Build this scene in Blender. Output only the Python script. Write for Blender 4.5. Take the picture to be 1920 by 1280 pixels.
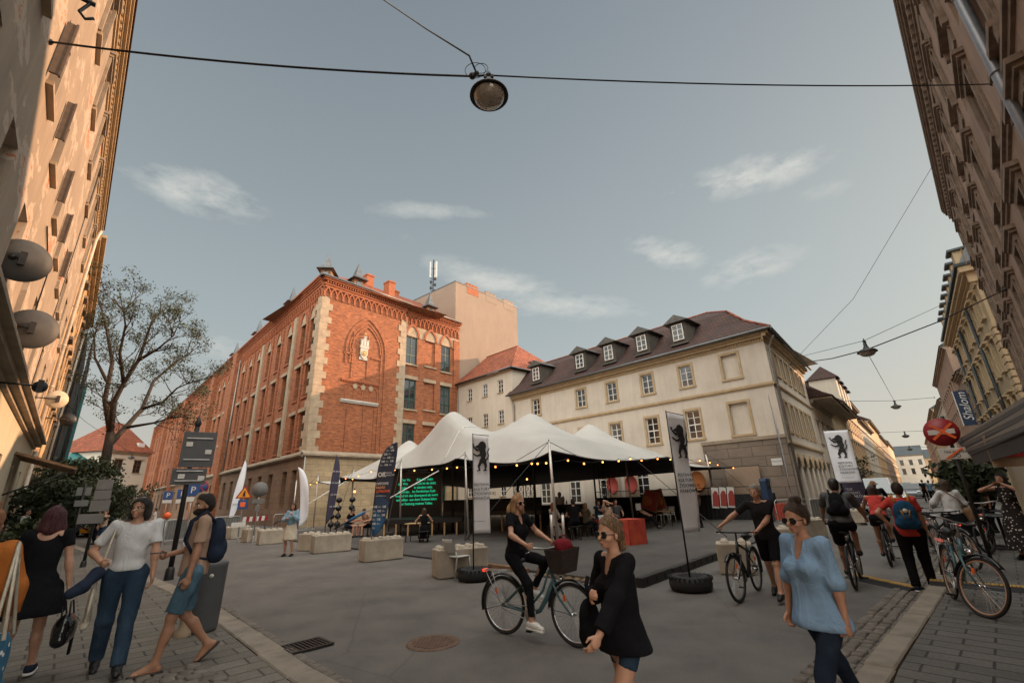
import bpy, bmesh, math, random
import numpy as np
from math import sin, cos, pi, radians as R, sqrt, atan2
from mathutils import Vector, Matrix
for o in list(bpy.data.objects): bpy.data.objects.remove(o, do_unlink=True)
scn = bpy.context.scene
COL = scn.collection
# ---------------------------------------------------------------- camera
TH = math.atan(288.3/845); PH = R(2.1); CH = 1.72
_f = Vector((0, cos(TH), sin(TH))); _r0 = Vector((1, 0, 0)); _u0 = Vector((0, -sin(TH), cos(TH)))
_r = _r0*cos(PH) - _u0*sin(PH); _u = _u0*cos(PH) + _r0*sin(PH)
cd = bpy.data.cameras.new('camera'); cam = bpy.data.objects.new('camera', cd); COL.objects.link(cam)
cam.matrix_world = Matrix(((_r.x, _u.x, -_f.x, 0), (_r.y, _u.y, -_f.y, 0), (_r.z, _u.z, -_f.z, CH), (0, 0, 0, 1)))
cd.sensor_width = 36; cd.lens = 845/1920*36; cd.clip_start = 0.05; cd.clip_end = 3000
scn.camera = cam
# ---------------------------------------------------------------- light and sky
SUN_AZ, SUN_EL = 25.0, 15.0        # direction to the sun: degrees from +X towards +Y, elevation
scn.view_settings.view_transform = 'Standard'; scn.view_settings.look = 'None'
scn.view_settings.exposure = 0.7; scn.view_settings.gamma = 1.0
w = bpy.data.worlds.new('World'); scn.world = w; w.use_nodes = True
nt = w.node_tree; nt.nodes.clear()
def wn(t, **k):
    n = nt.nodes.new(t)
    for a, v in k.items(): setattr(n, a, v)
    return n
def wl(a, b): nt.links.new(a, b)
out = wn('ShaderNodeOutputWorld'); bg = wn('ShaderNodeBackground'); wl(bg.outputs[0], out.inputs[0])
sky = wn('ShaderNodeTexSky', sky_type='NISHITA', sun_disc=False, sun_elevation=R(SUN_EL), sun_rotation=R(90-SUN_AZ))
sky.air_density = 1.0; sky.dust_density = 1.0; sky.ozone_density = 1.0
hs = wn('ShaderNodeHueSaturation'); hs.inputs['Saturation'].default_value = 0.47; hs.inputs['Value'].default_value = 1.0
gm = wn('ShaderNodeGamma'); gm.inputs[1].default_value = .56; wl(sky.outputs[0], gm.inputs[0]); wl(gm.outputs[0], hs.inputs['Color'])
hs.inputs['Saturation'].default_value = .8; hs.inputs['Value'].default_value = 1.18
SKY_STRENGTH = 0.115
bg.inputs[1].default_value = SKY_STRENGTH
# clouds: soft patches at real directions on the sky dome, torn by noise
tc = wn('ShaderNodeTexCoord')
def pix_dir(x, y):
    d = _f*845 + _r*(x-960) - _u*(y-640); return d.normalized()
def mth(op, a, b=None, clamp=False):
    n = wn('ShaderNodeMath', operation=op); n.use_clamp = clamp
    for i, v in enumerate((a, b)):
        if v is None: continue
        if isinstance(v, (int, float)): n.inputs[i].default_value = v
        else: wl(v, n.inputs[i])
    return n.outputs[0]
def vdot(v, c):
    n = wn('ShaderNodeVectorMath', operation='DOT_PRODUCT'); wl(v, n.inputs[0]); n.inputs[1].default_value = c; return n.outputs['Value']
nz = wn('ShaderNodeTexNoise'); nz.inputs['Scale'].default_value = 3.2; nz.inputs['Detail'].default_value = 7; nz.inputs['Roughness'].default_value = .62
mp = wn('ShaderNodeMapping'); mp.inputs['Scale'].default_value = (1, 1, 2.4); mp.inputs['Rotation'].default_value = (.25, .2, 0); wl(tc.outputs['Generated'], mp.inputs[0]); wl(mp.outputs[0], nz.inputs['Vector'])
nf = wn('ShaderNodeTexNoise'); nf.inputs['Scale'].default_value = 14; nf.inputs['Detail'].default_value = 8; nf.inputs['Roughness'].default_value = .65; wl(mp.outputs[0], nf.inputs['Vector'])
tot = None
for (x, y, rx, ry, tilt, amp) in ((375, 362, 130, 42, .15, .9), (1400, 330, 150, 34, -.12, 1.15), (1250, 362, 60, 12, 0, .6), (1400, 500, 100, 34, -.25, .95), (1250, 475, 85, 30, .3, 1.0),
                                  (930, 525, 130, 30, .25, .75), (1060, 575, 140, 28, .05, .8), (800, 395, 150, 20, 0, .45), (1540, 360, 90, 26, -.2, .4), (420, 650, 90, 30, 0, .7), (640, 420, 300, 60, .1, .22), (1100, 470, 260, 60, .2, .2)):
    c = pix_dir(x, y); ex = (pix_dir(x+60, y+60*tilt)-c); ey = (pix_dir(x-60*tilt, y+60)-c)
    kx = ex.length/60; ky = ey.length/60; ex.normalize(); ey.normalize()
    a = mth('DIVIDE', mth('SUBTRACT', vdot(tc.outputs['Generated'], ex), ex.dot(c)), rx*kx)
    b = mth('DIVIDE', mth('SUBTRACT', vdot(tc.outputs['Generated'], ey), ey.dot(c)), ry*ky)
    q = mth('ADD', mth('MULTIPLY', a, a), mth('MULTIPLY', b, b))
    g = mth('MULTIPLY', mth('POWER', 2.718, mth('MULTIPLY', q, -1.0)), amp)
    tot = g if tot is None else mth('MAXIMUM', tot, g)
shape = mth('ADD', mth('MULTIPLY', mth('SUBTRACT', nz.outputs[0], .5), 4.2), mth('MULTIPLY', mth('SUBTRACT', nf.outputs[0], .5), 2.6))
dens = mth('MULTIPLY', mth('SUBTRACT', mth('MULTIPLY', tot, mth('ADD', 1.0, shape)), .30), 1.35, clamp=True)
dens = mth('MULTIPLY', dens, .72)
# evening haze: compress the glow near the sun, c*A/(c+B)
va = wn('ShaderNodeVectorMath', operation='ADD'); va.inputs[1].default_value = (7.9, 7.7, 5.6); wl(hs.outputs[0], va.inputs[0])
vm = wn('ShaderNodeVectorMath', operation='MULTIPLY'); vm.inputs[1].default_value = (8.9, 8.5, 6.6); wl(hs.outputs[0], vm.inputs[0])
vd = wn('ShaderNodeVectorMath', operation='DIVIDE'); wl(vm.outputs[0], vd.inputs[0]); wl(va.outputs[0], vd.inputs[1])
sz = wn('ShaderNodeSeparateXYZ'); wl(tc.outputs['Generated'], sz.inputs[0])
hz = mth('MULTIPLY', mth('POWER', mth('SUBTRACT', 1.0, mth('ABSOLUTE', sz.outputs[2]), clamp=True), 1.25), .74)
hc_ = wn('ShaderNodeMixRGB'); hc_.inputs[1].default_value = (3.55, 3.12, 2.72, 1); hc_.inputs[2].default_value = (2.85, 3.16, 3.32, 1)
zr_ = wn('ShaderNodeMapRange'); zr_.interpolation_type = 'SMOOTHSTEP'; wl(sz.outputs[2], zr_.inputs[0]); zr_.inputs[1].default_value = .02; zr_.inputs[2].default_value = .36; wl(zr_.outputs[0], hc_.inputs[0])
hm = wn('ShaderNodeMixRGB'); wl(hc_.outputs[0], hm.inputs[2]); wl(hz, hm.inputs[0]); wl(vd.outputs[0], hm.inputs[1])
mixc = wn('ShaderNodeMixRGB'); mixc.inputs[2].default_value = (3.8, 3.7, 3.55, 1)
wl(dens, mixc.inputs[0]); wl(hm.outputs[0], mixc.inputs[1]); 
# added fill light: sky out of view, behind and overhead, made much brighter
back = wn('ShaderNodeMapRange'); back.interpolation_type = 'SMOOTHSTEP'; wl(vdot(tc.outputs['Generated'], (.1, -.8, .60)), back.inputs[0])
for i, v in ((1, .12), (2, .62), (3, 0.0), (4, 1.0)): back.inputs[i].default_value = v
sky_fill = wn('ShaderNodeMixRGB'); sky_fill.inputs[2].default_value = (16.6, 15.8, 15.0, 1); wl(back.outputs[0], sky_fill.inputs[0]); wl(mixc.outputs[0], sky_fill.inputs[1])
tint = wn('ShaderNodeMixRGB', blend_type='MULTIPLY'); tint.inputs[0].default_value = 1; tint.inputs[2].default_value = (.985, 1.02, .99, 1); wl(sky_fill.outputs[0], tint.inputs[1]); wl(tint.outputs[0], bg.inputs[0])
sd = bpy.data.lights.new('sun', 'SUN'); sd.energy = 4.7; sd.angle = R(0.6); sd.color = (1.0, .62, .37)
sun = bpy.data.objects.new('sun', sd); COL.objects.link(sun)
sdir = Vector((cos(R(SUN_AZ))*cos(R(SUN_EL)), sin(R(SUN_AZ))*cos(R(SUN_EL)), sin(R(SUN_EL))))
sun.rotation_euler = (-sdir).to_track_quat('-Z', 'Y').to_euler(); sun.location = (30, 10, 40)
random.seed(7)
# ---------------------------------------------------------------- helpers
def DV(az): return Vector((sin(R(az)), cos(R(az))))
DL, DR, DN = DV(-43.6), DV(40.0), DV(45.5)
def rz_of(d): return atan2(d[1], d[0])        # rotation that brings local +x to d
RL, RR, RN = rz_of(DL), rz_of(DR), rz_of(DN)
class MB:
    """collects shapes; build() links them as one mesh object"""
    def __init__(s): s.v = []; s.f = []; s.m = []; s.sm = []
    def add(s, vs, fs, mi=0, smooth=False):
        b = len(s.v); s.v += [tuple(v) for v in vs]
        s.f += [tuple(b+i for i in f) for f in fs]; s.m += [mi]*len(fs); s.sm += [smooth]*len(fs)
        return s
    def box(s, x0, x1, y0, y1, z0, z1, mi=0):
        v = [(x, y, z) for z in (z0, z1) for y in (y0, y1) for x in (x0, x1)]
        return s.add(v, [(0, 2, 3, 1), (4, 5, 7, 6), (0, 1, 5, 4), (2, 6, 7, 3), (0, 4, 6, 2), (1, 3, 7, 5)], mi)
    def cbox(s, c, d, mi=0, rot=0.0):
        hx, hy, hz = d[0]/2, d[1]/2, d[2]/2; ca, sa = cos(rot), sin(rot)
        v = [(c[0]+x*ca-y*sa, c[1]+x*sa+y*ca, c[2]+z) for z in (-hz, hz) for y in (-hy, hy) for x in (-hx, hx)]
        return s.add(v, [(0, 2, 3, 1), (4, 5, 7, 6), (0, 1, 5, 4), (2, 6, 7, 3), (0, 4, 6, 2), (1, 3, 7, 5)], mi)
    def quad(s, a, b, c, d, mi=0): return s.add([a, b, c, d], [(0, 1, 2, 3)], mi)
    def tube(s, pts, r, n=8, mi=0, caps=True, smooth=True):
        pts = [Vector(p) for p in pts]; k = len(pts)
        rs = r if isinstance(r, (list, tuple)) else [r]*k
        vs = []; prev = None
        for i in range(k):
            t = (pts[min(i+1, k-1)]-pts[max(i-1, 0)])
            if t.length < 1e-9: t = Vector((0, 0, 1))
            t.normalize()
            if prev is None:
                a = Vector((0, 0, 1)) if abs(t.z) < .9 else Vector((1, 0, 0))
                a = (a - t*a.dot(t)).normalized()
            else:
                a = prev - t*prev.dot(t)
                a = a.normalized() if a.length > 1e-6 else Vector((1, 0, 0))
            prev = a; b = t.cross(a)
            for j in range(n):
                q = 2*pi*j/n; vs.append(pts[i] + (a*cos(q)+b*sin(q))*rs[i])
        fs = [(i*n+j, i*n+(j+1) % n, (i+1)*n+(j+1) % n, (i+1)*n+j) for i in range(k-1) for j in range(n)]
        s.add(vs, fs, mi, smooth)
        if caps:
            b0 = len(s.v)-k*n
            s.f.append(tuple(b0+j for j in range(n))[::-1]); s.f.append(tuple(b0+(k-1)*n+j for j in range(n))); s.m += [mi, mi]; s.sm += [False, False]
        return s
    def lathe(s, prof, c=(0, 0, 0), n=20, mi=0, smooth=True, axis='z', a0=0, a1=2*pi):
        full = abs(a1-a0-2*pi) < 1e-6; m = n if full else n+1
        vs = []
        for (r, z) in prof:
            for j in range(m):
                q = a0+(a1-a0)*j/n; x, y = r*cos(q), r*sin(q)
                if axis == 'z': p = (c[0]+x, c[1]+y, c[2]+z)
                elif axis == 'x': p = (c[0]+z, c[1]+x, c[2]+y)
                else: p = (c[0]+x, c[1]+z, c[2]+y)
                vs.append(p)
        fs = []
        for i in range(len(prof)-1):
            for j in range(n):
                j2 = (j+1) % m
                fs.append((i*m+j, i*m+j2, (i+1)*m+j2, (i+1)*m+j))
        return s.add(vs, fs, mi, smooth)
    def prism(s, poly, h0, h1, plane='xz', mi=0, sides=None):
        """poly in the plane, extruded along the remaining axis from h0 to h1"""
        n = len(poly)
        def P(a, b, h): return {'xz': (a, h, b), 'xy': (a, b, h), 'yz': (h, a, b)}[plane]
        v = [P(a, b, h0) for a, b in poly]+[P(a, b, h1) for a, b in poly]
        return s.add(v, [tuple(range(n)), tuple(range(2*n-1, n-1, -1))]+[(i, n+i, n+(i+1) % n, (i+1) % n) for i in range(n)], mi)
    def ball(s, c, r, n=12, mi=0, sq=(1, 1, 1)):
        prof = [(max(sin(pi*i/n), 1e-4)*r, -cos(pi*i/n)*r) for i in range(n+1)]
        b = len(s.v); s.lathe(prof, (0, 0, 0), 2*n, mi)
        for i in range(b, len(s.v)):
            x, y, z = s.v[i]; s.v[i] = (c[0]+x*sq[0], c[1]+y*sq[1], c[2]+z*sq[2])
        return s
    def torus(s, c, R0, r, n=40, k=8, axis='x', mi=0, a0=0, a1=2*pi):
        full = abs(a1-a0-2*pi) < 1e-6; pts = []
        m = n if full else n+1; vs = []
        for i in range(m):
            q = a0+(a1-a0)*i/n
            for j in range(k):
                t = 2*pi*j/k; rr = R0+r*cos(t); h = r*sin(t)
                if axis == 'x': vs.append((c[0]+h, c[1]+rr*cos(q), c[2]+rr*sin(q)))
                elif axis == 'z': vs.append((c[0]+rr*cos(q), c[1]+rr*sin(q), c[2]+h))
                else: vs.append((c[0]+rr*cos(q), c[1]+h, c[2]+rr*sin(q)))
        fs = [(i*k+j, ((i+1) % m)*k+j, ((i+1) % m)*k+(j+1) % k, i*k+(j+1) % k) for i in range(n) for j in range(k)]
        return s.add(vs, fs, mi, True)
    def mesh(s, name, mats):
        me = bpy.data.meshes.new(name); me.from_pydata(s.v, [], s.f)
        for m in (mats if isinstance(mats, (list, tuple)) else [mats]): me.materials.append(m)
        me.polygons.foreach_set('material_index', s.m); me.polygons.foreach_set('use_smooth', s.sm)
        me.update(); return me
    def fixn(s, me):
        bm = bmesh.new(); bm.from_mesh(me); bmesh.ops.recalc_face_normals(bm, faces=bm.faces[:]); bm.to_mesh(me); bm.free()
    def build(s, name, mats, parent=None, loc=(0, 0, 0), rot=(0, 0, 0), bevel=0, fix=True, **props):
        me = s.mesh(name, mats)
        if fix: s.fixn(me)
        return link(name, me, parent, loc, rot, bevel, **props)
def link(name, me, parent=None, loc=(0, 0, 0), rot=(0, 0, 0), bevel=0, **props):
    o = bpy.data.objects.new(name, me); COL.objects.link(o); o.location = loc; o.rotation_euler = rot
    if parent: o.parent = parent
    if bevel:
        m = o.modifiers.new('bevel', 'BEVEL'); m.width = bevel; m.segments = 2; m.limit_method = 'ANGLE'; m.angle_limit = R(40)
    for k, v in props.items():
        if v is not None: o[k] = v
    return o
def thing(name, label, cat, loc=(0, 0, 0), rz=0.0, group=None, rot=None):
    o = bpy.data.objects.new(name, None); COL.objects.link(o); o.empty_display_size = .3
    o.location = (loc[0], loc[1], loc[2] if len(loc) > 2 else 0); o.rotation_euler = rot or (0, 0, rz)
    o['label'] = label; o['category'] = cat
    if group: o['group'] = group
    return o
def struct(name, mb, mats, **k): return mb.build(name, mats, None, kind='structure', **k)
def copy_tree(o, parent=None):
    c = o.copy(); COL.objects.link(c)
    if parent: c.parent = parent
    for ch in list(o.children): copy_tree(ch, c)
    return c
def dup(root, loc, rz, label, group=None):
    c = copy_tree(root); c.location = loc if len(loc) > 2 else (loc[0], loc[1], 0); c.rotation_euler = (0, 0, rz); c['label'] = label
    if group: c['group'] = group
    return c
def text_mesh(s, size, depth=.004, align='CENTER', shear=0, spacing=1.0, bold=0, line=1.0):
    cu = bpy.data.curves.new('t', 'FONT'); cu.body = s; cu.size = size; cu.extrude = depth; cu.align_x = align; cu.align_y = 'CENTER'
    cu.shear = shear; cu.space_character = spacing; cu.offset = bold; cu.space_line = line; cu.resolution_u = 3
    o = bpy.data.objects.new('t', cu); COL.objects.link(o); bpy.context.view_layer.update()
    me = bpy.data.meshes.new_from_object(o.evaluated_get(bpy.context.evaluated_depsgraph_get()))
    bpy.data.objects.remove(o, do_unlink=True); return me
def text(s, size, mat, parent, loc, rot, name='lettering', **k):
    me = text_mesh(s, size, **k); me.materials.clear(); me.materials.append(mat)
    return link(name, me, parent, loc, rot)
# pixel -> world helpers (used once to survey where things really stand)
def ray(x, y): return (_f*845 + _r*(x-960) - _u*(y-640)).normalized()
def gnd(x, y, z=0.0):
    d = ray(x, y); t = (z-CH)/d.z; return Vector((d.x*t, d.y*t, z))
def at_dist(x, y, dist):
    d = ray(x, y); t = dist/sqrt(d.x**2+d.y**2); return Vector((d.x*t, d.y*t, CH+d.z*t))
def sag(a, b, drop, n=12):
    a, b = Vector(a), Vector(b)
    return [a.lerp(b, i/n)-Vector((0, 0, drop*4*(i/n)*(1-i/n))) for i in range(n+1)]
# ---------------------------------------------------------------- materials
def newmat(name):
    m = bpy.data.materials.new(name); m.use_nodes = True; t = m.node_tree
    b = t.nodes['Principled BSDF']; return m, t, b
def N(t, ty, **k):
    n = t.nodes.new(ty)
    for a, v in k.items(): setattr(n, a, v)
    return n
def ramp(t, src, stops):
    r = N(t, 'ShaderNodeValToRGB'); e = r.color_ramp.elements
    e[0].position, e[0].color = stops[0][0], (*stops[0][1], 1) if len(stops[0][1]) == 3 else stops[0][1]
    e[1].position, e[1].color = stops[-1][0], (*stops[-1][1], 1)
    for p, c in stops[1:-1]:
        x = e.new(p); x.color = (*c, 1)
    t.links.new(src, r.inputs[0]); return r
def mix(t, fac, a, b, mode='MIX'):
    n = N(t, 'ShaderNodeMixRGB', blend_type=mode)
    for i, v in ((0, fac), (1, a), (2, b)):
        if isinstance(v, (int, float)): n.inputs[i].default_value = v
        elif isinstance(v, tuple): n.inputs[i].default_value = (*v[:3], 1)
        else: t.links.new(v, n.inputs[i])
    return n.outputs[0]
def noise(t, vec, scale, detail=5, rough=.6, dist=0):
    n = N(t, 'ShaderNodeTexNoise'); n.inputs['Scale'].default_value = scale; n.inputs['Detail'].default_value = detail
    n.inputs['Roughness'].default_value = rough; n.inputs['Distortion'].default_value = dist
    if vec is not None: t.links.new(vec, n.inputs['Vector'])
    return n
def bump(t, b, h, strength, dist=.02):
    n = N(t, 'ShaderNodeBump'); n.inputs['Strength'].default_value = strength; n.inputs['Distance'].default_value = dist
    t.links.new(h, n.inputs['Height']); t.links.new(n.outputs[0], b.inputs['Normal']); return n
def mat(name, c, rough=.6, var=.15, scale=6, metal=0, bmp=0, bscale=40, spec=None, c2=None, emis=None, es=0, trans=0, alpha=1):
    m, t, b = newmat(name); tcn = N(t, 'ShaderNodeTexCoord')
    c2 = c2 or tuple(max(0, x*(1-var)) for x in c); c1 = tuple(min(1, x*(1+var*.6)) for x in c) if c2 is not None else c
    nn = noise(t, tcn.outputs['Object'], scale)
    rp = ramp(t, nn.outputs[0], [(.3, c2), (.7, c1)]); t.links.new(rp.outputs[0], b.inputs['Base Color'])
    b.inputs['Roughness'].default_value = rough; b.inputs['Metallic'].default_value = metal
    if spec is not None: b.inputs['Specular IOR Level'].default_value = spec
    if bmp: bump(t, b, noise(t, tcn.outputs['Object'], bscale, 4).outputs[0], bmp)
    if emis: b.inputs['Emission Color'].default_value = (*emis, 1); b.inputs['Emission Strength'].default_value = es
    if trans: b.inputs['Transmission Weight'].default_value = trans
    return m
def wallvec(t, rot=0):
    """object coordinates folded so that x runs along any wall face and y runs up"""
    tcn = N(t, 'ShaderNodeTexCoord'); s = N(t, 'ShaderNodeSeparateXYZ'); t.links.new(tcn.outputs['Object'], s.inputs[0])
    a = N(t, 'ShaderNodeMath', operation='ADD'); t.links.new(s.outputs[0], a.inputs[0]); t.links.new(s.outputs[1], a.inputs[1])
    c = N(t, 'ShaderNodeCombineXYZ'); t.links.new(a.outputs[0], c.inputs[0]); t.links.new(s.outputs[2], c.inputs[1]); return c.outputs[0], tcn, s
def brickmat(name, c1, c2, mortar, bw=.26, bh=.075, ms=.012, rough=.85, offset=.5, bstr=.35, patch=None, stain=.25, nvar=.6):
    m, t, b = newmat(name); v, tcn, s = wallvec(t)
    br = N(t, 'ShaderNodeTexBrick'); br.offset = offset; t.links.new(v, br.inputs['Vector'])
    br.inputs['Scale'].default_value = 1; br.inputs['Brick Width'].default_value = bw; br.inputs['Row Height'].default_value = bh
    br.inputs['Mortar Size'].default_value = ms; br.inputs['Color1'].default_value = (*c1, 1); br.inputs['Color2'].default_value = (*c2, 1); br.inputs['Mortar'].default_value = (*mortar, 1)
    mp = N(t, 'ShaderNodeMapping'); mp.inputs['Scale'].default_value = (1.2, 4.5, 1); t.links.new(v, mp.inputs[0])
    n1 = noise(t, mp.outputs[0], 1.6, 6, .65)
    r1 = ramp(t, n1.outputs[0], [(.28, (.45, .42, .42)), (.5, (.95, .95, .95)), (.72, (1.5, 1.5, 1.35))])
    col = mix(t, nvar, br.outputs[0], mix(t, 1, br.outputs[0], r1.outputs[0], 'MULTIPLY'))
    n2 = noise(t, tcn.outputs['Object'], .35, 6, .6); r2 = ramp(t, n2.outputs[0], [(.35, (1-stain,)*3), (.65, (1, 1, 1))])
    col = mix(t, 1, col, r2.outputs[0], 'MULTIPLY')
    t.links.new(col, b.inputs['Base Color']); b.inputs['Roughness'].default_value = rough
    inv = N(t, 'ShaderNodeMath', operation='SUBTRACT'); inv.inputs[0].default_value = 1; t.links.new(br.outputs['Fac'], inv.inputs[1])
    bump(t, b, inv.outputs[0], bstr, .012); return m
def plaster(name, c, dirt=.3, patch=None, pscale=.5, pth=.6, rough=.9, streak=True, bmp=.25):
    m, t, b = newmat(name); v, tcn, s = wallvec(t)
    n1 = noise(t, tcn.outputs['Object'], .6, 8, .65); r1 = ramp(t, n1.outputs[0], [(.32, tuple(x*(1-dirt) for x in c)), (.62, c)])
    col = r1.outputs[0]
    mp = N(t, 'ShaderNodeMapping'); mp.inputs['Scale'].default_value = (2.2, .22, 1); t.links.new(v, mp.inputs[0])
    n2 = noise(t, mp.outputs[0], 1.6, 6, .6); r2 = ramp(t, n2.outputs[0], [(.36, (1-dirt*.7,)*3), (.6, (1, 1, 1))])
    if streak: col = mix(t, .8, col, mix(t, 1, col, r2.outputs[0], 'MULTIPLY'))
    h = noise(t, tcn.outputs['Object'], 30, 5, .7).outputs[0]
    if patch:
        mp2 = N(t, 'ShaderNodeMapping'); mp2.inputs['Scale'].default_value = (.8, 1.4, 1); t.links.new(v, mp2.inputs[0])
        n3 = noise(t, mp2.outputs[0], pscale, 9, .68, .3)
        r3 = ramp(t, n3.outputs[0], [(pth, (0, 0, 0)), (pth+.012, (1, 1, 1))])
        br = N(t, 'ShaderNodeTexBrick'); t.links.new(v, br.inputs['Vector']); br.inputs['Scale'].default_value = 1
        br.inputs['Brick Width'].default_value = .28; br.inputs['Row Height'].default_value = .09; br.inputs['Mortar Size'].default_value = .014
        br.inputs['Color1'].default_value = (*patch, 1); br.inputs['Color2'].default_value = (*(x*.65 for x in patch), 1); br.inputs['Mortar'].default_value = (.42, .33, .25, 1)
        col = mix(t, r3.outputs[0], col, br.outputs[0])
        r4 = ramp(t, n3.outputs[0], [(pth-.07, (0, 0, 0)), (pth-.05, (1, 1, 1)), (pth, (1, 1, 1)), (pth+.01, (0, 0, 0))])
        col = mix(t, mix(t, .6, (0, 0, 0), r4.outputs[0]), col, tuple(min(1, x*1.25+.08) for x in c))
        sub = N(t, 'ShaderNodeMath', operation='SUBTRACT'); t.links.new(h, sub.inputs[0]); t.links.new(r3.outputs[0], sub.inputs[1]); h = sub.outputs[0]
    t.links.new(col, b.inputs['Base Color']); b.inputs['Roughness'].default_value = rough
    bump(t, b, h, bmp, .02); return m
def tilemat(name, c1, c2, w=.2, h=.3, rough=.8, axis='x'):
    m, t, b = newmat(name); v, tcn, s = wallvec(t)
    br = N(t, 'ShaderNodeTexBrick'); t.links.new(v, br.inputs['Vector']); br.inputs['Scale'].default_value = 1
    br.inputs['Brick Width'].default_value = w; br.inputs['Row Height'].default_value = h; br.inputs['Mortar Size'].default_value = .02
    br.inputs['Color1'].default_value = (*c1, 1); br.inputs['Color2'].default_value = (*c2, 1); br.inputs['Mortar'].default_value = (*(x*.35 for x in c2), 1)
    n1 = noise(t, tcn.outputs['Object'], .8, 6, .7); r1 = ramp(t, n1.outputs[0], [(.3, (.65, .65, .65)), (.7, (1.2, 1.15, 1.1))])
    t.links.new(mix(t, 1, br.outputs[0], r1.outputs[0], 'MULTIPLY'), b.inputs['Base Color']); b.inputs['Roughness'].default_value = rough
    inv = N(t, 'ShaderNodeMath', operation='SUBTRACT'); inv.inputs[0].default_value = 1; t.links.new(br.outputs['Fac'], inv.inputs[1])
    bump(t, b, inv.outputs[0], .6, .03); return m
def glassmat(name, c=(.02, .025, .03), rough=.06, var=True, spec=.8):
    m, t, b = newmat(name); oi = N(t, 'ShaderNodeObjectInfo'); tcn = N(t, 'ShaderNodeTexCoord')
    r = ramp(t, oi.outputs['Random'], [(0, tuple(x*.5 for x in c)), (.6, c), (1, tuple(min(1, x*3.5+.03) for x in c))])
    t.links.new(r.outputs[0], b.inputs['Base Color']); b.inputs['Roughness'].default_value = rough; b.inputs['Specular IOR Level'].default_value = spec
    b.inputs['IOR'].default_value = 1.7
    bump(t, b, noise(t, tcn.outputs['Object'], 1.3, 2).outputs[0], .12, .05); return m
def metal(name, c, rough=.4, m=.8): return mat(name, c, rough, .2, 8, metal=m)

M = {}
M['brick'] = brickmat('brick', (.45, .135, .046), (.25, .062, .024), (.23, .115, .06), stain=.18, nvar=.8)
M['brick_dark'] = brickmat('brick_darker', (.34, .10, .045), (.24, .065, .03), (.22, .12, .08), stain=.3)
M['brick_trim'] = mat('brick_trim', (.33, .10, .04), .85, .25, 5, bmp=.2)
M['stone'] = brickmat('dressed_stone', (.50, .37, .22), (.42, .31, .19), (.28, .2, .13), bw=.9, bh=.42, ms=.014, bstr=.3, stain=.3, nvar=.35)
M['stone_plain'] = mat('pale_stone', (.37, .275, .185), .85, .25, 2, bmp=.2)
M['stone_dark'] = mat('weathered_stone', (.30, .235, .17), .9, .3, 2, bmp=.25)
M['stone_grey'] = brickmat('grey_stone_blocks', (.235, .18, .14), (.20, .155, .12), (.10, .08, .06), bw=1.25, bh=.52, ms=.018, bstr=.4, stain=.3, nvar=.3)
M['stone_white'] = mat('white_stone', (.50, .46, .40), .8, .2, 3)
M['cream'] = plaster('cream_plaster', (.56, .49, .41), .16, rough=.95)
M['cream2'] = plaster('pale_plaster', (.56, .49, .40), .12)
M['trim_ochre'] = mat('ochre_stone_trim', (.40, .29, .17), .85, .18, 3, bmp=.12)
M['blockwall'] = plaster('salmon_beige_render', (.29, .21, .155), .10, rough=.95)
M['leftwall'] = plaster('peeling_ochre_plaster', (.335, .26, .19), .22, patch=(.50, .17, .07), pscale=.55, pth=.60)
M['leftwall_base'] = plaster('pale_green_plaster', (.50, .43, .31), .12)
M['leftwall2'] = plaster('ochre_plaster', (.56, .37, .2), .3, patch=(.4, .15, .07), pscale=.5, pth=.66)
M['netting'] = mat('dark_building_netting', (.05, .045, .04), .95, .4, 3)
M['teal'] = mat('teal_sheet', (.02, .12, .12), .7, .3, 3)
M['rightwall'] = plaster('dusty_pink_plaster', (.36, .24, .175), .3)
M['righttrim'] = mat('brown_stone_trim', (.23, .165, .12), .9, .4, 3, bmp=.3)
M['shalomwall'] = plaster('warm_sand_plaster', (.46, .35, .21), .15)
M['rustic'] = mat('sand_rustication', (.48, .36, .22), .9, .15, 3)
M['tile_red'] = tilemat('red_clay_tiles', (.32, .085, .035), (.20, .05, .022), .22, .30)
M['tile_dark'] = tilemat('dark_red_clay_tiles', (.065, .026, .019), (.042, .019, .015), .22, .30)
M['zinc'] = mat('grey_zinc_sheet', (.13, .135, .14), .45, .25, 4, metal=.6)
M['roof_dark'] = mat('dark_roof_sheet', (.03, .04, .045), .5, .3, 3)
M['pipe'] = mat('downpipe_zinc', (.30, .27, .24), .5, .2, 5, metal=.5)
M['pipe_w'] = mat('pale_downpipe', (.55, .45, .36), .5, .2, 5)
M['pipe_g'] = mat('grey_painted_pipe', (.22, .22, .235), .4, .15, 5, metal=.3)
M['green_frame'] = mat('dark_green_paint', (.02, .06, .045), .5, .2, 8)
M['white_frame'] = mat('white_window_paint', (.68, .64, .58), .5, .1, 8)
M['brown_frame'] = mat('brown_window_paint', (.10, .065, .04), .6, .3, 8)
M['glass'] = glassmat('window_glass')
M['glass_dark'] = glassmat('dark_window_glass', (.012, .013, .014), .1, spec=.5)
M['interior'] = mat('dark_interior', (.015, .012, .01), .9)
M['black'] = mat('black_paint', (.008, .008, .009), .5, .3, 10)
M['black_matt'] = mat('matt_black_cloth', (.012, .012, .013), .95, .3, 6, bmp=.2, bscale=60)
M['iron'] = mat('dark_iron', (.03, .028, .026), .55, .3, 12, metal=.4)
M['steel'] = metal('galvanised_steel', (.42, .41, .40), .42, .7)
M['alu'] = metal('brushed_aluminium_pole', (.50, .46, .42), .38, .6)
M['chrome'] = metal('chrome', (.7, .7, .7), .18, 1)
M['rubber'] = mat('tyre_rubber', (.015, .015, .016), .8, .3, 20, bmp=.2, bscale=80)
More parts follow.
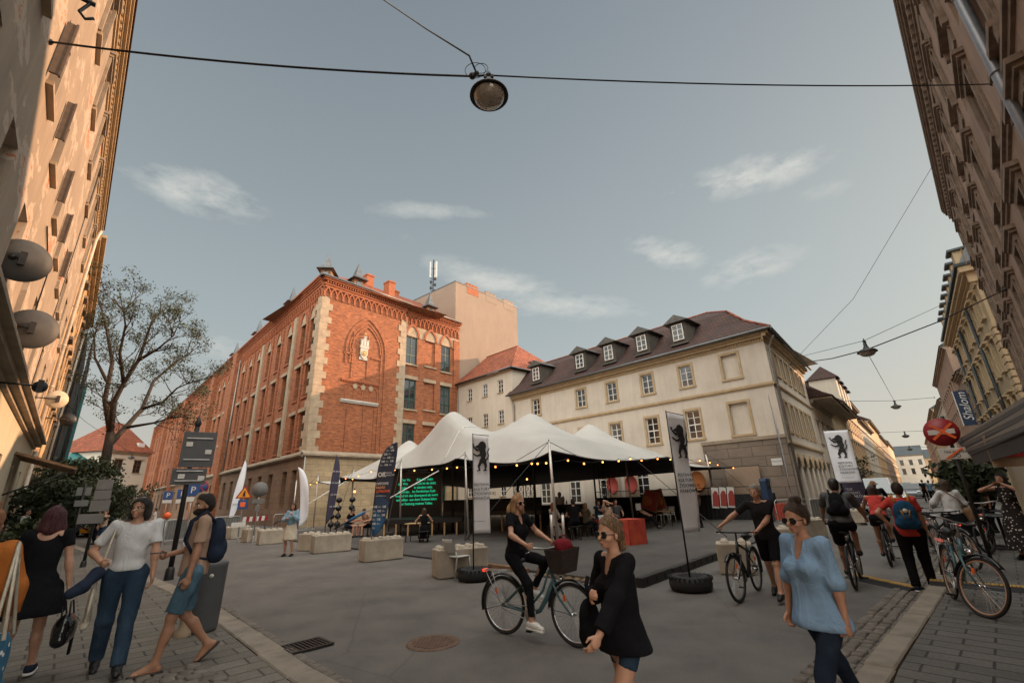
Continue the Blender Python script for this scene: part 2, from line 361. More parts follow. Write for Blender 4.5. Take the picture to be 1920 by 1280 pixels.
M['tent_top'] = mat('off_white_stretch_fabric', (.385, .37, .345), .8, .10, .8, bmp=.25, bscale=2.5)
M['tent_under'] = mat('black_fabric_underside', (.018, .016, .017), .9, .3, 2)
M['concrete'] = mat('cast_concrete', (.40, .34, .27), .9, .28, 2.4, bmp=.35, bscale=18)
M['plastic_grey'] = mat('pale_grey_plastic', (.46, .46, .44), .45, .05, 6)
M['plastic_white'] = mat('white_plastic', (.7, .69, .66), .4, .05, 6)
M['red_box'] = mat('printed_orange_red_panel', (.52, .085, .03), .5, .1, 2.6, c2=(.30, .02, .035))
M['red'] = mat('red_paint', (.45, .02, .025), .45, .1, 6)
M['sign_red'] = mat('traffic_sign_red', (.30, .015, .02), .45, .1, 6)
M['orange_tape'] = mat('fluorescent_orange_tape', (.85, .14, .03), .5, .05, 6)
M['sign_white'] = mat('sign_white', (.62, .60, .56), .5, .06, 6)
M['navy_sign'] = mat('navy_sign', (.012, .03, .075), .6, .1, 5); M['sign_blue'] = mat('sign_blue', (.02, .07, .22), .5, .06, 6)
M['sign_yellow'] = mat('sign_yellow_orange', (.80, .30, .02), .5, .06, 6)
M['sign_grey'] = mat('sign_back_grey', (.085, .085, .09), .6, .15, 5)
M['ink'] = mat('black_ink', (.015, .015, .017), .7, .1, 6)
M['ink_red'] = mat('red_ink', (.5, .05, .03), .7, .1, 6)
M['ink_white'] = mat('white_ink', (.65, .63, .6), .7, .05, 6)
M['flag_white'] = mat('white_banner_cloth', (.76, .76, .80), .85, .06, 4)
M['flag_navy'] = mat('navy_banner_cloth', (.035, .04, .07), .8, .1, 4)
M['flag_purple'] = mat('plum_banner_cloth', (.065, .055, .095), .8, .1, 4)
M['flag_blue'] = mat('blue_banner_cloth', (.03, .12, .26), .8, .1, 4)
M['beige_cloth'] = mat('beige_banner_cloth', (.30, .215, .15), .9, .1, 3)
M['circle_red'] = mat('printed_red_disc', (.30, .045, .035), .85, .1, 4)
M['circle_orange'] = mat('printed_orange_disc', (.42, .14, .04), .85, .1, 4)
M['screen_text'] = mat('green_glowing_text', (0, .1, .05), .6, .05, 5, emis=(.02, .62, .30), es=.42)
M['screen'] = mat('black_screen', (.004, .006, .006), .35, .1, 5)
M['bulb'] = mat('glowing_bulb', (.9, .5, .2), .4, .02, 5, emis=(1, .26, .05), es=5)
M['amber'] = mat('amber_lamp_glow', (.6, .05, .02), .4, .02, 5, emis=(1, .08, .03), es=.6)
M['wood'] = mat('worn_wood', (.22, .12, .06), .8, .35, 5, bmp=.2)
M['wood_light'] = mat('pale_timber', (.42, .28, .15), .8, .3, 5, bmp=.2)
M['leaf'] = mat('green_leaves', (.03, .042, .014), .7, .5, 1.3)
M['leaf_olive'] = mat('olive_thin_leaves', (.075, .08, .025), .7, .5, 1.3)  # paler olive leaf colour
M['bark'] = mat('tree_bark', (.035, .026, .02), .95, .4, 9, bmp=.6, bscale=30)
M['yellow_car'] = mat('yellow_car_paint', (.65, .28, .015), .3, .03, 3)
M['white_car'] = mat('white_car_paint', (.55, .55, .53), .3, .03, 3)
M['silver_car'] = mat('silver_car_paint', (.30, .32, .34), .3, .03, 3, metal=.4)
M['blue_car'] = mat('dark_blue_car_paint', (.03, .06, .12), .3, .03, 3)
M['dark_car'] = mat('dark_grey_car_paint', (.04, .045, .05), .3, .03, 3)
M['car_glass'] = glassmat('car_window_glass', (.02, .03, .035))
M['lamp_glass'] = mat('lamp_bowl_glass', (.32, .27, .22), .12, .3, 14, spec=.9)
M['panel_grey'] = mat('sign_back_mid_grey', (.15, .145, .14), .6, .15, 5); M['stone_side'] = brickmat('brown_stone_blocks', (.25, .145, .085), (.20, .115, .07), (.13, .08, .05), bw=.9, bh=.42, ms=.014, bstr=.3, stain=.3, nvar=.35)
M['dish'] = mat('grey_dish_paint', (.055, .053, .05), .6, .15, 8)
M['dish_pale'] = mat('pale_dish_paint', (.5, .40, .28), .6, .15, 8)
M['awning'] = mat('grey_brown_awning_canvas', (.13, .105, .085), .9, .12, 4, bmp=.1)
M['awning_dark'] = mat('dark_awning_stripe', (.05, .04, .035), .9, .12, 4)
# ---------------------------------------------------------------- ground
def asphaltmat(name, c, c2, cracks=True, rough=.8):
    m, t, b = newmat(name); tcn = N(t, 'ShaderNodeTexCoord'); P = tcn.outputs['Object']
    n1 = noise(t, P, .22, 7, .6); n2 = noise(t, P, 90, 3, .8); n3 = noise(t, P, 2.3, 6, .7)
    a = ramp(t, n1.outputs[0], [(.38, c2), (.62, c)]).outputs[0]; n4 = noise(t, P, .9, 8, .75); a = mix(t, 1, a, ramp(t, n4.outputs[0], [(.3, (.68,)*3), (.5, (1,)*3), (.75, (1.22, 1.2, 1.16))]).outputs[0], 'MULTIPLY')
    a = mix(t, 1, a, ramp(t, n3.outputs[0], [(.3, (.82, .82, .82)), (.7, (1.15, 1.15, 1.15))]).outputs[0], 'MULTIPLY')
    a = mix(t, .8, a, mix(t, 1, a, ramp(t, n2.outputs[0], [(.35, (.45, .45, .45)), (.55, (1, 1, 1)), (.72, (2.0, 1.95, 1.9))]).outputs[0], 'MULTIPLY'))
    if cracks:
        vn = N(t, 'ShaderNodeTexVoronoi', feature='DISTANCE_TO_EDGE'); vn.inputs['Scale'].default_value = .28
        wv = noise(t, P, 1.2, 6, .7); mx = mix(t, .12, P, wv.outputs['Color']); t.links.new(mx, vn.inputs['Vector'])
        r = ramp(t, vn.outputs['Distance'], [(0, (.72, .72, .72)), (.004, (1, 1, 1))]); a = mix(t, 1, a, r.outputs[0], 'MULTIPLY')
    t.links.new(a, b.inputs['Base Color']); b.inputs['Roughness'].default_value = rough
    rr = ramp(t, n3.outputs[0], [(.3, (.62,)*3), (.7, (.9,)*3)]); t.links.new(rr.outputs[0], b.inputs['Roughness'])
    bump(t, b, n2.outputs[0], .5, .006); return m
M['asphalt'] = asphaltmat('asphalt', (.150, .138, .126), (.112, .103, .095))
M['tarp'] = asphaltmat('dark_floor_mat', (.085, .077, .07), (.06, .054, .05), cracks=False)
def slabmat(name, rot, w, h, c1, c2, mort):
    m, t, b = newmat(name); tcn = N(t, 'ShaderNodeTexCoord'); mp = N(t, 'ShaderNodeMapping'); mp.inputs['Rotation'].default_value = (0, 0, rot)
    t.links.new(tcn.outputs['Object'], mp.inputs[0])
    dn = noise(t, mp.outputs[0], 3, 4, .6)
    off = mix(t, .018, mp.outputs[0], dn.outputs['Color'])
    br = N(t, 'ShaderNodeTexBrick'); t.links.new(off, br.inputs['Vector']); br.inputs['Scale'].default_value = 1
    br.inputs['Brick Width'].default_value = w; br.inputs['Row Height'].default_value = h; br.inputs['Mortar Size'].default_value = .012; br.inputs['Mortar Smooth'].default_value = .3
    br.inputs['Color1'].default_value = (*c1, 1); br.inputs['Color2'].default_value = (*c2, 1); br.inputs['Mortar'].default_value = (*mort, 1)
    n1 = noise(t, mp.outputs[0], .7, 7, .65); n2 = noise(t, mp.outputs[0], 35, 4, .7)
    a = mix(t, 1, br.outputs[0], ramp(t, n1.outputs[0], [(.3, (.7, .7, .7)), (.7, (1.2, 1.17, 1.12))]).outputs[0], 'MULTIPLY')
    a = mix(t, .6, a, mix(t, 1, a, ramp(t, n2.outputs[0], [(.3, (.6, .6, .6)), (.7, (1.35, 1.35, 1.35))]).outputs[0], 'MULTIPLY'))
    t.links.new(a, b.inputs['Base Color']); b.inputs['Roughness'].default_value = .8
    ad = N(t, 'ShaderNodeMath', operation='MULTIPLY_ADD'); t.links.new(br.outputs['Fac'], ad.inputs[0]); ad.inputs[1].default_value = -1; t.links.new(n2.outputs[0], ad.inputs[2])
    bump(t, b, ad.outputs[0], .6, .012); return m
M['slab_l'] = slabmat('pavement_slabs_left', -RL+pi/2, .5, .25, (.165, .152, .132), (.12, .110, .096), (.05, .045, .04))
M['slab_r'] = slabmat('pavement_slabs_right', -RN+pi/2, .46, .23, (.128, .121, .112), (.094, .089, .082), (.028, .026, .024))
M['kerb'] = mat('granite_kerb', (.24, .205, .165), .85, .3, 3, bmp=.4, bscale=30)
M['sett'] = mat('granite_setts', (.15, .13, .11), .8, .45, 6, bmp=.4, bscale=30)

g = MB(); g.quad((-900, -60, 0), (900, -60, 0), (900, 1600, 0), (-900, 1600, 0)); struct('road', g, M['asphalt'])
KZ = .12
nL = Vector((DL.y, -DL.x)); nR = Vector((DR.y, -DR.x)); nN = Vector((DN.y, -DN.x))   # each points to the right of its street
def along(P, d, t): return (P[0]+d[0]*t, P[1]+d[1]*t)
PL0 = (-1.7*nL.x, -1.7*nL.y)          # left house row
PN0 = (2.0*nN.x, 2.0*nN.y)            # near right house
PR0 = (6.0*nR.x, 6.0*nR.y)            # far right house row
C0 = (13.90, 23.73); B0 = (-14.99, 32.73)
def slab_area(name, poly, m, z=KZ):
    b = MB(); n = len(poly); v = [(x, y, z) for x, y in poly]+[(x, y, .001) for x, y in poly]
    b.add(v, [tuple(range(n))]+[(i, n+i, n+(i+1) % n, (i+1) % n) for i in range(n)]); return struct(name, b, m)
kl = [(2.0, 1.5), (-.6, 3.9), (-2.12, 5.39), (-5.56, 9.1), (-20.86, 23.2), (-60, 61.5)]
kr = [(.9, 2.85), (3.19, 5.02), (6.64, 8.31), (12.2, 13.75)]
def inset(pts, d):     # move a polyline sideways (left of its direction)
    o = []
    for i, p in enumerate(pts):
        a = Vector(pts[max(i-1, 0)]); b = Vector(pts[min(i+1, len(pts)-1)]); t = (b-a).normalized(); o.append((p[0]-t.y*d, p[1]+t.x*d))
    return o
kli = inset(kl, .30); kri = inset(kr, -.26)
slab_area('pavement', [along(PL0, DL, -4), (1.5, -4), (1.9, .8)] + kli[1:] + [along(PL0, DL, 95)], M['slab_l'])
slab_area('pavement', [(2.1, -.5), (1.2, 2.55)] + kri[1:] + [along(PN0, DN, 20.5), along(PN0, DN, -3)], M['slab_r'])
def kerb_line(pts, width, side, name='kerb', ln=1.0, z=KZ+.006):
    b = MB(); random.seed(3)
    for i in range(len(pts)-1):
        a = Vector(pts[i]); e = Vector(pts[i+1]); L = (e-a).length; t = (e-a).normalized(); n = Vector((-t.y, t.x))*side
        k = max(1, int(L/ln)); st = L/k
        for j in range(k):
            if j*st > 45: break
            s0 = a+t*(j*st+.008); s1 = a+t*((j+1)*st-.008); q = random.uniform(-.006, .006); zz = z+random.uniform(-.004, .004)
            o0 = n*q; o1 = n*(width+q)
            v = [(*(s0+o0), 0), (*(s1+o0), 0), (*(s1+o1), 0), (*(s0+o1), 0)]; bb = .015
            v = [(p[0], p[1], -.01) for p in v]+[(p[0], p[1], zz-bb) for p in v]
            c = [s0+t*bb+o0+n*bb, s1-t*bb+o0+n*bb, s1-t*bb+o1-n*bb, s0+t*bb+o1-n*bb]
            v += [(p[0], p[1], zz) for p in c]
            b.add(v, [(0, 1, 5, 4), (1, 2, 6, 5), (2, 3, 7, 6), (3, 0, 4, 7), (4, 5, 9, 8), (5, 6, 10, 9), (6, 7, 11, 10), (7, 4, 8, 11), (8, 9, 10, 11)])
    return struct(name, b, M['kerb'])
kerb_line(kl[1:], .28, 1); kerb_line(kr, .24, -1)
def setts(pts, rows, side, off=.01, sz=.12, tmax=12, name='gutter_setts', z0=.012):
    b = MB(); random.seed(5)
    for i in range(len(pts)-1):
        a = Vector(pts[i]); e = Vector(pts[i+1]); L = min((e-a).length, tmax); t = (e-a).normalized(); n = Vector((-t.y, t.x))*side
        for r in range(rows):
            s = random.uniform(0, sz)
            while s < L-.03:
                ln = sz*random.uniform(.75, 1.25); w = sz*.88; c = a+t*(s+ln/2)+n*(off+sz*(r+.5)+random.uniform(-.008, .008))
                h = z0+random.uniform(0, .018); ry = atan2(t.y, t.x)+random.uniform(-.07, .07); q = .78
                ca, sa = cos(ry), sin(ry); v = []
                for (k, zz) in ((1, -.02), (1, h-.012), (q, h)):
                    for (x, y) in ((-ln/2+.006, -w/2), (ln/2-.006, -w/2), (ln/2-.006, w/2), (-ln/2+.006, w/2)):
                        v.append((c.x+x*k*ca-y*k*sa, c.y+x*k*sa+y*k*ca, zz))
                b.add(v, [(0, 1, 5, 4), (1, 2, 6, 5), (2, 3, 7, 6), (3, 0, 4, 7), (4, 5, 9, 8), (5, 6, 10, 9), (6, 7, 11, 10), (7, 4, 8, 11), (8, 9, 10, 11)], 0, True)
                s += ln
    return struct(name, b, M['sett'])
setts(kr, 4, 1); setts(kl[1:4], 2, -1)
# worn cobbled patch in the left pavement by the drain
b = MB(); random.seed(9)
for i in range(26):
    for j in range(12):
        p = Vector((-3.9, 5.15))+Vector((.74, -.67))*(i*.135+random.uniform(-.012, .012))+Vector((.67, .74))*(j*.14-.95+(i % 2)*.05)
        if p.x*nL.x+p.y*nL.y > 1.88: continue
        ry = atan2(-.67, .74)+random.uniform(-.2, .2); h = KZ+.012+random.uniform(0, .02); v = []
        for (k, zz) in ((1, KZ-.02), (1, h-.012), (.72, h)):
            for (x, y) in ((-.06, -.062), (.06, -.062), (.06, .062), (-.06, .062)): v.append((p.x+x*k*cos(ry)-y*k*sin(ry), p.y+x*k*sin(ry)+y*k*cos(ry), zz))
        b.add(v, [(0, 1, 5, 4), (1, 2, 6, 5), (2, 3, 7, 6), (3, 0, 4, 7), (4, 5, 9, 8), (5, 6, 10, 9), (6, 7, 11, 10), (7, 4, 8, 11), (8, 9, 10, 11)], 0, True)
struct('cobbles', b, M['sett'])
# pavements of the far street and of the cafe side
PRk = (2.9*nR.x, 2.9*nR.y)
slab_area('pavement', [along(PRk, DR, 37.5), along(PRk, DR, 260), along(PR0, DR, 260), along(PR0, DR, 33), along(PRk, DR, 34)], M['slab_r'])
kerb_line([along(PRk, DR, 37.5), along(PRk, DR, 75)], .2, 1)
C1 = (C0[0]*1.1, C0[1]*1.1); CK = (C1[0]+1.6*nR.x, C1[1]+1.6*nR.y)
slab_area('pavement', [along(C1, DR, -.2), along(CK, DR, .6), along(CK, DR, 260), along(C1, DR, 260)], M['slab_r'])
# pale painted lines on the far side street
b = MB(); p = Vector(along(PRk, DR, 26.0)); q = Vector((p.x+9, p.y-6.2)); n = (q-p).normalized(); k = Vector((-n.y, n.x))
b.quad((*(p-k*.06), .005), (*(q-k*.06), .005), (*(q+k*.06), .005), (*(p+k*.06), .005))
struct('road_marking', b, M['sign_white'])
# dark stage floor on the square with its low dark edge beams
K0 = Vector((2.30, 9.60))
def sq(a, b, z=0): p = K0+DL*a+DR*b; return Vector((p.x, p.y, z))
FZ = .05
b = MB(); P4 = [sq(0, 0), sq(27, 0), sq(27, 21.5), sq(0, 21.5)]
# floor reaches the front of the square; right part follows the photo's edge
b.add([(p.x, p.y, FZ) for p in P4]+[(p.x, p.y, .001) for p in P4], [(0, 1, 2, 3), (0, 4, 5, 1), (1, 5, 6, 2), (2, 6, 7, 3), (3, 7, 4, 0)])
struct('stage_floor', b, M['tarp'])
def beam(name, a, c, w, h, m, label, cat, group=None, z=0):
    a, c = Vector(a), Vector(c); d = c-a; L = d.length; o = thing(name, label, cat, (a.x, a.y, z), atan2(d.y, d.x), group)
    mb = MB(); k = max(1, int(L/1.2)); 
    for i in range(k): mb.box(L*i/k+.005, L*(i+1)/k-.005, -w/2, w/2, 0, h*random.uniform(.93, 1))
    mb.build('beam', m, o, bevel=.008)
    mb = MB()
    for i in range(int(L/.4)): mb.box(.2+i*.4, .26+i*.4, -w/2-.012, -w/2+.004, h*.25, h*.8)
    mb.build('bracket', M['iron'], o); return o
beam('edge_beam', sq(0, -.12), sq(0, 4.2)+Vector((0, -.1, 0)), .14, .17, M['black'], 'long low black edging beam on the right front edge of the dark floor beside the tyre base', 'floor edging')
beam('edge_beam', sq(3.0, -.1), sq(6.8, -.1), .12, .11, M['wood'], 'low brown timber edging beam behind the pale grey chair', 'floor edging')
# manhole and drain
def manhole(loc, label):
    o = thing('manhole_cover', label, 'manhole cover', loc); mb = MB()
    mb.lathe([(.001, .012), (.27, .012), (.285, .008), (.29, .012), (.33, .012), (.335, 0)], n=36); mb.build('rim', M['iron_rust'], o)
    mb = MB(); random.seed(1)
    for i in range(-5, 6):
        for j in range(-5, 6):
            if i*i+j*j < 27: mb.cbox((i*.048, j*.048, .014), (.034, .034, .008))
    mb.build('raised_pattern', M['iron_rust'], o); return o
M['iron_rust'] = mat('brown_cast_iron', (.13, .075, .05), .7, .35, 9, bmp=.3)
manhole((*gnd(812, 1205).xy, .001), 'round brown iron manhole cover in the asphalt before the cyclist')
o = thing('drain_grate', 'rectangular iron drain grate in the gutter at the left kerb', 'drain grate', (*gnd(556, 1217).xy, .002), RL+pi/2+.05)
mb = MB(); mb.box(-.36, .36, -.2, .2, 0, .006); mb.build('pit', M['black'], o)
mb = MB(); [mb.box(x0, x1, y0, y1, .005, .03) for x0, x1, y0, y1 in ((-.38, .38, -.22, -.18), (-.38, .38, .18, .22), (-.38, -.34, -.18, .18), (.34, .38, -.18, .18))]; mb.build('frame', M['iron'], o)
mb = MB(); [mb.box(-.33+i*.05, -.305+i*.05, -.18, .18, .01, .026) for i in range(14)]; mb.build('bars', M['iron'], o)
# round paving of timber discs beside the stage edge
o = thing('round_paver_mat', 'dark mat of round yellow-brown paver discs on the road by the bicycle front wheel', 'paver mat', (*gnd(1090, 1082).xy, .003), RL)
mb = MB(); mb.box(-1.0, 1.0, -.45, .45, 0, .012); mb.build('backing', M['black'], o)
mb = MB()
for i in range(9):
    for j in range(4): mb.lathe([(.085, .01), (.085, .022), (.001, .024)], (-.88+i*.22+(j % 2)*.1, -.33+j*.21, 0), 12)
mb.build('disc', mat('ochre_disc', (.20, .13, .06), .8, .4, 9), o)['kind'] = 'stuff'
# ---------------------------------------------------------------- buildings
def wall(mb, x0, x1, z0, z1, ops, y, s, depth=.22, mi=0, reveal=None, tw=0):
    """wall sheet at local y facing s (+1/-1 along y), with openings and their reveals"""
    reveal = mi if reveal is None else reveal
    xs = sorted({x0, x1} | {v for o in ops for v in (o[0], o[1]) if x0 < v < x1}); zs = sorted({z0, z1} | {v for o in ops for v in (o[2], o[3]) if z0 < v < z1})
    for i in range(len(xs)-1):
        for j in range(len(zs)-1):
            cx, cz = (xs[i]+xs[i+1])/2, (zs[j]+zs[j+1])/2
            if any(o[0] < cx < o[1] and o[2] < cz < o[3] for o in ops): continue
            q = [(xs[i], y, zs[j]), (xs[i+1], y, zs[j]), (xs[i+1], y, zs[j+1]), (xs[i], y, zs[j+1])]
            mb.add(q if s < 0 else q[::-1], [(0, 1, 2, 3)], mi)
    yd = y-s*depth
    for a, b, c, d in ops:
        for q in ([(a, y, c), (a, y, d), (a, yd, d), (a, yd, c)], [(b, y, d), (b, y, c), (b, yd, c), (b, yd, d)], [(a, y, d), (b, y, d), (b, yd, d), (a, yd, d)], [(b, y, c), (a, y, c), (a, yd, c), (b, yd, c)]):
            mb.add(q if s > 0 else q[::-1], [(0, 1, 2, 3)], reveal)
        q = [(a, yd, c), (b, yd, c), (b, yd, d), (a, yd, d)]; mb.add(q if s < 0 else q[::-1], [(0, 1, 2, 3)], reveal)
_wc = {}
def window(root, a, b, c, d, y, s, cols=2, rows=2, fm='white_frame', gm='glass', depth=.22, fw=.06, mw=.035, split=None, label=None):
    """one window part (frame with bars) and its pane sub-part, centred in the opening"""
    W, H = round(b-a, 2), round(d-c, 2); key = (W, H, cols, rows, fm, gm, s, fw, split)
    if key not in _wc:
        f = MB(); t = .06; w2, h2 = W/2-.004, H/2-.004; o0, o1 = (0, s*t)
        y0, y1 = min(o0, o1), max(o0, o1)
        f.box(-w2, -w2+fw, y0, y1, -h2, h2); f.box(w2-fw, w2, y0, y1, -h2, h2); f.box(-w2+fw, w2-fw, y0, y1, h2-fw, h2); f.box(-w2+fw, w2-fw, y0, y1, -h2, -h2+fw)
        ym0, ym1 = min(s*.008, s*(t-.008)), max(s*.008, s*(t-.008))
        for i in range(1, cols):
            x = -w2+2*w2*i/cols; q = mw*1.5 if (cols % 2 == 0 and i == cols//2) else mw*.8
            f.box(x-q/2, x+q/2, ym0, ym1, -h2+fw, h2-fw)
        for j in range(1, rows):
            z = -h2+2*h2*j/rows
            q = mw
            if split and abs(j-split) < .01: q = mw*1.9
            f.box(-w2+fw, w2-fw, ym0+.001, ym1-.001, z-q/2, z+q/2)
        fme = f.mesh('window', M[fm]); f.fixn(fme)
        g = MB(); yy = s*.012; g.box(-w2+fw*.6, w2-fw*.6, min(yy, yy+s*.006), max(yy, yy+s*.006), -h2+fw*.6, h2-fw*.6)
        gme = g.mesh('pane', M[gm]); g.fixn(gme); _wc[key] = (fme, gme)
    fme, gme = _wc[key]
    o = link('window', fme, root, ((a+b)/2, y-s*(depth-.004), (c+d)/2)); link('pane', gme, o)
    if label: o['label'] = label
    return o
def frame_trim(mb, a, b, c, d, y, s, w=.16, t=.05, sill=.1, mi=0):
    y0, y1 = min(y+s*.003, y+s*t), max(y+s*.003, y+s*t)
    mb.box(a-w, a, y0, y1, c, d, mi); mb.box(b, b+w, y0, y1, c, d, mi); mb.box(a-w, b+w, y0, y1, d, d+w, mi)
    y2, y3 = min(y+s*.003, y+s*(t+sill)), max(y+s*.003, y+s*(t+sill)); mb.box(a-w-.03, b+w+.03, y2, y3, c-.12, c, mi)
def each(name, m, parent, items, fn):
    for it in items: mb = MB(); fn(mb, *it); mb.build(name, M[m], parent)
def ybox(mb, x0, x1, ya, yb, z0, z1, mi=0): mb.box(x0, x1, min(ya, yb), max(ya, yb), z0, z1, mi)
def cornice(mb, x0, x1, y, s, z, prof, mi=0):
    """prof: list of (height, outset) steps from z upward; mitred by stepping"""
    zz = z
    for h, o in prof: ybox(mb, x0, x1, y+s*.002, y+s*o, zz, zz+h, mi); zz += h
def dentils(mb, x0, x1, y, s, z0, z1, o, w, step, mi=0):
    n = int((x1-x0)/step)
    for i in range(n): x = x0+step*(i+.5); ybox(mb, x-w/2, x+w/2, y+s*.003, y+s*o, z0, z1, mi)
def downpipe(root, x, y, s, z0, z1, r, m, kink=None):
    mb = MB(); pts = [(x, y+s*(r+.06), z0), (x, y+s*(r+.06), z1)]
    if kink: pts += [(x+kink[0]*.5, y+s*(r+.06+kink[1]*.5), z1+.35), (x+kink[0], y+s*(r+.06+kink[1]), z1+.6)]
    mb.tube(pts, r, 12); z = z0+.6
    while z < z1: mb.lathe([(r, -.03), (r+.014, -.03), (r+.014, .03), (r, .03)], (x, y+s*(r+.06), z), 12); ybox(mb, x-.015, x+.015, y, y+s*.07, z-.012, z+.012); z += 2.0
    return mb.build('downpipe', m, root)

# ===== left house, peeling ochre plaster ===========================================================
def left_house():
    o = thing('peeling_house', 'tall ochre house with peeling plaster, warm in the sun, filling the left edge', 'house', PL0, RL)
    s = -1; rows = []; ops = []
    T0, T1, ZT = -4.0, 29.6, 15.7
    for k in range(-3, 6): 
        t = 12.95+2.97*k
        if t > T0+1 and t < T1-1: ops.append((t-.5, t+.5, 12.75, 14.55))
    for k in range(-4, 7):
        t = 12.85+2.62*k
        if t > T0+1 and t < T1-1: ops.append((t-.48, t+.48, 8.85, 10.35))
    for k in range(-5, 8):
        t = 11.9+2.7*k
        if T0+1 < t < T1-1: ops.append((t-.45, t+.45, 5.7, 7.3))
    ops.sort(key=lambda q: q[0])
    mb = MB(); wall(mb, T0, T1, 4.5, ZT, ops, 0, s, .30); 
    mb.quad((T0, 0, ZT), (T1, 0, ZT), (T1, 9, ZT), (T0, 9, ZT)); mb.quad((T1, 0, 0), (T1, 9, 0), (T1, 9, ZT), (T1, 0, ZT)); mb.quad((T0, 0, 0), (T0, 0, ZT), (T0, 9, ZT), (T0, 9, 0))
    mb.build('wall', M['leftwall'], o, fix=False)
    mb = MB(); gops = [(t-.42, t+.42, 1.2, 3.3) for t in (3.2, 6.2, 14.9, 19, 23.2, 24.6, 27.2)]
    wall(mb, T0, T1, 0, 4.5, gops, s*.10, s, .28); mb.quad((T0, -.1, 4.5), (T1, -.1, 4.5), (T1, 0, 4.5), (T0, 0, 4.5)); mb.build('ground_floor_wall', M['leftwall_base'], o, fix=False)
    mb = MB(); cornice(mb, T0, T1, -.10, s, 4.40, [(.10, .10), (.12, .26), (.08, .40)]); mb.build('string_course', M['stone_dark'], o)
    mb = MB(); cornice(mb, T0, T1, 0, s, ZT-.85, [(.08, .05), (.22, .03), (.10, .08), (.18, .06), (.10, .14), (.12, .23), (.10, .29)]); dentils(mb, T0, T1, 0, s, ZT-.43, ZT-.3, .11, .12, .3); mb.build('cornice', M['trim_ochre'], o)
    mb = MB(); ybox(mb, T0, T1, -.1, -.34, ZT+.06, ZT+.12); mb.add([(T0, -.33, ZT+.12), (T1, -.33, ZT+.12), (T1, 6, ZT+3.2), (T0, 6, ZT+3.2)], [(0, 1, 2, 3)]); mb.build('roof', M['tile_dark'], o, fix=False)
    for i, (a, b, c, d) in enumerate(ops): window(o, a, b, c, d, 0, s, 2, 3, 'brown_frame' if i % 3 else 'white_frame', 'glass_dark', depth=.30, fw=.07)
    for a, b, c, d in gops: window(o, a, b, c, d, -.10, s, 2, 3, 'brown_frame', 'glass_dark', depth=.28, fw=.06)
    # sills and open dark shutters
    each('window_sill', 'stone_plain', o, ops, lambda mb, a, b, c, d: ybox(mb, a-.06, b+.06, -.002, -.10, c-.09, c))
    for t, zc, h in ((10.05, 8.95, 1.9), (12.4, 9.1, 1.55), (15.2, 9.1, 1.5), (17.7, 9.1, 1.5), (20.5, 9.1, 1.5)):
        mb = MB(); mb.box(-.02, .02, -.13, 0, -h/2*.62, h/2*.62); mb.box(-.035, .035, -.15, -.12, -h/2*.64, h/2*.64); mb.build('open_shutter', M['brown_frame'], o, (t-.55, -.02, zc+.5))
    for k in range(-2, 6):
        t = 12.95+2.97*k
        mb = MB(); ybox(mb, t-.68, t+.68, -.003, -.15, 14.72, 14.82); ybox(mb, t-.64, t+.64, -.003, -.10, 14.62, 14.72); ybox(mb, t-.62, t-.5, -.003, -.07, 12.75, 14.6); ybox(mb, t+.5, t+.62, -.003, -.07, 12.75, 14.6); mb.build('window_hood', M['stone_dark'], o)
    downpipe(o, 29.2, -.0, s, 4.6, 14.9, .075, M['pipe_w'], (0, .1)); downpipe(o, 29.35, -.1, s, .1, 4.3, .08, M['pipe_w'])
    # gas box and conduit on the wall
    mb = MB(); mb.tube([(17.2, -.03, 5.0), (17.2, -.03, 8.1), (14.5, -.03, 8.3)], .018, 6); mb.tube([(22, -.03, 4.9), (22.3, -.03, 14.6)], .015, 6); mb.build('cable', M['iron'], o)
    return o
left_house()
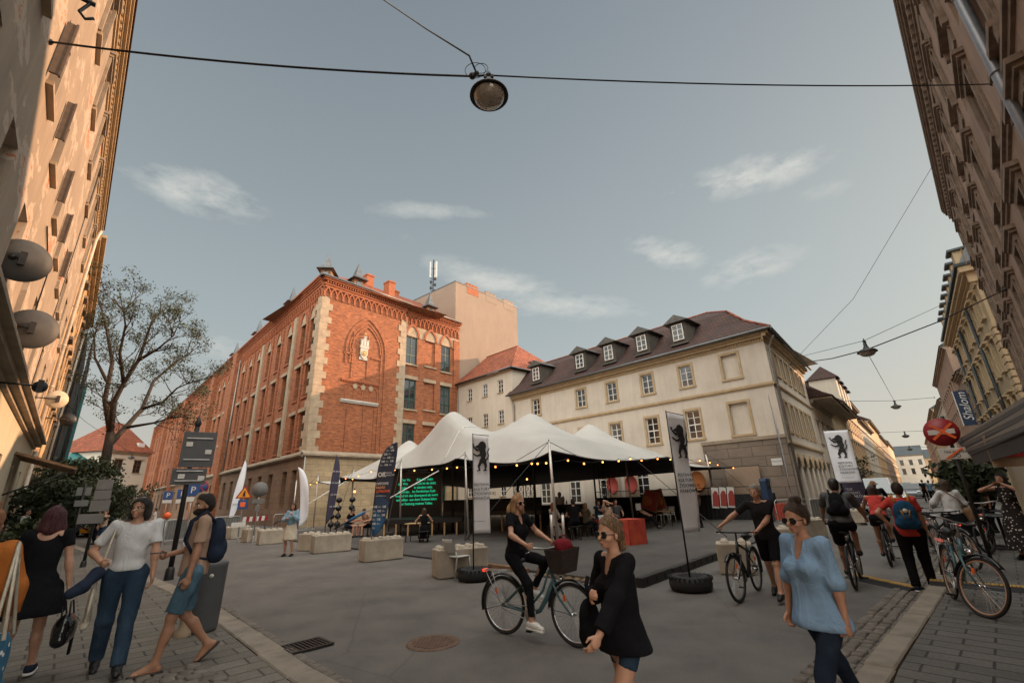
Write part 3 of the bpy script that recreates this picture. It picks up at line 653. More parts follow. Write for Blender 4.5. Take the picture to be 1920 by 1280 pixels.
def house_row_left():
    s = -1
    o = thing('ochre_house', 'narrower ochre house with brown windows next along behind the satellite dishes', 'house', along(PL0, DL, 29.6), RL)
    L, ZT = 17.0, 15.6; ops = [(1.6+2.6*i, 2.6+2.6*i, z, z+1.7) for z in (5.6, 9.0, 12.4) for i in range(6)]
    mb = MB(); wall(mb, 0, L, 0, ZT, ops, 0, s, .25); mb.quad((0, 0, ZT), (L, 0, ZT), (L, 9, ZT), (0, 9, ZT)); mb.quad((L, 0, 0), (L, 9, 0), (L, 9, ZT), (L, 0, ZT)); mb.build('wall', M['leftwall2'], o, fix=False)
    for q in ops: window(o, *q, 0, s, 2, 2, 'brown_frame', 'glass_dark', depth=.25)
    mb = MB(); cornice(mb, 0, L, 0, s, ZT-.6, [(.15, .1), (.2, .3), (.15, .5)]); mb.build('cornice', M['trim_ochre'], o)
    each('window_hood', 'stone_dark', o, ops, lambda mb, a, b, c, d: ybox(mb, a-.15, b+.15, -.003, -.16, d+.05, d+.2))
    mb = MB(); mb.box(3, 8, -.25, -.003, 3.1, 3.5); mb.build('shop_fascia', M['brown_frame'], o)
    downpipe(o, L-.4, 0, s, .1, 15, .07, M['pipe_w'])
    o = thing('netted_house', 'dark house wrapped in building netting with a teal end strip on the left street', 'house', along(PL0, DL, 46.7), RL)
    L, ZT = 13.0, 15.0; ops = [(1.2+2.3*i, 2.1+2.3*i, z, z+1.8) for z in (4.6, 8.0, 11.4) for i in range(5)]
    mb = MB(); wall(mb, 0, L, 0, ZT, ops, -.35, s, .2); mb.box(0, L, -.3, 8, 0, ZT-.05); mb.build('wall', M['netting'], o, fix=False)
    for q in ops: window(o, *q, -.35, s, 2, 2, 'brown_frame', 'glass_dark', depth=.2)
    mb = MB(); mb.box(L+.02, L+4.5, -.9, 6, 2.8, 13.5); mb.build('teal_screen', M['teal'], o)
    mb = MB()
    for k in range(7): mb.tube([(k*2.1, -.7, 0), (k*2.1, -.7, ZT)], .03, 6)
    for k in range(1, 8): mb.tube([(0, -.72, k*2), (L, -.72, k*2)], .025, 6)
    mb.build('scaffolding', M['iron'], o)
house_row_left()

# ===== red brick school ============================================================================
def pointed(cx, z0, w, h, n=10):
    """pointed arch polyline from left springing to right springing"""
    r = (w*w/4+h*h)/(w); pts = []
    aM = math.acos(max(-1, min(1, (r-w/2)/r)))
    for i in range(n+1): a = pi-aM*i/n; pts.append((cx-w/2+r+r*cos(a), z0+r*sin(a)))
    for i in range(1, n+1): a = aM-aM*i/n; pts.append((cx+w/2-r+r*cos(a), z0+r*sin(a)))
    return pts
def arch_band(mb, cx, z0, w, h, t, ya, yb, mi=0, n=8):
    i_ = pointed(cx, z0, w, h, n); o_ = pointed(cx, z0, w+2*t, h+t*1.25, n)
    for k in range(len(i_)-1):
        q = [i_[k], i_[k+1], o_[k+1], o_[k]]; mb.prism(q, min(ya, yb), max(ya, yb), 'xz', mi)
def brick_school():
    o = thing('brick_school', 'large neo-gothic red brick school with pale corner quoins and a blind arch front', 'school building', B0, RR)
    s = -1; ZT = 18.6; F = 14.9; ZL = 4.75
    # front: recessed right wing windows; x along the front (to the right)
    fops = [(8.42, 9.68, 13.35, 16.0), (12.6, 13.85, 13.35, 16.0), (8.42, 9.68, 9.2, 11.9), (12.6, 13.85, 9.2, 11.9), (8.42, 9.68, 5.3, 7.9), (12.6, 13.85, 5.3, 7.9)]
    blind = [(10.6, 11.85, 13.5, 16.0), (10.6, 11.85, 9.35, 11.9), (10.6, 11.85, 5.3, 7.9)]
    mb = MB(); wall(mb, 0, 8.1, ZL, ZT, [], 0, s); wall(mb, 8.1, F, ZL, ZT, fops+blind, .25, s, .14)
    mb.quad((8.1, 0, ZL), (8.1, .25, ZL), (8.1, .25, ZT), (8.1, 0, ZT)); mb.quad((F, .25, 0), (F, 12, 0), (F, 12, ZT), (F, .25, ZT)); mb.quad((0, 0, ZT), (F, 0, ZT), (F, 12, ZT), (0, 12, ZT))
    mb.build('wall', M['brick'], o, fix=False)
    for q in fops: window(o, *q, .25, s, 2, 3, 'green_frame', 'glass', depth=.14, fw=.09, mw=.07, split=1)
    # stone base and ledge
    mb = MB(); bo = [(9.3, 10.6, 1.2, 3.6), (12.3, 13.5, 1.2, 3.6)]; wall(mb, 0, 8.1, 0, ZL, [], -.12, s); wall(mb, 8.1, F, 0, ZL, bo, .13, s, .3)
    mb.quad((8.1, -.12, 0), (8.1, .13, 0), (8.1, .13, ZL), (8.1, -.12, ZL)); mb.build('stone_base', M['stone'], o, fix=False)
    for q in bo: window(o, *q, .13, s, 2, 3, 'green_frame', 'glass_dark', depth=.3)
    mb = MB(); cornice(mb, -.30, 8.1, -.12, s, ZL-.05, [(.1, .12), (.12, .26)]); mb.add([(-.3, -.38, ZL+.17), (8.1, -.38, ZL+.17), (8.1, -.01, ZL+.42), (-.3, -.01, ZL+.42)], [(0, 1, 2, 3)])
    cornice(mb, 8.1, F, .13, s, ZL-.05, [(.1, .12), (.12, .22)]); mb.build('ledge', M['stone_dark'], o, fix=False)
    # quoins
    for sd_ in (0, 1):
        mb = MB(); z = ZL+.2; i = 0
        while z < 17.2:
            h = .56; w1 = .62 if i % 2 else .92; w2 = .50 if i % 2 else .80
            if sd_: ybox(mb, 8.1-w1*.85, 8.14, .2, -.05, z, z+h-.012)
            else: ybox(mb, -.04, w1, .3, -.05, z, z+h-.012); mb.box(-.05, .0, -.05, w2+.1, z, z+h-.012)
            z += h; i += 1
        mb.build('quoins', M['stone_plain'], o)
    # big blind arch: stepped brick ribs and moulded outline
    mb = MB(); cx = 4.25
    for w, h, t, dp in ((3.55, 2.9, .15, .08), (3.0, 2.5, .10, .04), (2.55, 2.15, .12, .07)):
        arch_band(mb, cx, 13.4, w, h, t, .0, -dp, 0, 12)
    for x in (cx+1.38, cx+1.78): ybox(mb, x, x+.14, 0, -.085, ZL+.5, 13.4)
    for x in (cx-1.78-.14, cx-1.38-.14): ybox(mb, x, x+.12, 0, -.07, 12.2, 13.4)
    for x in (2.85, 4.3, 5.3): ybox(mb, x, x+.10, 0, -.06, ZL+.5, 9.0)
    for x in (2.95, 4.35): ybox(mb, x, x+.10, 0, -.06, 11.0, 14.9)
    ybox(mb, 2.2, 3.0, 0, -.07, 12.9, 13.05); ybox(mb, 4.7, 5.7, 0, -.07, 12.9, 13.05)
    mb.build('arch_moulding', M['brick'], o)
    mb = MB(); ybox(mb, 2.2, 5.6, 0, -.12, 10.72, 10.84); dentils(mb, 2.2, 5.6, 0, s, 10.6, 10.72, .09, .08, .16); mb.build('brick_band', M['brick_trim'], o)
    mb = MB(); cornice(mb, 2.25, 5.6, 0, s, 8.95, [(.12, .12), (.14, .2)]); mb.build('white_ledge', M['stone_white'], o)
    mb = MB()
    for k in range(4): x = 2.75+k*.72; arch_band(mb, x+.3, 10.0, .5, .42, .08, 0, -.06); 
    for k in range(5): x = 2.62+k*.72; ybox(mb, x, x+.1, 0, -.055, 9.22, 10.0); 
    mb.build('arcade', M['brick_trim'], o)
    mb = MB()
    for k in range(3): x = 3.42+k*.72; mb.prism([(x-.13, 10.15), (x+.13, 10.15), (x+.2, 10.45), (x, 10.6), (x-.2, 10.45)], -.09, -.058, 'xz')
    mb.build('arcade_spandrel', M['stone_plain'], o)
    # coat of arms plaque: stone shield under a castle of three turrets
    mb = MB(); ex = 3.95; ez = 12.65
    mb.prism([(ex-.38, ez), (ex+.38, ez), (ex+.38, ez+.25), (ex-.38, ez+.25)], -.10, -.062, 'xz')
    mb.prism([(ex-.34, ez+1.0), (ex-.34, ez+.45), (ex-.2, ez+.2), (ex, ez+.06), (ex+.2, ez+.2), (ex+.34, ez+.45), (ex+.34, ez+1.0)], -.17, -.063, 'xz')
    ybox(mb, ex-.4, ex+.4, -.063, -.2, ez+1.0, ez+1.2)
    for k, hh in ((-1, .45), (0, .75), (1, .45)):
        x = ex+k*.25; ybox(mb, x-.1, x+.1, -.063, -.22, ez+1.2, ez+1.2+hh); [ybox(mb, x-.12+j*.09, x-.06+j*.09, -.063, -.25, ez+1.2+hh, ez+1.3+hh) for j in range(3)]
    mb.build('stone_shield', M['stone_white'], o)
    mb = MB(); mb.ball((ex, -.2, ez+.55), .13, 8, sq=(1, .5, 1.2)); mb.torus((ex, -.19, ez+.55), .22, .03, 20, 6, 'y'); mb.ball((ex, -.15, ez+2.25), .1, 6); mb.build('gilded_ornament', mat('ochre_gilding', (.6, .38, .12), .6, .2, 9), o)
    # corbel frieze and cornice
    def frieze(mb, x0, x1, y, zt):
        st = .5; n = int((x1-x0)/st); st = (x1-x0)/n
        for k in range(n): x = x0+st*(k+.5); arch_band(mb, x, zt-1.05, st*.52, .3, .10, y, y-.12, 0, 4)
        ybox(mb, x0, x1, y-.002, y-.12, zt-.66, zt-.45); 
        for k in range(n+1): x = x0+st*k; ybox(mb, x-.07, x+.07, y-.002, y-.125, zt-1.5, zt-1.02)
        ybox(mb, x0-.1, x1+.1, y-.002, y-.2, zt-.45, zt-.3); ybox(mb, x0-.2, x1+.1, y-.002, y-.38, zt-.12, zt+.02); ybox(mb, x0-.3, x1+.15, y-.002, y-.5, zt+.02, zt+.16)
        dentils(mb, x0, x1, y, -1, zt-.3, zt-.12, .3, .11, .22)
    mb = MB(); frieze(mb, .1, 8.05, 0, ZT+.1); frieze(mb, 8.35, F, .25, ZT+.1); mb.build('cornice', M['brick_trim'], o)
    # pale plaster panels and arches above the top windows of the wing
    mb = MB(); ybox(mb, 8.2, F, .249, .225, 16.02, 17.1); [mb.prism(pointed((a+b)/2, 16.05, 1.25, 1.05)+[], .205, .2249, 'xz') for a, b, c, d in (fops[0], fops[1], blind[0])]; mb.build('arch_panel', M['stone_plain'], o)
    each('arch_surround', 'brick_trim', o, (fops[0], fops[1], blind[0]), lambda mb, a, b, c, d: arch_band(mb, (a+b)/2, 16.05, 1.25, 1.0, .2, .226, .12))
    each('lintel', 'stone_plain', o, fops[2:]+blind[1:], lambda mb, a, b, c, d: ybox(mb, a-.12, b+.12, .249, .15, d+.02, d+.34)); each('window_sill', 'stone_plain', o, fops+blind, lambda mb, a, b, c, d: ybox(mb, a-.1, b+.1, .249, .12, c-.14, c-.01))
    mb = MB(); mb.box(F-.7, F+.06, .1, .5, ZL+.2, 16.9); mb.build('end_pilaster', M['brick'], o)
    downpipe(o, 8.25, .25, s, .1, 18.0, .07, M['pipe'])
    # long left side: local y axis runs back; use a child empty turned along the left street
    sd = bpy.data.objects.new('side_wing', None); COL.objects.link(sd); sd.parent = o; sd.rotation_euler = (0, 0, RL-RR); s2 = 1
    ops = []; bays = []
    def bay(x, w, grp):
        for c, d in ((5.45, 8.1), (9.3, 12.0), (13.1, 15.75)): ops.append((x, x+w, c, d)); bays.append((x, w, c, d))
    for x in (.95, 3.0): bay(x, 1.05, 0)
    for g0 in (6.2, 15.6):
        for k in range(3): bay(g0+k*2.95+.2, 1.1, 1)
    for k in range(3): bay(28.0+k*2.6, 1.1, 2)
    for k in range(13): bay(40+k*4.2, 1.2, 2)
    LW = 97; lops = [(x, x+w, 1.3, 3.9) for x, w, c, d in bays if c < 6]
    mb = MB(); wall(mb, 0, LW, ZL, ZT, ops, 0, s2, .32); mb.quad((0, 0, ZT), (0, -12, ZT), (LW, -12, ZT), (LW, 0, ZT)); mb.build('side_wall', M['brick'], sd, fix=False)
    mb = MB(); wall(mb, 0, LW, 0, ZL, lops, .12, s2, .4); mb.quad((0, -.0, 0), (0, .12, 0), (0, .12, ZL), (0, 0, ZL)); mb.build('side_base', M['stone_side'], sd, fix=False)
    for x, w, c, d in bays: window(sd, x, x+w, c, d, 0, s2, 2, 3, 'green_frame', 'glass_dark', depth=.32, fw=.08, mw=.06)
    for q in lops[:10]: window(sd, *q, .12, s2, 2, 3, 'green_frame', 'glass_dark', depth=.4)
    mb = MB(); cornice(mb, -.0, LW, .12, s2, ZL-.05, [(.1, .12), (.12, .26)]); mb.add([(0, .38, ZL+.17), (LW, .38, ZL+.17), (LW, .01, ZL+.42), (0, .01, ZL+.42)], [(0, 1, 2, 3)]); mb.build('side_ledge', M['stone_dark'], sd, fix=False)
    each('window_arch', 'brick_trim', sd, [b for b in bays if b[3] > 15], lambda mb, x, w, c, d: arch_band(mb, x+w/2, 15.9, w+.1, .95, .16, .003, .12))
    each('brick_sill', 'brick_trim', sd, bays, lambda mb, x, w, c, d: ybox(mb, x-.1, x+w+.1, .003, .1, c-.14, c-.01))
    each('lintel', 'stone_plain', sd, [b for b in bays if b[0] < 40 and b[3] < 15], lambda mb, x, w, c, d: ybox(mb, x-.25, x+w+.25, .003, .13, d+.03, d+.3))
    each('arch_panel', 'stone_plain', sd, [b for b in bays if b[0] < 40 and b[3] > 15], lambda mb, x, w, c, d: mb.prism(pointed(x+w/2, 15.9, w+.08, .93), .004, .03, 'xz'))
    each('impost', 'stone_plain', sd, [b for b in bays if b[2] > 13], lambda mb, x, w, c, d: ybox(mb, x-.3, x+w+.3, .003, .05, 15.76, 15.9))
    each('pale_pilaster', 'stone_plain', sd, [(5.5,), (14.9,)], lambda mb, x: ybox(mb, x-.3, x+.35, .003, .16, ZL+.4, 17.0))
    each('buttress', 'brick', sd, [(25.2,), (36.5,), (58,), (79,), (96,)], lambda mb, x: ybox(mb, x-.9, x+.9, .003, .55, 0, ZT))
    each('brick_pilaster', 'brick', sd, [(2.6,), (8.9,), (11.9,), (18.2,), (21.2,)], lambda mb, x: ybox(mb, x-.2, x+.2, .003, .10, ZL+.3, 17))
    mb = MB(); st = .5; n = int(LW/st)
    for k in range(n):
        x = st*(k+.5)
        if x < 42: arch_band(mb, x, ZT-.95, st*.52, .3, .10, .003, .12, 0, 3)
        ybox(mb, x-.32, x-.18, .002, .125, ZT-1.4, ZT-.95)
    ybox(mb, 0, LW, .002, .12, ZT-.56, ZT-.35); ybox(mb, 0, LW, .002, .2, ZT-.35, ZT-.2); ybox(mb, 0, LW, .002, .38, ZT-.02, ZT+.12); ybox(mb, 0, LW, .002, .5, ZT+.12, ZT+.26)
    dentils(mb, 0, LW, 0, 1, ZT-.2, ZT-.02, .3, .11, .24); mb.build('side_cornice', M['brick_trim'], sd)
    downpipe(sd, 24.1, 0, 1, 3.9, 17.6, .08, M['pipe']); downpipe(sd, 26.3, 0, 1, .1, 17.6, .07, M['pipe'])
    # roof: hipped at the corner
    z0, z1 = ZT+.27, ZT+4.3
    a = Vector((-.45, -.5, z0)); bR = Vector((F, -.3, z0)); rR = Vector((F, 6.5, z1+.3)); 
    dl = Vector((cos(RL-RR), sin(RL-RR))); inn = Vector((dl.y, -dl.x)); cL = Vector((dl.x*LW-inn.x*.5, dl.y*LW-inn.y*.5, z0))
    ridge0 = Vector((5.6, 6.2, z1)); rL = Vector((cL.x+inn.x*6.0, cL.y+inn.y*6.0, z1))
    mb = MB(); mb.add([a, bR, rR, ridge0], [(0, 1, 2, 3)]); mb.add([a, ridge0, rL, cL], [(0, 1, 2, 3)]); mb.add([bR+Vector((0, 13, 0)), rR, ridge0, Vector((5, 14, z0))], [(0, 1, 2, 3)]); mb.build('roof', M['tile_red'], o, fix=False)
    mb = MB(); mb.tube([a, Vector((8.3, -.5, z0)), ], .09, 8); mb.tube([Vector((8.3, -.25, z0)), bR], .09, 8); mb.tube([a, cL], .09, 8); mb.build('gutter', M['zinc'], o)
    def dormer(parent, x, y, z, rz=0, k=1.0):
        d = MB(); w, h = .42*k, .95*k
        d.box(-w, w, -.1, 1.6, 0, h); ob = d.build('dormer', M['wood'], parent, (x, y, z), (0, 0, rz))
        d = MB(); e = .72*k; v = [(-e, -.5, h), (e, -.5, h), (e, 1.6, h), (-e, 1.6, h), (-e*.45, -.12, h+.42), (e*.45, -.12, h+.42), (e*.45, .5, h+.42), (-e*.45, .5, h+.42), (0, .12, h+1.75*k)]
        d.add(v, [(0, 1, 5, 4), (1, 2, 6, 5), (2, 3, 7, 6), (3, 0, 4, 7), (4, 5, 8), (5, 6, 8), (6, 7, 8), (7, 4, 8), (0, 3, 2, 1)]); d.build('dormer_spire', M['zinc'], ob)
        d = MB(); d.prism(pointed(0, .55*k, .44*k, .3*k)+[(.22*k, .2*k), (-.22*k, .2*k)], -.125, -.105, 'xz'); d.build('dormer_pane', M['glass'], ob)
    dormer(o, 3.3, .55, z0+.15); dormer(o, 11.6, .8, z0+.1, k=1.0)
    # corner spire dormers on the side
    v = Vector((-.02, .2)); dormer(o, .25, .35, z0-.05, -.75, .95)
    for x in (9.5, 20.5, 30.5, 45, 60): p = dl*x+inn*.35; dormer(o, p.x, p.y, z0+.05, RL-RR+pi, 1.05)
    for x, y, w, d_, h in ((6.3, 4.0, .38, .8, 3.7), (7.7, 2.4, .34, .9, 2.9), (9.9, 4.6, .3, .6, 3.4)):
        mb = MB(); mb.box(x-w, x+w, y-d_/2, y+d_/2, z0+.6, z0+h); mb.box(x-w-.06, x+w+.06, y-d_/2-.06, y+d_/2+.06, z0+h, z0+h+.15); mb.build('chimney', M['brick_trim'], o)
    # mast with antenna panels
    t = thing('antenna_mast', 'tall mobile phone mast with long panels on the brick school roof', 'antenna mast', (0, 0, 0), 0)
    p = at_dist(812, 545, 50.5); t.location = p-Vector((0, 0, 2.5)); mb = MB(); mb.tube([(0, 0, 0), (0, 0, 6.6)], .08, 8); [mb.tube([(-.35, 0, z), (.35, 0, z)], .04, 6) for z in (2.4, 3.2, 4.0, 5.4)]; mb.build('pole', M['iron'], t)
    for x, y, z in ((-.36, -.1, 5.2), (.36, -.1, 5.2), (0, .35, 5.2)): mb = MB(); mb.cbox((x, y, z), (.2, .14, 2.2)); mb.build('antenna_panel', M['plastic_grey'], t, bevel=.03)
    for i in range(5): mb = MB(); mb.cbox((.25*(-1)**i, -.15, 2.3+i*.4), (.26, .2, .3)); mb.build('radio_unit', M['iron'], t)
    return o
brick_school()

# ===== tall windowless block behind ===============================================================
def vplane(px, py, P, d):   # pixel ray met with the vertical plane through P along d -> (t, z)
    n = Vector((-d[1], d[0])); r3 = ray(px, py); k = (P[0]*n.x+P[1]*n.y)/(r3.x*n.x+r3.y*n.y); q = Vector((r3.x*k, r3.y*k)); return (q-Vector(P)).dot(Vector(d)), CH+r3.z*k
PB = Vector(B0)+DR*14.95+Vector((DL.x, DL.y))*0
tA, zA = vplane(858, 530, PB, DR); tB, zB = vplane(972, 575, PB, DR)
o = thing('tall_block', 'tall windowless salmon-coloured block rising behind the brick school roof', 'building', (PB.x, PB.y), RR)
mb = MB(); x0, x1 = tA, tB
zt = (zA+zB)/2
mb.box(x0, x1, .3, 14, 0, zt); mb.build('wall', M['blockwall'], o)
mb = MB(); mb.box(x0-.02, x1+.05, .26, 14.05, zt, zt+.12); mb.build('parapet_cap', M['zinc'], o)
for q in (.25, .55, .85):
    x = x0+(x1-x0)*q; mb = MB(); mb.box(x-.9, x+.9, .28, 1.0, zt-.8, zt+.35); [mb.box(x-.85+j*.3, x-.68+j*.3, .30, .95, zt+.35, zt+.5) for j in range(6)]; mb.build('chimney', M['brick_trim'] if q < .5 else M['blockwall'], o)
mb = MB(); xl = x0+(x1-x0)*.42; mb.box(xl, x1-1.6, -.9, .295, 0, 13.9); mb.build('stair_tower', M['blockwall'], o)
mb = MB(); dentils(mb, xl+.05, x1-1.65, -.9, -1, 13.5, 13.62, .06, .12, .3); ybox(mb, xl-.05, x1-1.55, -.88, -.98, 13.9, 14.0); mb.build('tower_band', M['stone_dark'], o)

# ===== cream L-shaped building =====================================================================
def cream():
    o = thing('cream_building', 'long cream building with a dark red tile roof and five dormers behind the tent', 'building', C0, RL)
    s = 1; L = 20.35; ZT = 9.75
    up = [(4.33, 5.1, 7.55, 8.85), (7.0, 7.8, 7.6, 8.88), (9.8, 10.6, 7.6, 8.9), (12.55, 13.35, 7.62, 8.92), (17.15, 18.0, 7.72, 8.98)]
    mid = [(4.28, 5.12, 4.4, 6.05), (7.02, 7.86, 4.38, 6.02), (9.78, 10.62, 4.38, 6.02), (12.5, 13.34, 4.38, 6.02), (17.1, 17.95, 4.4, 6.05)]
    low = [(5.2, 6.2, .95, 2.9), (8.2, 9.2, .95, 2.9), (11, 12, .95, 2.9), (13.7, 14.7, .95, 2.9), (16.6, 17.6, .95, 2.9)]
    blind = [(1.55, 2.45, 7.5, 8.9), (1.5, 2.5, 4.35, 6.08)]
    mb = MB(); wall(mb, 0, L, 0, ZT, up+mid+low+blind, 0, s, .16)
    mb.quad((0, 0, ZT), (0, -11, ZT), (L, -11, ZT), (L, 0, ZT)); mb.build('wall', M['cream'], o, fix=False)
    for i, q in enumerate(up): window(o, *q, 0, s, 2, 3, depth=.16, fw=.055)
    for i, q in enumerate(mid): window(o, *q, 0, s, 2, 4, depth=.16, fw=.055, split=2)
    for i, q in enumerate(low): window(o, *q, 0, s, 2, 4, depth=.16, fw=.055, split=3)
    for q in up+mid+blind: mb = MB(); frame_trim(mb, *q, 0, s, .14, .05, .02); mb.build('window_surround', M['trim_ochre'], o)
    mb = MB(); cornice(mb, 0, L, 0, s, 6.72, [(.07, .05), (.09, .10), (.05, .07)]); mb.build('belt_course', M['trim_ochre'], o)
    mb = MB(); cornice(mb, -.0, L, 0, s, ZT-.55, [(.08, .05), (.12, .05), (.14, .22), (.20, .36)]); dentils(mb, 0, L, 0, s, ZT-.47, ZT-.36, .12, .07, .14); mb.build('cornice', M['trim_ochre'], o)
    mb = MB(); mb.box(-.04, 4.35, .003, .16, 0, 3.95); mb.build('stone_plinth', M['stone_grey'], o)
    mb = MB(); mb.box(-.08, 4.4, .003, .22, 3.95, 4.12); mb.build('plinth_cap', M['stone_dark'], o)
    # side along the street to the right
    sd = bpy.data.objects.new('street_wing', None); COL.objects.link(sd); sd.parent = o; sd.rotation_euler = (0, 0, RR-RL); s2 = -1; L2 = 12.0
    r2 = [(1.7+1.55*i, 2.5+1.55*i, 7.55, 8.9) for i in range(6)]; r1 = [(1.7+1.55*i, 2.5+1.55*i, 4.4, 6.05) for i in range(6)]; ar = [(1.3+1.8*i, 2.4+1.8*i, 0, 2.7) for i in range(6)]
    mb = MB(); wall(mb, 0, L2, 0, ZT, r2+r1+ar, 0, s2, .3); mb.build('street_wall', M['cream'], sd, fix=False)
    for q in r2: window(sd, *q, 0, s2, 2, 3, depth=.3); 
    for q in r1: window(sd, *q, 0, s2, 2, 4, depth=.3)
    each('window_surround', 'trim_ochre', sd, r2+r1, lambda mb, *q: frame_trim(mb, *q, 0, s2, .12, .05, .03)); each('arch_surround', 'trim_ochre', sd, ar, lambda mb, a, b, c, d: arch_band(mb, (a+b)/2, 2.55, 1.1, .5, .16, -.003, -.08, 0, 6))
    mb = MB(); [mb.prism(pointed((a+b)/2, 2.55, 1.1, .5), -.02, -.004, 'xz') for a, b, c, d in ar]; mb.build('arch_opening', M['interior'], sd)
    mb = MB(); cornice(mb, -.12, L2, 0, s2, 6.72, [(.07, .05), (.09, .10), (.05, .07)]); cornice(mb, 0, L2, 0, s2, 3.6, [(.08, .06), (.1, .14)]); cornice(mb, -.4, L2, 0, s2, ZT-.55, [(.08, .05), (.12, .05), (.14, .22), (.20, .36)]); mb.build('street_cornice', M['trim_ochre'], sd)
    # mansard roof with kick
    E_ = .55; zt = ZT+.02
    dr = Vector((cos(RR-RL), sin(RR-RL)))                # street direction in this frame
    inx = Vector((1, 0)); 
    def P(x, d, z): return Vector((x+dr.x*d, dr.y*d, z))  # x along front, d back along the street
    LL = L+.3; D = 11
    e = [P(-E_, -E_, zt), P(LL, -E_, zt), P(LL, D, zt), P(-E_, L2+.3, zt)]
    k = [P(.9, .9, zt+1.15), P(LL, .9, zt+1.15), P(LL, D-1.5, zt+1.15), P(.9, L2+.3, zt+1.15)]
    m_ = [P(2.1, 2.1, zt+2.5), P(LL, 2.1, zt+2.5), None, P(2.1, L2+.3, zt+2.5)]
    rg = [P(4.0, 4.6, zt+3.75), P(LL, 4.6, zt+3.75), None, P(4.6, L2+.3, zt+3.9)]
    mb = MB()
    mb.add([e[0], e[1], k[1], k[0]], [(0, 1, 2, 3)]); mb.add([k[0], k[1], m_[1], m_[0]], [(0, 1, 2, 3)]); mb.add([m_[0], m_[1], rg[1], rg[0]], [(0, 1, 2, 3)], 1)
    mb.add([e[3], e[0], k[0], k[3]], [(0, 1, 2, 3)]); mb.add([k[3], k[0], m_[0], m_[3]], [(0, 1, 2, 3)]); mb.add([m_[3], m_[0], rg[0], rg[3]], [(0, 1, 2, 3)], 1)
    mb.add([P(LL, -E_, zt), P(LL, 9.5, zt), P(LL, 4.6, zt+3.75), P(LL, 2.1, zt+2.5), P(LL, .9, zt+1.15)], [(0, 1, 2, 3, 4)]); mb.add([rg[0], rg[1], P(LL, 9.5, zt), P(5, 9.5, zt)], [(0, 1, 2, 3)], 1)
    mb.add([e[0], P(-E_, -E_, zt-.06), P(LL, -E_, zt-.06), e[1]], [(0, 1, 2, 3)]); mb.add([P(-E_, -E_, zt-.05), P(LL, -E_, zt-.05), P(LL, .2, zt-.05), P(0, .2, zt-.05)], [(0, 1, 2, 3)])
    mb.build('roof', [M['tile_dark'], M['tile_dark']], o, fix=False)
    mb = MB(); mb.tube([e[0]+Vector((0, 0, -.05)), e[1]+Vector((0, 0, -.05))], .08, 8); mb.tube([e[0]+Vector((0, 0, -.05)), e[3]+Vector((0, 0, -.05))], .08, 8); mb.build('gutter', M['zinc'], o)
    mb = MB(); mb.tube([rg[0], rg[1]], .09, 6); mb.tube([e[0], k[0], m_[0], rg[0]], .08, 6); mb.build('ridge_tiles', M['tile_red'], o)
    # dormers
    for i, x in enumerate((4.76, 7.40, 10.11, 12.75, 17.39)):
        dm = MB(); y = .25; z = zt+.85
        dm.box(x-.55, x+.55, -1.9, y*0-.02, z-.3, z+1.15); ob = dm.build('dormer', M['wood_d'], o)
        dm = MB(); w = .85; a_ = [(x-w, .25, z+1.12), (x+w, .25, z+1.12), (x, .25, z+1.62)]; b_ = [(p, -2.3, q) for p, _, q in a_]
        dm.add(a_+b_, [(0, 1, 2), (3, 5, 4), (0, 2, 5, 3), (2, 1, 4, 5), (0, 3, 4, 1)]); dm.build('dormer_roof', M['zinc_dark'], ob)
        window(ob, x-.36, x+.36, z-.08, z+.98, 0.06, s, 2, 3, depth=.06, fw=.05)
        dm = MB(); dm.box(x-.6, x+.6, -.3, .16, z-.38, z-.3); dm.build('dormer_sill', M['zinc_dark'], ob)
    downpipe(sd, .35, 0, s2, .1, 8.9, .07, M['pipe'], (-.1, .35)); downpipe(o, L-.25, 0, 1, .1, 8.9, .05, M['pipe'], (.1, .3))
    mb = MB(); mb.box(.35, .85, .165, .185, 2.6, 2.95); pl = mb.build('house_number_plate', M['sign_white'], o)
    text('MIODOWA', .09, M['sign_blue'], pl, (.6, .192, 2.8), (pi/2, 0, pi), spacing=1.0, depth=.001)
    return o
M['wood_d'] = mat('dark_stained_timber', (.055, .045, .035), .8, .3, 4); M['zinc_dark'] = mat('dark_roof_zinc', (.10, .095, .085), .5, .3, 4, metal=.4)
cream()
# ===== small white building in the back corner =====================================================
WP = Vector(C0)+DL*20.4
o = thing('white_corner_house', 'small plain cream house with a red hipped roof in the corner beside the brick school', 'house', (WP.x, WP.y), RL)
s = 1; L = 8.0; ZT = 12.2
ops = [(x-.36, x+.36, z, z+1.15) for z in (10.35, 7.6, 4.8, 1.6) for x in (1.5, 3.65, 5.95)]
mb = MB(); wall(mb, 0, L, 0, ZT, ops, 0, s, .14); mb.quad((0, 0, 0), (0, 0, ZT), (0, -8, ZT), (0, -8, 0)); mb.quad((0, 0, ZT), (0, -8, ZT), (L, -8, ZT), (L, 0, ZT)); mb.build('wall', M['cream2'], o, fix=False)
for q in ops: window(o, *q, 0, s, 2, 3, depth=.14, fw=.05)
each('window_sill', 'trim_ochre', o, ops, lambda mb, a, b, c, d: ybox(mb, a-.05, b+.05, .003, .09, c-.07, c))
mb = MB(); cornice(mb, -.05, L, 0, s, ZT-.2, [(.1, .08), (.14, .2)]); mb.build('cornice', M['stone_plain'], o)
mb = MB(); z0 = ZT+.05; e = .45; v = [(-e, e, z0), (L, e, z0), (L, -4, z0+3.7), (3.1, -4, z0+3.7), (-e, -8.5, z0), (L, -8.5, z0)]
mb.add(v, [(0, 1, 2, 3), (4, 0, 3), (5, 4, 3, 2)]); mb.build('roof', M['tile_red'], o, fix=False)
mb = MB(); mb.tube([v[0], v[1]], .07, 8); mb.tube([v[0], v[4]], .07, 8); mb.build('gutter', M['zinc'], o)
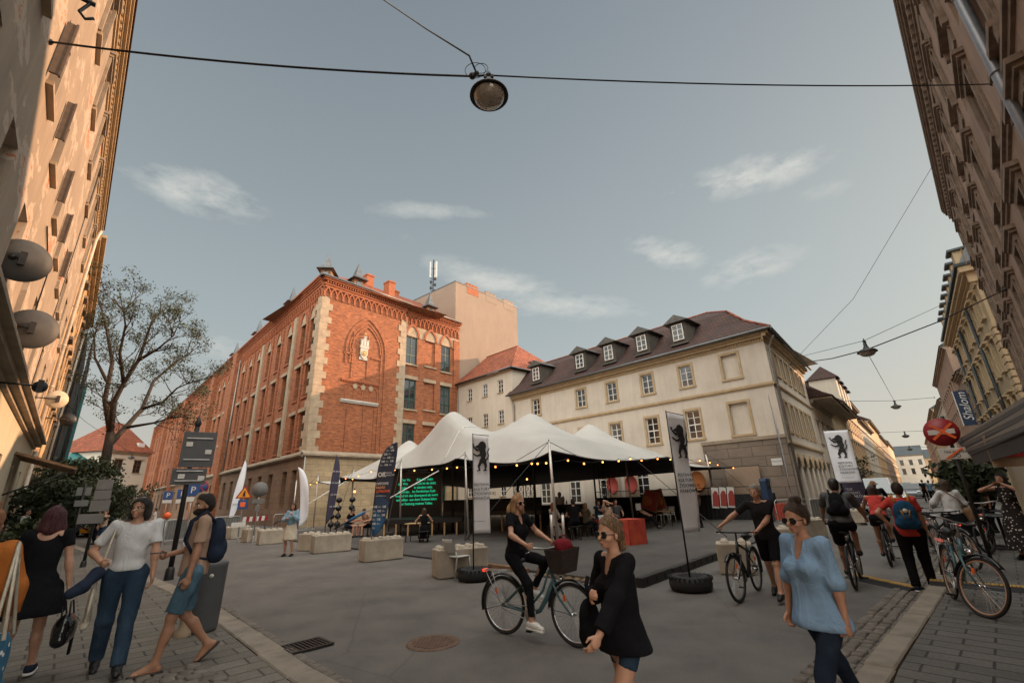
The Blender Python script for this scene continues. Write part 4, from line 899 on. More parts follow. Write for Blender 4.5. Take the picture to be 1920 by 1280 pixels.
mb = MB(); mb.tube([v[0], v[3], v[2]], .08, 6); mb.build('ridge_tiles', M['tile_red'], o)
downpipe(o, L-.25, 0, 1, .1, 11.6, .06, M['pipe'])
mb = MB(); mb.box(-.34, .05, -3.2, -2.2, z0+.85, z0+.95); mb.build('skylight', M['glass'], o, rot=(0, 0, 0))

# ===== near right house ============================================================================
def right_near():
    o = thing('pink_plaster_house', 'dark dusty-pink house with heavy brown window surrounds leaning in at the right edge', 'house', PN0, RN)
    s = 1; T0, T1, ZT = 2.0, 36.2, 17.5; sp = 3.75
    ops = []; hoods = []
    for k in range(10):
        t = 14.6-2*sp+k*sp
        for z, h in ((5.9, 1.95), (9.2, 2.0), (13.0, 1.8)):
            if T0+.8 < t < T1-1: ops.append((t-.55, t+.55, z, z+h)); hoods.append((t, z, h))
    for k in range(10):
        t = 14.6-2*sp+k*sp+sp/2
        if T0+.8 < t < T1-1: ops.append((t-.3, t+.3, 11.7, 12.5))
    g = [(6.5+3.75*k, 8.3+3.75*k, .3, 3.4) for k in range(8)]
    mb = MB(); wall(mb, T0, T1, 0, ZT, ops+g, 0, s, .35); mb.quad((T1, 0, 0), (T1, 0, ZT), (T1, -12, ZT), (T1, -12, 0)); mb.quad((T0, 0, ZT), (T0, -12, ZT), (T1, -12, ZT), (T1, 0, ZT)); mb.build('wall', M['rightwall'], o, fix=False)
    for i, q in enumerate(ops): window(o, *q, 0, s, 2, 3, 'brown_frame', 'glass_dark', depth=.35, fw=.07)
    for q in g: window(o, *q, 0, s, 3, 2, 'brown_frame', 'glass_dark', depth=.35, fw=.09)
    for t, z, h in hoods:
        mb = MB(); a, b = t-.55, t+.55
        for w_, ex in ((.12, .10), (.28, .055)):
            y1 = ex; mb.box(a-w_, a-w_+.14, .003, y1, z, z+h); mb.box(b+w_-.14, b+w_, .003, y1, z, z+h)
        mb.box(a-.28, b+.28, .003, .09, z+h, z+h+.2); mb.box(a-.36, b+.36, .003, .15, z+h+.2, z+h+.30); mb.box(a-.42, b+.42, .003, .22, z+h+.30, z+h+.42)
        mb.box(a-.3, b+.3, .003, .18, z-.14, z); mb.box(a-.3, a-.12, .003, .13, z-.42, z-.14); mb.box(b+.12, b+.3, .003, .13, z-.42, z-.14)
        if z > 12: mb.box(a-.1, b+.1, .003, .05, z-.9, z-.45)
        mb.build('window_surround', M['righttrim'], o)
    mb = MB()
    for z in (5.0, 8.55): cornice(mb, T0, T1, 0, s, z, [(.12, .06), (.1, .12)])
    mb.build('string_course', M['righttrim'], o)
    mb = MB(); cornice(mb, T0, T1, 0, s, ZT-1.5, [(.14, .06), (.4, .04), (.12, .1), (.28, .09), (.14, .18), (.16, .27), (.14, .33), (.14, .37)]); dentils(mb, T0, T1, 0, s, ZT-.84, ZT-.56, .2, .2, .5); mb.build('cornice', M['righttrim'], o)
    mb = MB(); 
    for k in range(9):
        t = 14.6-2*sp+k*sp+sp/2
        for j in range(5): mb.box(t+.55+j*.14, t+.62+j*.14, .003, .05, 14.9, 15.95)
    mb.build('fluted_panel', M['righttrim'], o)
    downpipe(o, 11.0, .0, 1, .2, 15.8, .09, M['pipe_g'])
    mb = MB(); mb.add([(T0, .38, ZT+.05), (T1, .38, ZT+.05), (T1, -6, ZT+3), (T0, -6, ZT+3)], [(0, 1, 2, 3)]); mb.build('roof', M['roof_dark'], o, fix=False)
    return o
right_near()
# ===== far right row ===============================================================================
def right_far():
    o = thing('sand_mansard_house', 'sand-coloured corner house with banded stonework, long row of roof dormers and a tall blue sign', 'house', along(PR0, DR, 40.6), RR)
    s = 1; L = 22.0; ZT = 15.2; ops = []
    for k in range(9):
        t = 1.6+2.35*k
        for z, h in ((4.6, 2.0), (8.2, 2.1), (11.8, 1.6)): ops.append((t-.5, t+.5, z, z+h))
    g = [(1+3.1*k, 2.9+3.1*k, .2, 3.2) for k in range(7)]
    mb = MB(); wall(mb, 0, L, 0, ZT, ops+g, 0, s, .3); mb.quad((0, 0, 0), (0, -9, 0), (0, -9, ZT), (0, 0, ZT)); mb.quad((L, 0, 0), (L, 0, ZT), (L, -9, ZT), (L, -9, 0)); mb.quad((0, 0, ZT), (0, -9, ZT), (L, -9, ZT), (L, 0, ZT)); mb.build('wall', M['shalomwall'], o, fix=False)
    for q in ops: window(o, *q, 0, s, 2, 3, 'brown_frame', 'glass_dark', depth=.3)
    for q in g: window(o, *q, 0, s, 2, 2, 'brown_frame', 'glass_dark', depth=.3)
    mb = MB()
    for z in [3.9+.46*i for i in range(16)]: mb.box(-.12, 0, -9, .02, z, z+.36); mb.box(-.1, 1.0, .003, .07, z, z+.36)
    mb.build('banded_stonework', M['rustic'], o)
    each('window_surround', 'rustic', o, ops, lambda mb, a, b, c, d: (mb.box(a-.16, a-.02, .003, .1, c, d), mb.box(b+.02, b+.16, .003, .1, c, d), mb.box(a-.25, b+.25, .003, .36, d+.2, d+.34), mb.box(a-.2, b+.2, .003, .18, d, d+.2), mb.box(a-.2, b+.2, .003, .2, c-.12, c)))
    mb = MB()
    cornice(mb, -.05, L, 0, s, ZT-1.4, [(.1, .1), (.5, .05), (.14, .2), (.2, .45), (.2, .62)]); mb.box(-.5, 0, -9, .6, ZT-.5, ZT-.1); mb.box(-.2, 0, -9, .3, ZT-1.2, ZT-.5); mb.build('cornice', M['rustic'], o)
    mb = MB(); mb.box(-.55, L, .3, .75, ZT-.08, ZT+.12); mb.box(-.6, -.4, -9, .75, ZT-.08, ZT+.12); mb.build('gutter', M['roof_dark'], o)
    mb = MB(); v = [(-.4, .5, ZT+.1), (L, .5, ZT+.1), (L, -1.4, ZT+3.6), (1.2, -1.4, ZT+3.6), (-.4, -9, ZT+.1), (1.2, -7, ZT+3.6), (L, -9, ZT+.1), (L, -7, ZT+3.6)]
    mb.add(v, [(0, 1, 2, 3), (4, 0, 3, 5), (6, 4, 5, 7), (3, 2, 7, 5)]); mb.build('roof', M['roof_dark'], o, fix=False)
    for k in range(8):
        x = 1.8+2.6*k; mb = MB(); mb.box(x-.5, x+.5, -1.4, .35, ZT+.15, ZT+1.7); ob = mb.build('dormer', M['rustic'], o); mb = MB(); mb.box(x-.7, x+.7, -1.4, .6, ZT+1.7, ZT+1.85); mb.build('dormer_roof', M['roof_dark'], ob)
    for x in (5.6, 12.5, 18.5): downpipe(o, x, .05, 1, .2, 14.0, .1, M['roof_dark'])
    sg = thing('blue_wall_sign', 'tall dark blue vertical sign with white script lettering on the sand-coloured house', 'sign', (0, 0, 0), 0)
    q0 = Vector(along(PR0, DR, 62.3)); pp = q0-nR*.75; sg.location = (pp.x, pp.y, 6.3); sg.rotation_euler = (0, 0, RR-pi/2)
    mb = MB(); mb.box(-.48, .48, -.06, .06, .3, 3.7); mb.build('panel', M['navy_sign'], sg); mb = MB(); mb.box(-.56, -.485, -.07, .07, .3, 3.7); mb.build('edge_strip', M['sign_white'], sg)
    text('Shalom', .95, M['ink_white'], sg, (.05, -.075, 2.1), (pi/2, -pi/2+.0, 0), shear=.35, depth=.01)
    mb = MB(); [mb.box(.6, .95, -.03, .03, z, z+.06) for z in (.6, 2, 3.5)]; mb.build('bracket', M['iron'], sg)
right_far()
def simple_house(o, L, ZT, s, wm, ops, depth=.22, back=9, cap='stone_dark', frame='brown_frame', roof=None, eave=.4, bays=True, glass='glass_dark'):
    mb = MB(); wall(mb, 0, L, 0, ZT, ops, 0, s, depth); y = -s*back
    mb.quad((0, 0, 0), (0, y, 0), (0, y, ZT), (0, 0, ZT)); mb.quad((L, 0, 0), (L, 0, ZT), (L, y, ZT), (L, y, 0)); mb.quad((0, 0, ZT), (0, y, ZT), (L, y, ZT), (L, 0, ZT)); mb.build('wall', wm, o, fix=False)
    for q in ops: window(o, *q, 0, s, 2, 3, frame, glass, depth=depth)
    mb = MB(); cornice(mb, -.05, L+.05, 0, s, ZT-.45, [(.12, .08), (.18, .22), (.15, eave)]); [ybox(mb, a-.18, b+.18, s*.003, s*.14, d+.06, d+.18) for a, b, c, d in ops]; [ybox(mb, a-.12, b+.12, s*.003, s*.1, c-.1, c) for a, b, c, d in ops]; mb.build('trim', M[cap], o)
    if roof:
        mb = MB(); h = roof[1]; e = s*(eave+.1); v = [(-.2, e, ZT+.02), (L+.2, e, ZT+.02), (L+.2, y/2, ZT+h), (-.2, y/2, ZT+h), (-.2, y, ZT), (L+.2, y, ZT)]
        mb.add(v, [(0, 1, 2, 3), (3, 2, 5, 4), (0, 3, 4), (1, 5, 2)]); mb.build('roof', M[roof[0]], o, fix=False)
# right side beyond the mansard house
random.seed(21)
def grid_ops(L, n, rows, w=1.0): st = L/n; return [(st*(i+.5)-w/2, st*(i+.5)+w/2, z, z+h) for z, h in rows for i in range(n)]
specs = [(62.9, 6.5, 12.0, 'blockwall', 'low salmon house with brown pilasters beyond the blue sign'), (69.6, 30, 16.2, 'rightwall', 'tall grey-pink gabled house further down the right side of the far street'), (99.8, 30, 14.0, 'cream2', 'pale house far down the right side of the far street'), (130, 55, 16.0, 'shalomwall', 'long sand-coloured house near the end of the right row'), (186, 55, 15.0, 'rightwall', 'last pinkish house of the right row')]
for t0, L, H_, wm, lb in specs:
    o = thing('terraced_house', lb, 'house', along(PR0, DR, t0), RR, 'houses along the far street')
    simple_house(o, L-.1, H_, 1, M[wm], grid_ops(L-.1, max(2, int(L/2.9)), ((4.3, 1.9), (7.9, 1.9), (11.3, 1.6)) if H_ > 13 else ((4.3, 1.9), (7.9, 1.9))), roof=('roof_dark', 3.0))
CE = along(C0, DR, 12.1)
specs = [(12.1, 11.0, 7.6, 'cream2', 'low cream house with deep eaves next along after the cream building', 1.4, 3.2), (23.3, 14, 8.6, 'shalomwall', 'yellowish house with projecting eaves and roof turrets on the left side of the far street', 1.2, 4.6), (37.5, 20, 11.5, 'leftwall2', 'sunlit ochre house with ivy at its base on the left side of the far street', .5, 3),
         (57.7, 26, 10.5, 'cream2', 'pale house in the left row of the far street', .5, 2.6), (83.9, 34, 13.0, 'leftwall2', 'ochre house in the middle of the left row of the far street', .5, 3), (118.2, 45, 12.5, 'blockwall', 'salmon house far along the left row', .5, 3), (163.5, 60, 14, 'leftwall2', 'last sunlit ochre house of the left row', .5, 3)]
for t0, L, H_, wm, lb, ev, rh in specs:
    o = thing('terraced_house', lb, 'house', along(C0, DR, t0), RR, 'houses along the far street')
    simple_house(o, L-.1, H_, -1, M[wm], grid_ops(L-.1, max(2, int(L/2.3)), ((1.0, 1.9), (4.3, 1.9), (7.5, 1.5)) if H_ > 8.9 else ((1.0, 1.9), (4.4, 1.6))), roof=('tile_dark', rh), eave=ev)
    if t0 == 23.3:
        for k in range(4): mb = MB(); mb.box(1.5+3.2*k, 2.9+3.2*k, -1.0, 1.2, H_+.3, H_+2.6); mb.add([(1.3+3.2*k, -1.3, H_+2.6), (3.1+3.2*k, -1.3, H_+2.6), (3.1+3.2*k, 1.4, H_+2.6), (1.3+3.2*k, 1.4, H_+2.6), (2.2+3.2*k, 0, H_+4.0)], [(0, 1, 4), (1, 2, 4), (2, 3, 4), (3, 0, 4)], 1); mb.build('roof_turret', [M['cream2'], M['tile_dark']], o)
# end of the street
EP = along(C0, DR, 232)
o = thing('street_end_house', 'grey-roofed cream house with two rows of windows closing the far end of the street', 'house', (EP[0], EP[1]), RR-pi/2+.0)
simple_house(o, 9.0, 12.0, -1, M['cream2'], grid_ops(9.0, 3, ((4.3, 2.2), (8.0, 2.0)), 1.2), roof=('roof_dark', 4))
o = thing('street_end_house', 'ochre house closing the far end of the street, right beside the grey-roofed one', 'house', (EP[0]+nR.x*9.1, EP[1]+nR.y*9.1), RR-pi/2)
simple_house(o, 12.0, 10.5, -1, M['leftwall2'], grid_ops(12.0, 4, ((4.3, 2.2), (7.6, 1.8)), 1.2), roof=('roof_dark', 3.5))
# end of the left street: cream house with red mansard
a = at_dist(182, 955, 96); b_ = at_dist(258, 950, 100); d = (b_-a).xy; L = d.length
o = thing('corner_house', 'cream house with red mansard roof behind the tree', 'house', (a.x, a.y), atan2(d.y, d.x))
top = at_dist(258, 850, 100).z
rw = [(top-3.2, 2.0), (top-7.2, 2.0), (top-11.2, 2.0)]
simple_house(o, L, top, -1, M['cream2'], [(x-.7, x+.7, z, z+h) for z, h in rw for x in (1.8, 6.2)] if L > 8 else [(x-.7, x+.7, z, z+h) for z, h in rw for x in (L*.25, L*.75)], back=12, cap='stone_plain')
mb = MB(); z = top+.05; v = [(-.6, -.6, z), (L+.6, -.6, z), (L-1.0, 1.3, z+2.3), (1.0, 1.3, z+2.3), (L/2+1.0, 4, z+5.0), (L/2-1.0, 4, z+5.0), (-.6, 12, z), (L+.6, 12, z)]
mb.add(v, [(0, 1, 2, 3), (3, 2, 4, 5), (0, 3, 5, 6), (1, 7, 4, 2)]); mb.build('roof', M['tile_red'], o, fix=False)
mb = MB(); mb.box(L*.68, L*.68+1.1, .2, .7, z+.8, z+1.6); mb.build('skylight', M['sign_white'], o)
a = at_dist(95, 955, 98); b_ = at_dist(180, 955, 97); d = (b_-a).xy
o = thing('teal_roofed_house', 'low teal-roofed house behind the bushes on the left street', 'house', (a.x, a.y), atan2(d.y, d.x))
simple_house(o, d.length-.2, at_dist(140, 880, 97).z, -1, M['cream2'], grid_ops(d.length, 4, ((4, 2),), 1.1), back=10, roof=('teal', 4))
# the square's far sides stand a tenth further out than first surveyed
FAR_K = 1.1
for o in list(bpy.data.objects):
    if o.parent is None and o.get('category') and (o.name.split('.')[0] in ('brick_school', 'tall_block', 'cream_building', 'white_corner_house', 'antenna_mast', 'street_end_house') or (o.name.startswith('terraced_house') and (o.location.x*nR.x+o.location.y*nR.y) < 0)):
        o.location = (o.location.x*FAR_K, o.location.y*FAR_K, o.location.z*FAR_K-.05); o.scale = (FAR_K,)*3
C0 = (C0[0]*FAR_K, C0[1]*FAR_K); B0 = (B0[0]*FAR_K, B0[1]*FAR_K)
# ---------------------------------------------------------------- the festival square
def atz(x, y, z): d = ray(x, y); t = (z-CH)/d.z; return Vector((d.x*t, d.y*t, z))
T0 = Vector((1.26, 16.10)); Q01 = Vector((12.6, 27.4)); Q10 = Vector((-14.4, 33.8)); Q11 = Vector((-3.8, 43.1))
PK = [(atz(995, 780, 5.5), 2.75, 1.9), (atz(850, 776, 6.1), 3.3, 2.1), (atz(1105, 797, 5.35), 2.6, 1.6), (atz(966, 792, 5.9), 2.6, 1.4), (atz(768, 827, 5.5), 2.4, 1.5)]
fp = [0, .25, .55, .82, 1.0]; rp = [0, .52, 1.0]       # poles along the two open edges
def scal(t, pts):
    for a, b in zip(pts, pts[1:]):
        if a <= t <= b: return sin(pi*(t-a)/(b-a))
    return 0
def tentz(u, v, x, y):
    z = 3.12-.12*v-.45*v*u; e0 = max(0, 1-v/.12); e1 = max(0, 1-u/.09)
    z -= .34*scal(u, fp)*e0**1.5+.30*scal(v, rp)*e1**1.5
    z -= .5*max(0, (v-.8)/.2)**2*.4
    k = 0
    for p, h, s in PK: r = sqrt((x-p.x)**2+(y-p.y)**2); r = sqrt(r*r+.35**2)-.35; k += ((p.z-2.95)*math.exp(-r/(s*1.45)))**3
    return z+k**(1/3)*min(1, v/.12+.25)*min(1, u/.1+.3)*min(1, (1-v)/.15+.3)
def tent():
    o = thing('stretch_tent', 'large off-white stretch tent with pointed peaks covering the square before the cream building', 'tent', (T0.x, T0.y, 0), 0)
    nu, nv = 110, 76; top = MB(); vs = []; 
    for i in range(nu+1):
        for j in range(nv+1):
            u, v = i/nu, j/nv; us = scal(v, rp)*.022*(1-u)**6; vv = scal(u, fp)*.045*(1-v)**6
            P_ = T0*(1-u)*(1-v)+Q10*u*(1-v)+Q01*(1-u)*v+Q11*u*v
            P_ = P_+(Q10-T0)*us+(Q01-T0)*vv
            vs.append((P_.x-T0.x, P_.y-T0.y, tentz(u, v, P_.x, P_.y)))
    fs = [(i*(nv+1)+j, (i+1)*(nv+1)+j, (i+1)*(nv+1)+j+1, i*(nv+1)+j+1) for i in range(nu) for j in range(nv)]
    me = MB().add(vs, [f[::-1] for f in fs], 0, True).mesh('canopy', M['tent_top']); c = link('canopy', me, o)
    c['label'] = 'off-white stretched canopy'
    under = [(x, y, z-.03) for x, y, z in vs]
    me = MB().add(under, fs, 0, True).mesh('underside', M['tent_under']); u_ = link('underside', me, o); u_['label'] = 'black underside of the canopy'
    mb = MB(); rim = [i*(nv+1) for i in range(nu+1)]; mb.tube([vs[k] for k in rim], .03, 6); mb.tube([vs[j] for j in range(nv+1)], .03, 6); mb.build('hem_rope', M['tent_under'], o)
    # dark triangular reinforcement wings at the poles and pale seams
    mb = MB()
    for p, h, s in PK[:2]:
        pass
    k = int(.34*nu); mb.tube([(vs[k*(nv+1)+j][0], vs[k*(nv+1)+j][1], vs[k*(nv+1)+j][2]+.022) for j in range(0, nv+1, 2)], .025, 5); mb.build('pale_seam', M['ink_white'], o)
    for p, h, s in PK:
        mb = MB(); mb.tube([(p.x-T0.x, p.y-T0.y, .05), (p.x-T0.x, p.y-T0.y, p.z-.12)], .05, 10); mb.build('inner_pole', M['iron'], o)
    return o
tent()
# edge poles with guy ropes: base pixel surveys, top heights
poles = []
def tent_pole(bx, by, h, lean=(0, 0), lbl='', rope=None):
    b = gnd(bx, by); o = thing('tent_pole', lbl, 'tent pole', (b.x, b.y, 0.0), 0, 'aluminium poles round the stretch tent')
    mb = MB(); mb.tube([(0, 0, .02), (lean[0], lean[1], h)], .045, 12); mb.lathe([(.11, 0), (.11, .02), (.05, .03)], (0, 0, 0), 12); mb.build('pole', M['alu'], o)
    mb = MB(); mb.tube([(lean[0], lean[1], h), (lean[0], lean[1], h+.09)], .016, 6); mb.build('pin', M['iron'], o)
    if rope is not None:
        mb = MB(); R_ = [Vector(q)-b for q in rope]; [mb.tube([(lean[0], lean[1], h+.01), tuple(q)], .011, 5) for q in R_]; mb.build('guy_rope', M['black'], o)
    poles.append(b); return o
BL = dict(b1=gnd(722, 1035)+Vector((0, 0, .62)), b2=gnd(625, 1020)+Vector((0, 0, .62)), b4=gnd(510, 1005)+Vector((0, 0, .62)), b9=gnd(872, 1062)+Vector((0, 0, .62)), r1=gnd(1372, 1060)+Vector((0, 0, .62)), r2=gnd(1480, 1015)+Vector((0, 0, .62)))
def mv(d, u_, v_=0, z=2.95):
    p = T0*(1-u_)*(1-v_)+Q10*u_*(1-v_)+Q01*(1-u_)*v_+Q11*u_*v_; return Vector((p.x, p.y, z))
tent_pole(1047, 1030, 3.45, (-.1, 0), 'thick tent pole at the front corner, right behind the cyclist basket', [mv(0, .08, 0, 2.95), mv(0, 0, .10, 2.95), BL['b9']])
tent_pole(1190, 990, 3.75, (-.1, 0), 'tent pole behind the orange-red cube', [mv(0, 0, .40, 2.95), mv(0, 0, .62, 2.95), BL['r1']])
tent_pole(1353, 975, 3.6, (-.35, -.2), 'leaning tent pole beside the three red posters', [mv(0, 0, .95, 2.9), BL['r2']])
tent_pole(1290, 981, 3.55, (-.15, 0), 'tent pole just right of the white lion banner', [mv(0, 0, .75, 2.9)])
tent_pole(1400, 965, 3.4, (-.3, 0), 'rightmost tent pole before the grey stone base', [mv(0, 0, 1, 2.8)])
tent_pole(879, 1015, 3.5, (-.15, 0), 'tent pole right behind the left lion banner', [mv(0, .2), mv(0, .3), BL['b9']])
tent_pole(750, 1003, 3.7, (-.1, 0), 'tent pole behind the dark checked feather flag', [mv(0, .5), mv(0, .6), BL['b1']])
tent_pole(656, 993, 3.75, (-.05, 0), 'tent pole beside the seated man in a dark T-shirt', [mv(0, .78), BL['b2']])
tent_pole(587, 991, 3.65, (0, 0), 'tent pole left of the slim plum feather flag', [mv(0, .97), BL['b4']])
tent_pole(546, 990, 3.4, (0, 0), 'leftmost tent pole behind the standing girl', [mv(0, 1.0), BL['b4']])
# pale webbing straps with blue ratchet sleeves, tied to the blocks
def strap(a, b, lbl):
    o = thing('ratchet_strap', lbl, 'strap', (b.x, b.y, b.z)); d = a-b
    mb = MB(); mb.tube([(0, 0, 0), d*.12], .035, 6); mb.build('hook', M['black'], o)
    mb = MB(); mb.tube([d*.12, d*.27], .06, 8); mb.build('sleeve', M['flag_blue'], o)
    mb = MB(); mb.tube([d*.27, d], .026, 6); mb.build('webbing', M['plastic_white'], o)
strap(mv(0, .33, .02, 2.95), BL['b2'], 'pale strap with blue sleeve running to the block with the plum flag')
strap(mv(0, .80, .02, 3.0), BL['b4'], 'pale strap with blue sleeve running to the block behind the standing girl')
# string of bulbs along the tent edge
def string_lights():
    o = thing('string_lights', 'string of glowing orange bulbs along the tent edge', 'string lights', (T0.x, T0.y, 0))
    L_ = [(562, 912), (570, 912), (582, 908), (594, 904), (630, 899), (648, 897), (661, 898), (672, 892), (696, 884), (722, 881), (740, 881), (777, 882), (810, 880), (838, 878), (857, 876), (889, 878), (929, 875), (969, 872), (997, 869), (1008, 869), (1024, 868)]
    R_ = [(1065, 863), (1095, 869), (1130, 866), (1160, 864), (1182, 860), (1203, 863), (1233, 860), (1257, 861), (1272, 862), (1312, 863), (1331, 867), (1346, 871), (1375, 877)]
    pts = []
    dl = (Q10-T0).normalized(); dr = (Q01-T0).normalized(); A = T0-Vector((.72, .69))*.12; A2 = T0+Vector((.72, -.69))*.12
    for x, y in L_: t, z = vplane(x, y, A, dl); p = A+dl*t; pts.append(Vector((p.x, p.y, z)))
    pr = []
    for x, y in R_: t, z = vplane(x, y, A2, dr); p = A2+dr*t; pr.append(Vector((p.x, p.y, z)))
    allp = pts+pr; mb = MB(); org = Vector((T0.x, T0.y, 0)); path = []
    for a, b in zip(allp, allp[1:]): path += [q-org+Vector((0, 0, .07)) for q in sag(a, b, .05, 4)][:-1]
    path.append(allp[-1]-org+Vector((0, 0, .07))); mb.tube(path, .008, 5); mb.build('cable', M['black'], o)
    bm = MB(); bm.ball((0, 0, 0), .034, 5); bme = bm.mesh('bulb', M['bulb']); sm = MB(); sm.lathe([(.02, .035), (.022, .09)], n=8); sme = sm.mesh('socket', M['black'])
    for p in allp+[atz(988, 898, 2.3), atz(665, 921, 2.0)]:
        b = link('bulb', bme, o, p-org); link('socket', sme, b)
string_lights()
# concrete blocks with round studs
_blk = {}
def block(cx, cy, rot, L, lbl, W=.62, H_=.60):
    o = thing('concrete_block', lbl, 'concrete block', (cx, cy, 0), rot, 'studded concrete ballast blocks round the tent')
    if L not in _blk:
        mb = MB(); mb.box(-L/2, L/2, -W/2, W/2, .01, H_); me = mb.mesh('block', M['concrete']); mb.fixn(me)
        st = MB(); st.lathe([(.088, 0), (.085, .025), (.065, .055), (.03, .07), (.001, .073)], n=14); _blk[L] = (me, st.mesh('stud', M['stud']))
    b = link('block', _blk[L][0], o); m = b.modifiers.new('bevel', 'BEVEL'); m.width = .025; m.segments = 2
    n = max(2, int(L/.24))
    for i in range(n):
        for j in (-1, 1): link('stud', _blk[L][1], o, (-L/2+L*(i+.5)/n, j*.15, H_-.002))
    return o
M['poster_red'] = M['circle_red']; M['stud'] = mat('pale_concrete_stud', (.42, .37, .30), .9, .2, 6, bmp=.3)
def block_px(ax, ay, bx, by, lbl, W=.62):
    """front bottom edge given by two ground pixels"""
    a, b = gnd(ax, ay).xy, gnd(bx, by).xy; d = (b-a); L = round(max(.7, min(1.7, d.length)), 1); d.normalize(); n = Vector((-d.y, d.x)); c = (a+b)/2+n*W/2; return block(c.x, c.y, atan2(d.y, d.x), L, lbl, W)
block_px(684, 1055, 755, 1047, 'concrete block at the foot of the dark checked feather flag')
block_px(587, 1039, 659, 1032, 'concrete block under the slim plum feather flag')
block_px(557, 1033, 584, 1033, 'short concrete block just left of the one under the plum flag')
block_px(484, 1022, 531, 1018, 'concrete block left of the standing girl')
block_px(466, 1017, 486, 1015, 'small concrete block tucked left of the block beside the girl')
block_px(432, 1011, 468, 1007, 'third concrete block from the left end of the row')
block_px(400, 1006, 432, 1003, 'leftmost concrete block with the curled white feather flag')
block_px(823, 1087, 915, 1077, 'concrete block behind the pale grey chair')
block_px(1352, 1078, 1420, 1080, 'concrete block behind the front wheel of the man walking his bike', .7)
block_px(1470, 1036, 1525, 1036, 'concrete block behind the woman in the blue shirt', .7)
block_px(1515, 1012, 1556, 1008, 'concrete block left of the rider with the black cap')
block_px(1580, 985, 1625, 985, 'concrete block between the two riders')
# ---- banners
def lion(mb, s, y, x0=0, z0=0, mi=0, fl=1):
    """rampant lion silhouette, unit height s, facing -x*fl, on plane y"""
    def pl(pts): mb.prism([(x0+fl*a*s, z0+b*s) for a, b in pts], y, y-.004, 'xz', mi)
    pl([(-.02, .98), (.08, 1.0), (.17, .93), (.20, .82), (.16, .70), (.06, .64), (-.06, .70), (-.12, .78), (-.20, .80), (-.19, .85), (-.10, .88)])      # head and mane
    pl([(-.06, .70), (.16, .72), (.20, .55), (.14, .40), (.02, .40), (-.02, .55)])                                                                        # chest
    pl([(.0, .43), (.14, .44), (.20, .33), (.10, .24), (-.02, .28), (-.06, .36)])                                                                         # hips
    pl([(-.05, .68), (-.14, .66), (-.24, .76), (-.30, .86), (-.26, .88), (-.20, .80), (-.10, .74)])                                                       # raised paw
    pl([(-.02, .58), (-.14, .54), (-.24, .60), (-.27, .56), (-.14, .48), (-.0, .50)])
    pl([(-.05, .34), (.04, .28), (-.04, .14), (-.02, .02), (-.14, .0), (-.15, .03), (-.08, .05), (-.12, .18)])                                            # legs
    pl([(.08, .28), (.19, .32), (.22, .16), (.18, .05), (.22, .0), (.08, .0), (.08, .03), (.13, .05), (.13, .16)])
    for k in range(3): pl([(-.30+.03*k, .86), (-.315+.03*k, .93), (-.285+.03*k, .90)]); pl([(-.28+.02*k, .57), (-.32+.02*k, .62), (-.27+.02*k, .61)])
    pl([(.17, .34), (.24, .36), (.30, .50), (.27, .62), (.32, .74), (.29, .76), (.23, .62), (.26, .50), (.21, .41), (.16, .38)])                          # tail
def flag_banner(name, lbl, loc, rz, z0, z1, w, mat_, base=None, wave=.02, texts=(), lionat=None, pole_side=-1, top_arm=True, pole_h=None, lean=0):
    o = thing(name, lbl, 'banner', loc, rz); x0 = 0 if pole_side < 0 else -w
    pole_h = pole_h or z1+.04
    mb = MB(); mb.tube([(0, 0, .02), (0, 0, z0+.5), (0, 0, pole_h)], [.018, .014, .010], 8)
    if top_arm: mb.tube([(0, 0, z1+.02), (x0+w if pole_side < 0 else -w, 0, z1-.04)], .008, 6)
    mb.build('pole', M['black'], o)
    mb = MB(); n, m = 6, 24; vs = []
    for j in range(m+1):
        for i in range(n+1):
            u, t = i/n, j/m; vs.append((x0+w*u, wave*sin(3.1*t*pi+u*2.2)*(.2+u if pole_side < 0 else 1.2-u), z0+(z1-z0)*t-.06*u*(t if top_arm else 1)))
    mb.add(vs, [(j*(n+1)+i, j*(n+1)+i+1, (j+1)*(n+1)+i+1, (j+1)*(n+1)+i) for j in range(m) for i in range(n)], 0, True); c = mb.build('cloth', mat_, o, fix=False)
    sm = c.modifiers.new('thick', 'SOLIDIFY'); sm.thickness = .004; sm.offset = 0
    if lionat: lm = MB(); lion(lm, lionat[2], -wave-.008, lionat[0], lionat[1]); lm.build('lion_emblem', M['ink'], o)
    for s, sz, x, z, mt in texts: text(s, sz, M[mt], o, (x, -wave-.012, z), (pi/2, 0, 0), depth=.0015, align='LEFT')
    return o
def tyre_base(loc, lbl, k=1.0):
    o = thing('tyre_base', lbl, 'flag base', loc); mb = MB(); mb.lathe([(.08, .02), (.30*k, .0), (.36*k, .04), (.375*k, .12), (.36*k, .20), (.30*k, .245), (.2, .24), (.17, .18), (.06, .18)], n=36); mb.build('tyre', M['rubber'], o)
    mb = MB(); [mb.cbox((cos(q)*.345*k, sin(q)*.345*k, .215), (.09, .03, .05), rot=q) for q in [2*pi*i/26 for i in range(26)]]; mb.build('tread', M['rubber'], o); return o
fest = lambda x, z, sz=.105: [(t, sz, x, z-i*sz*1.12, 'ink') for i, t in enumerate(('FESTIWAL', 'KULTURY', 'ŻYDOWSKIEJ', 'KRAKÓW'))]
p = gnd(888, 1088); flag_banner('lion_banner', 'narrow white festival banner with black lion standing by the pale grey chair', (p.x, p.y, .0), -.25, .95, 3.12, .40, M['flag_white'], texts=fest(.03, 1.98, .088)+[('www.jewishfestival.pl', .03, .03, 1.2, 'ink')], lionat=(.21, 2.28, .68))
tyre_base((p.x+.02, p.y+.02, 0), 'black tyre base of the left lion banner, behind the pale grey chair')
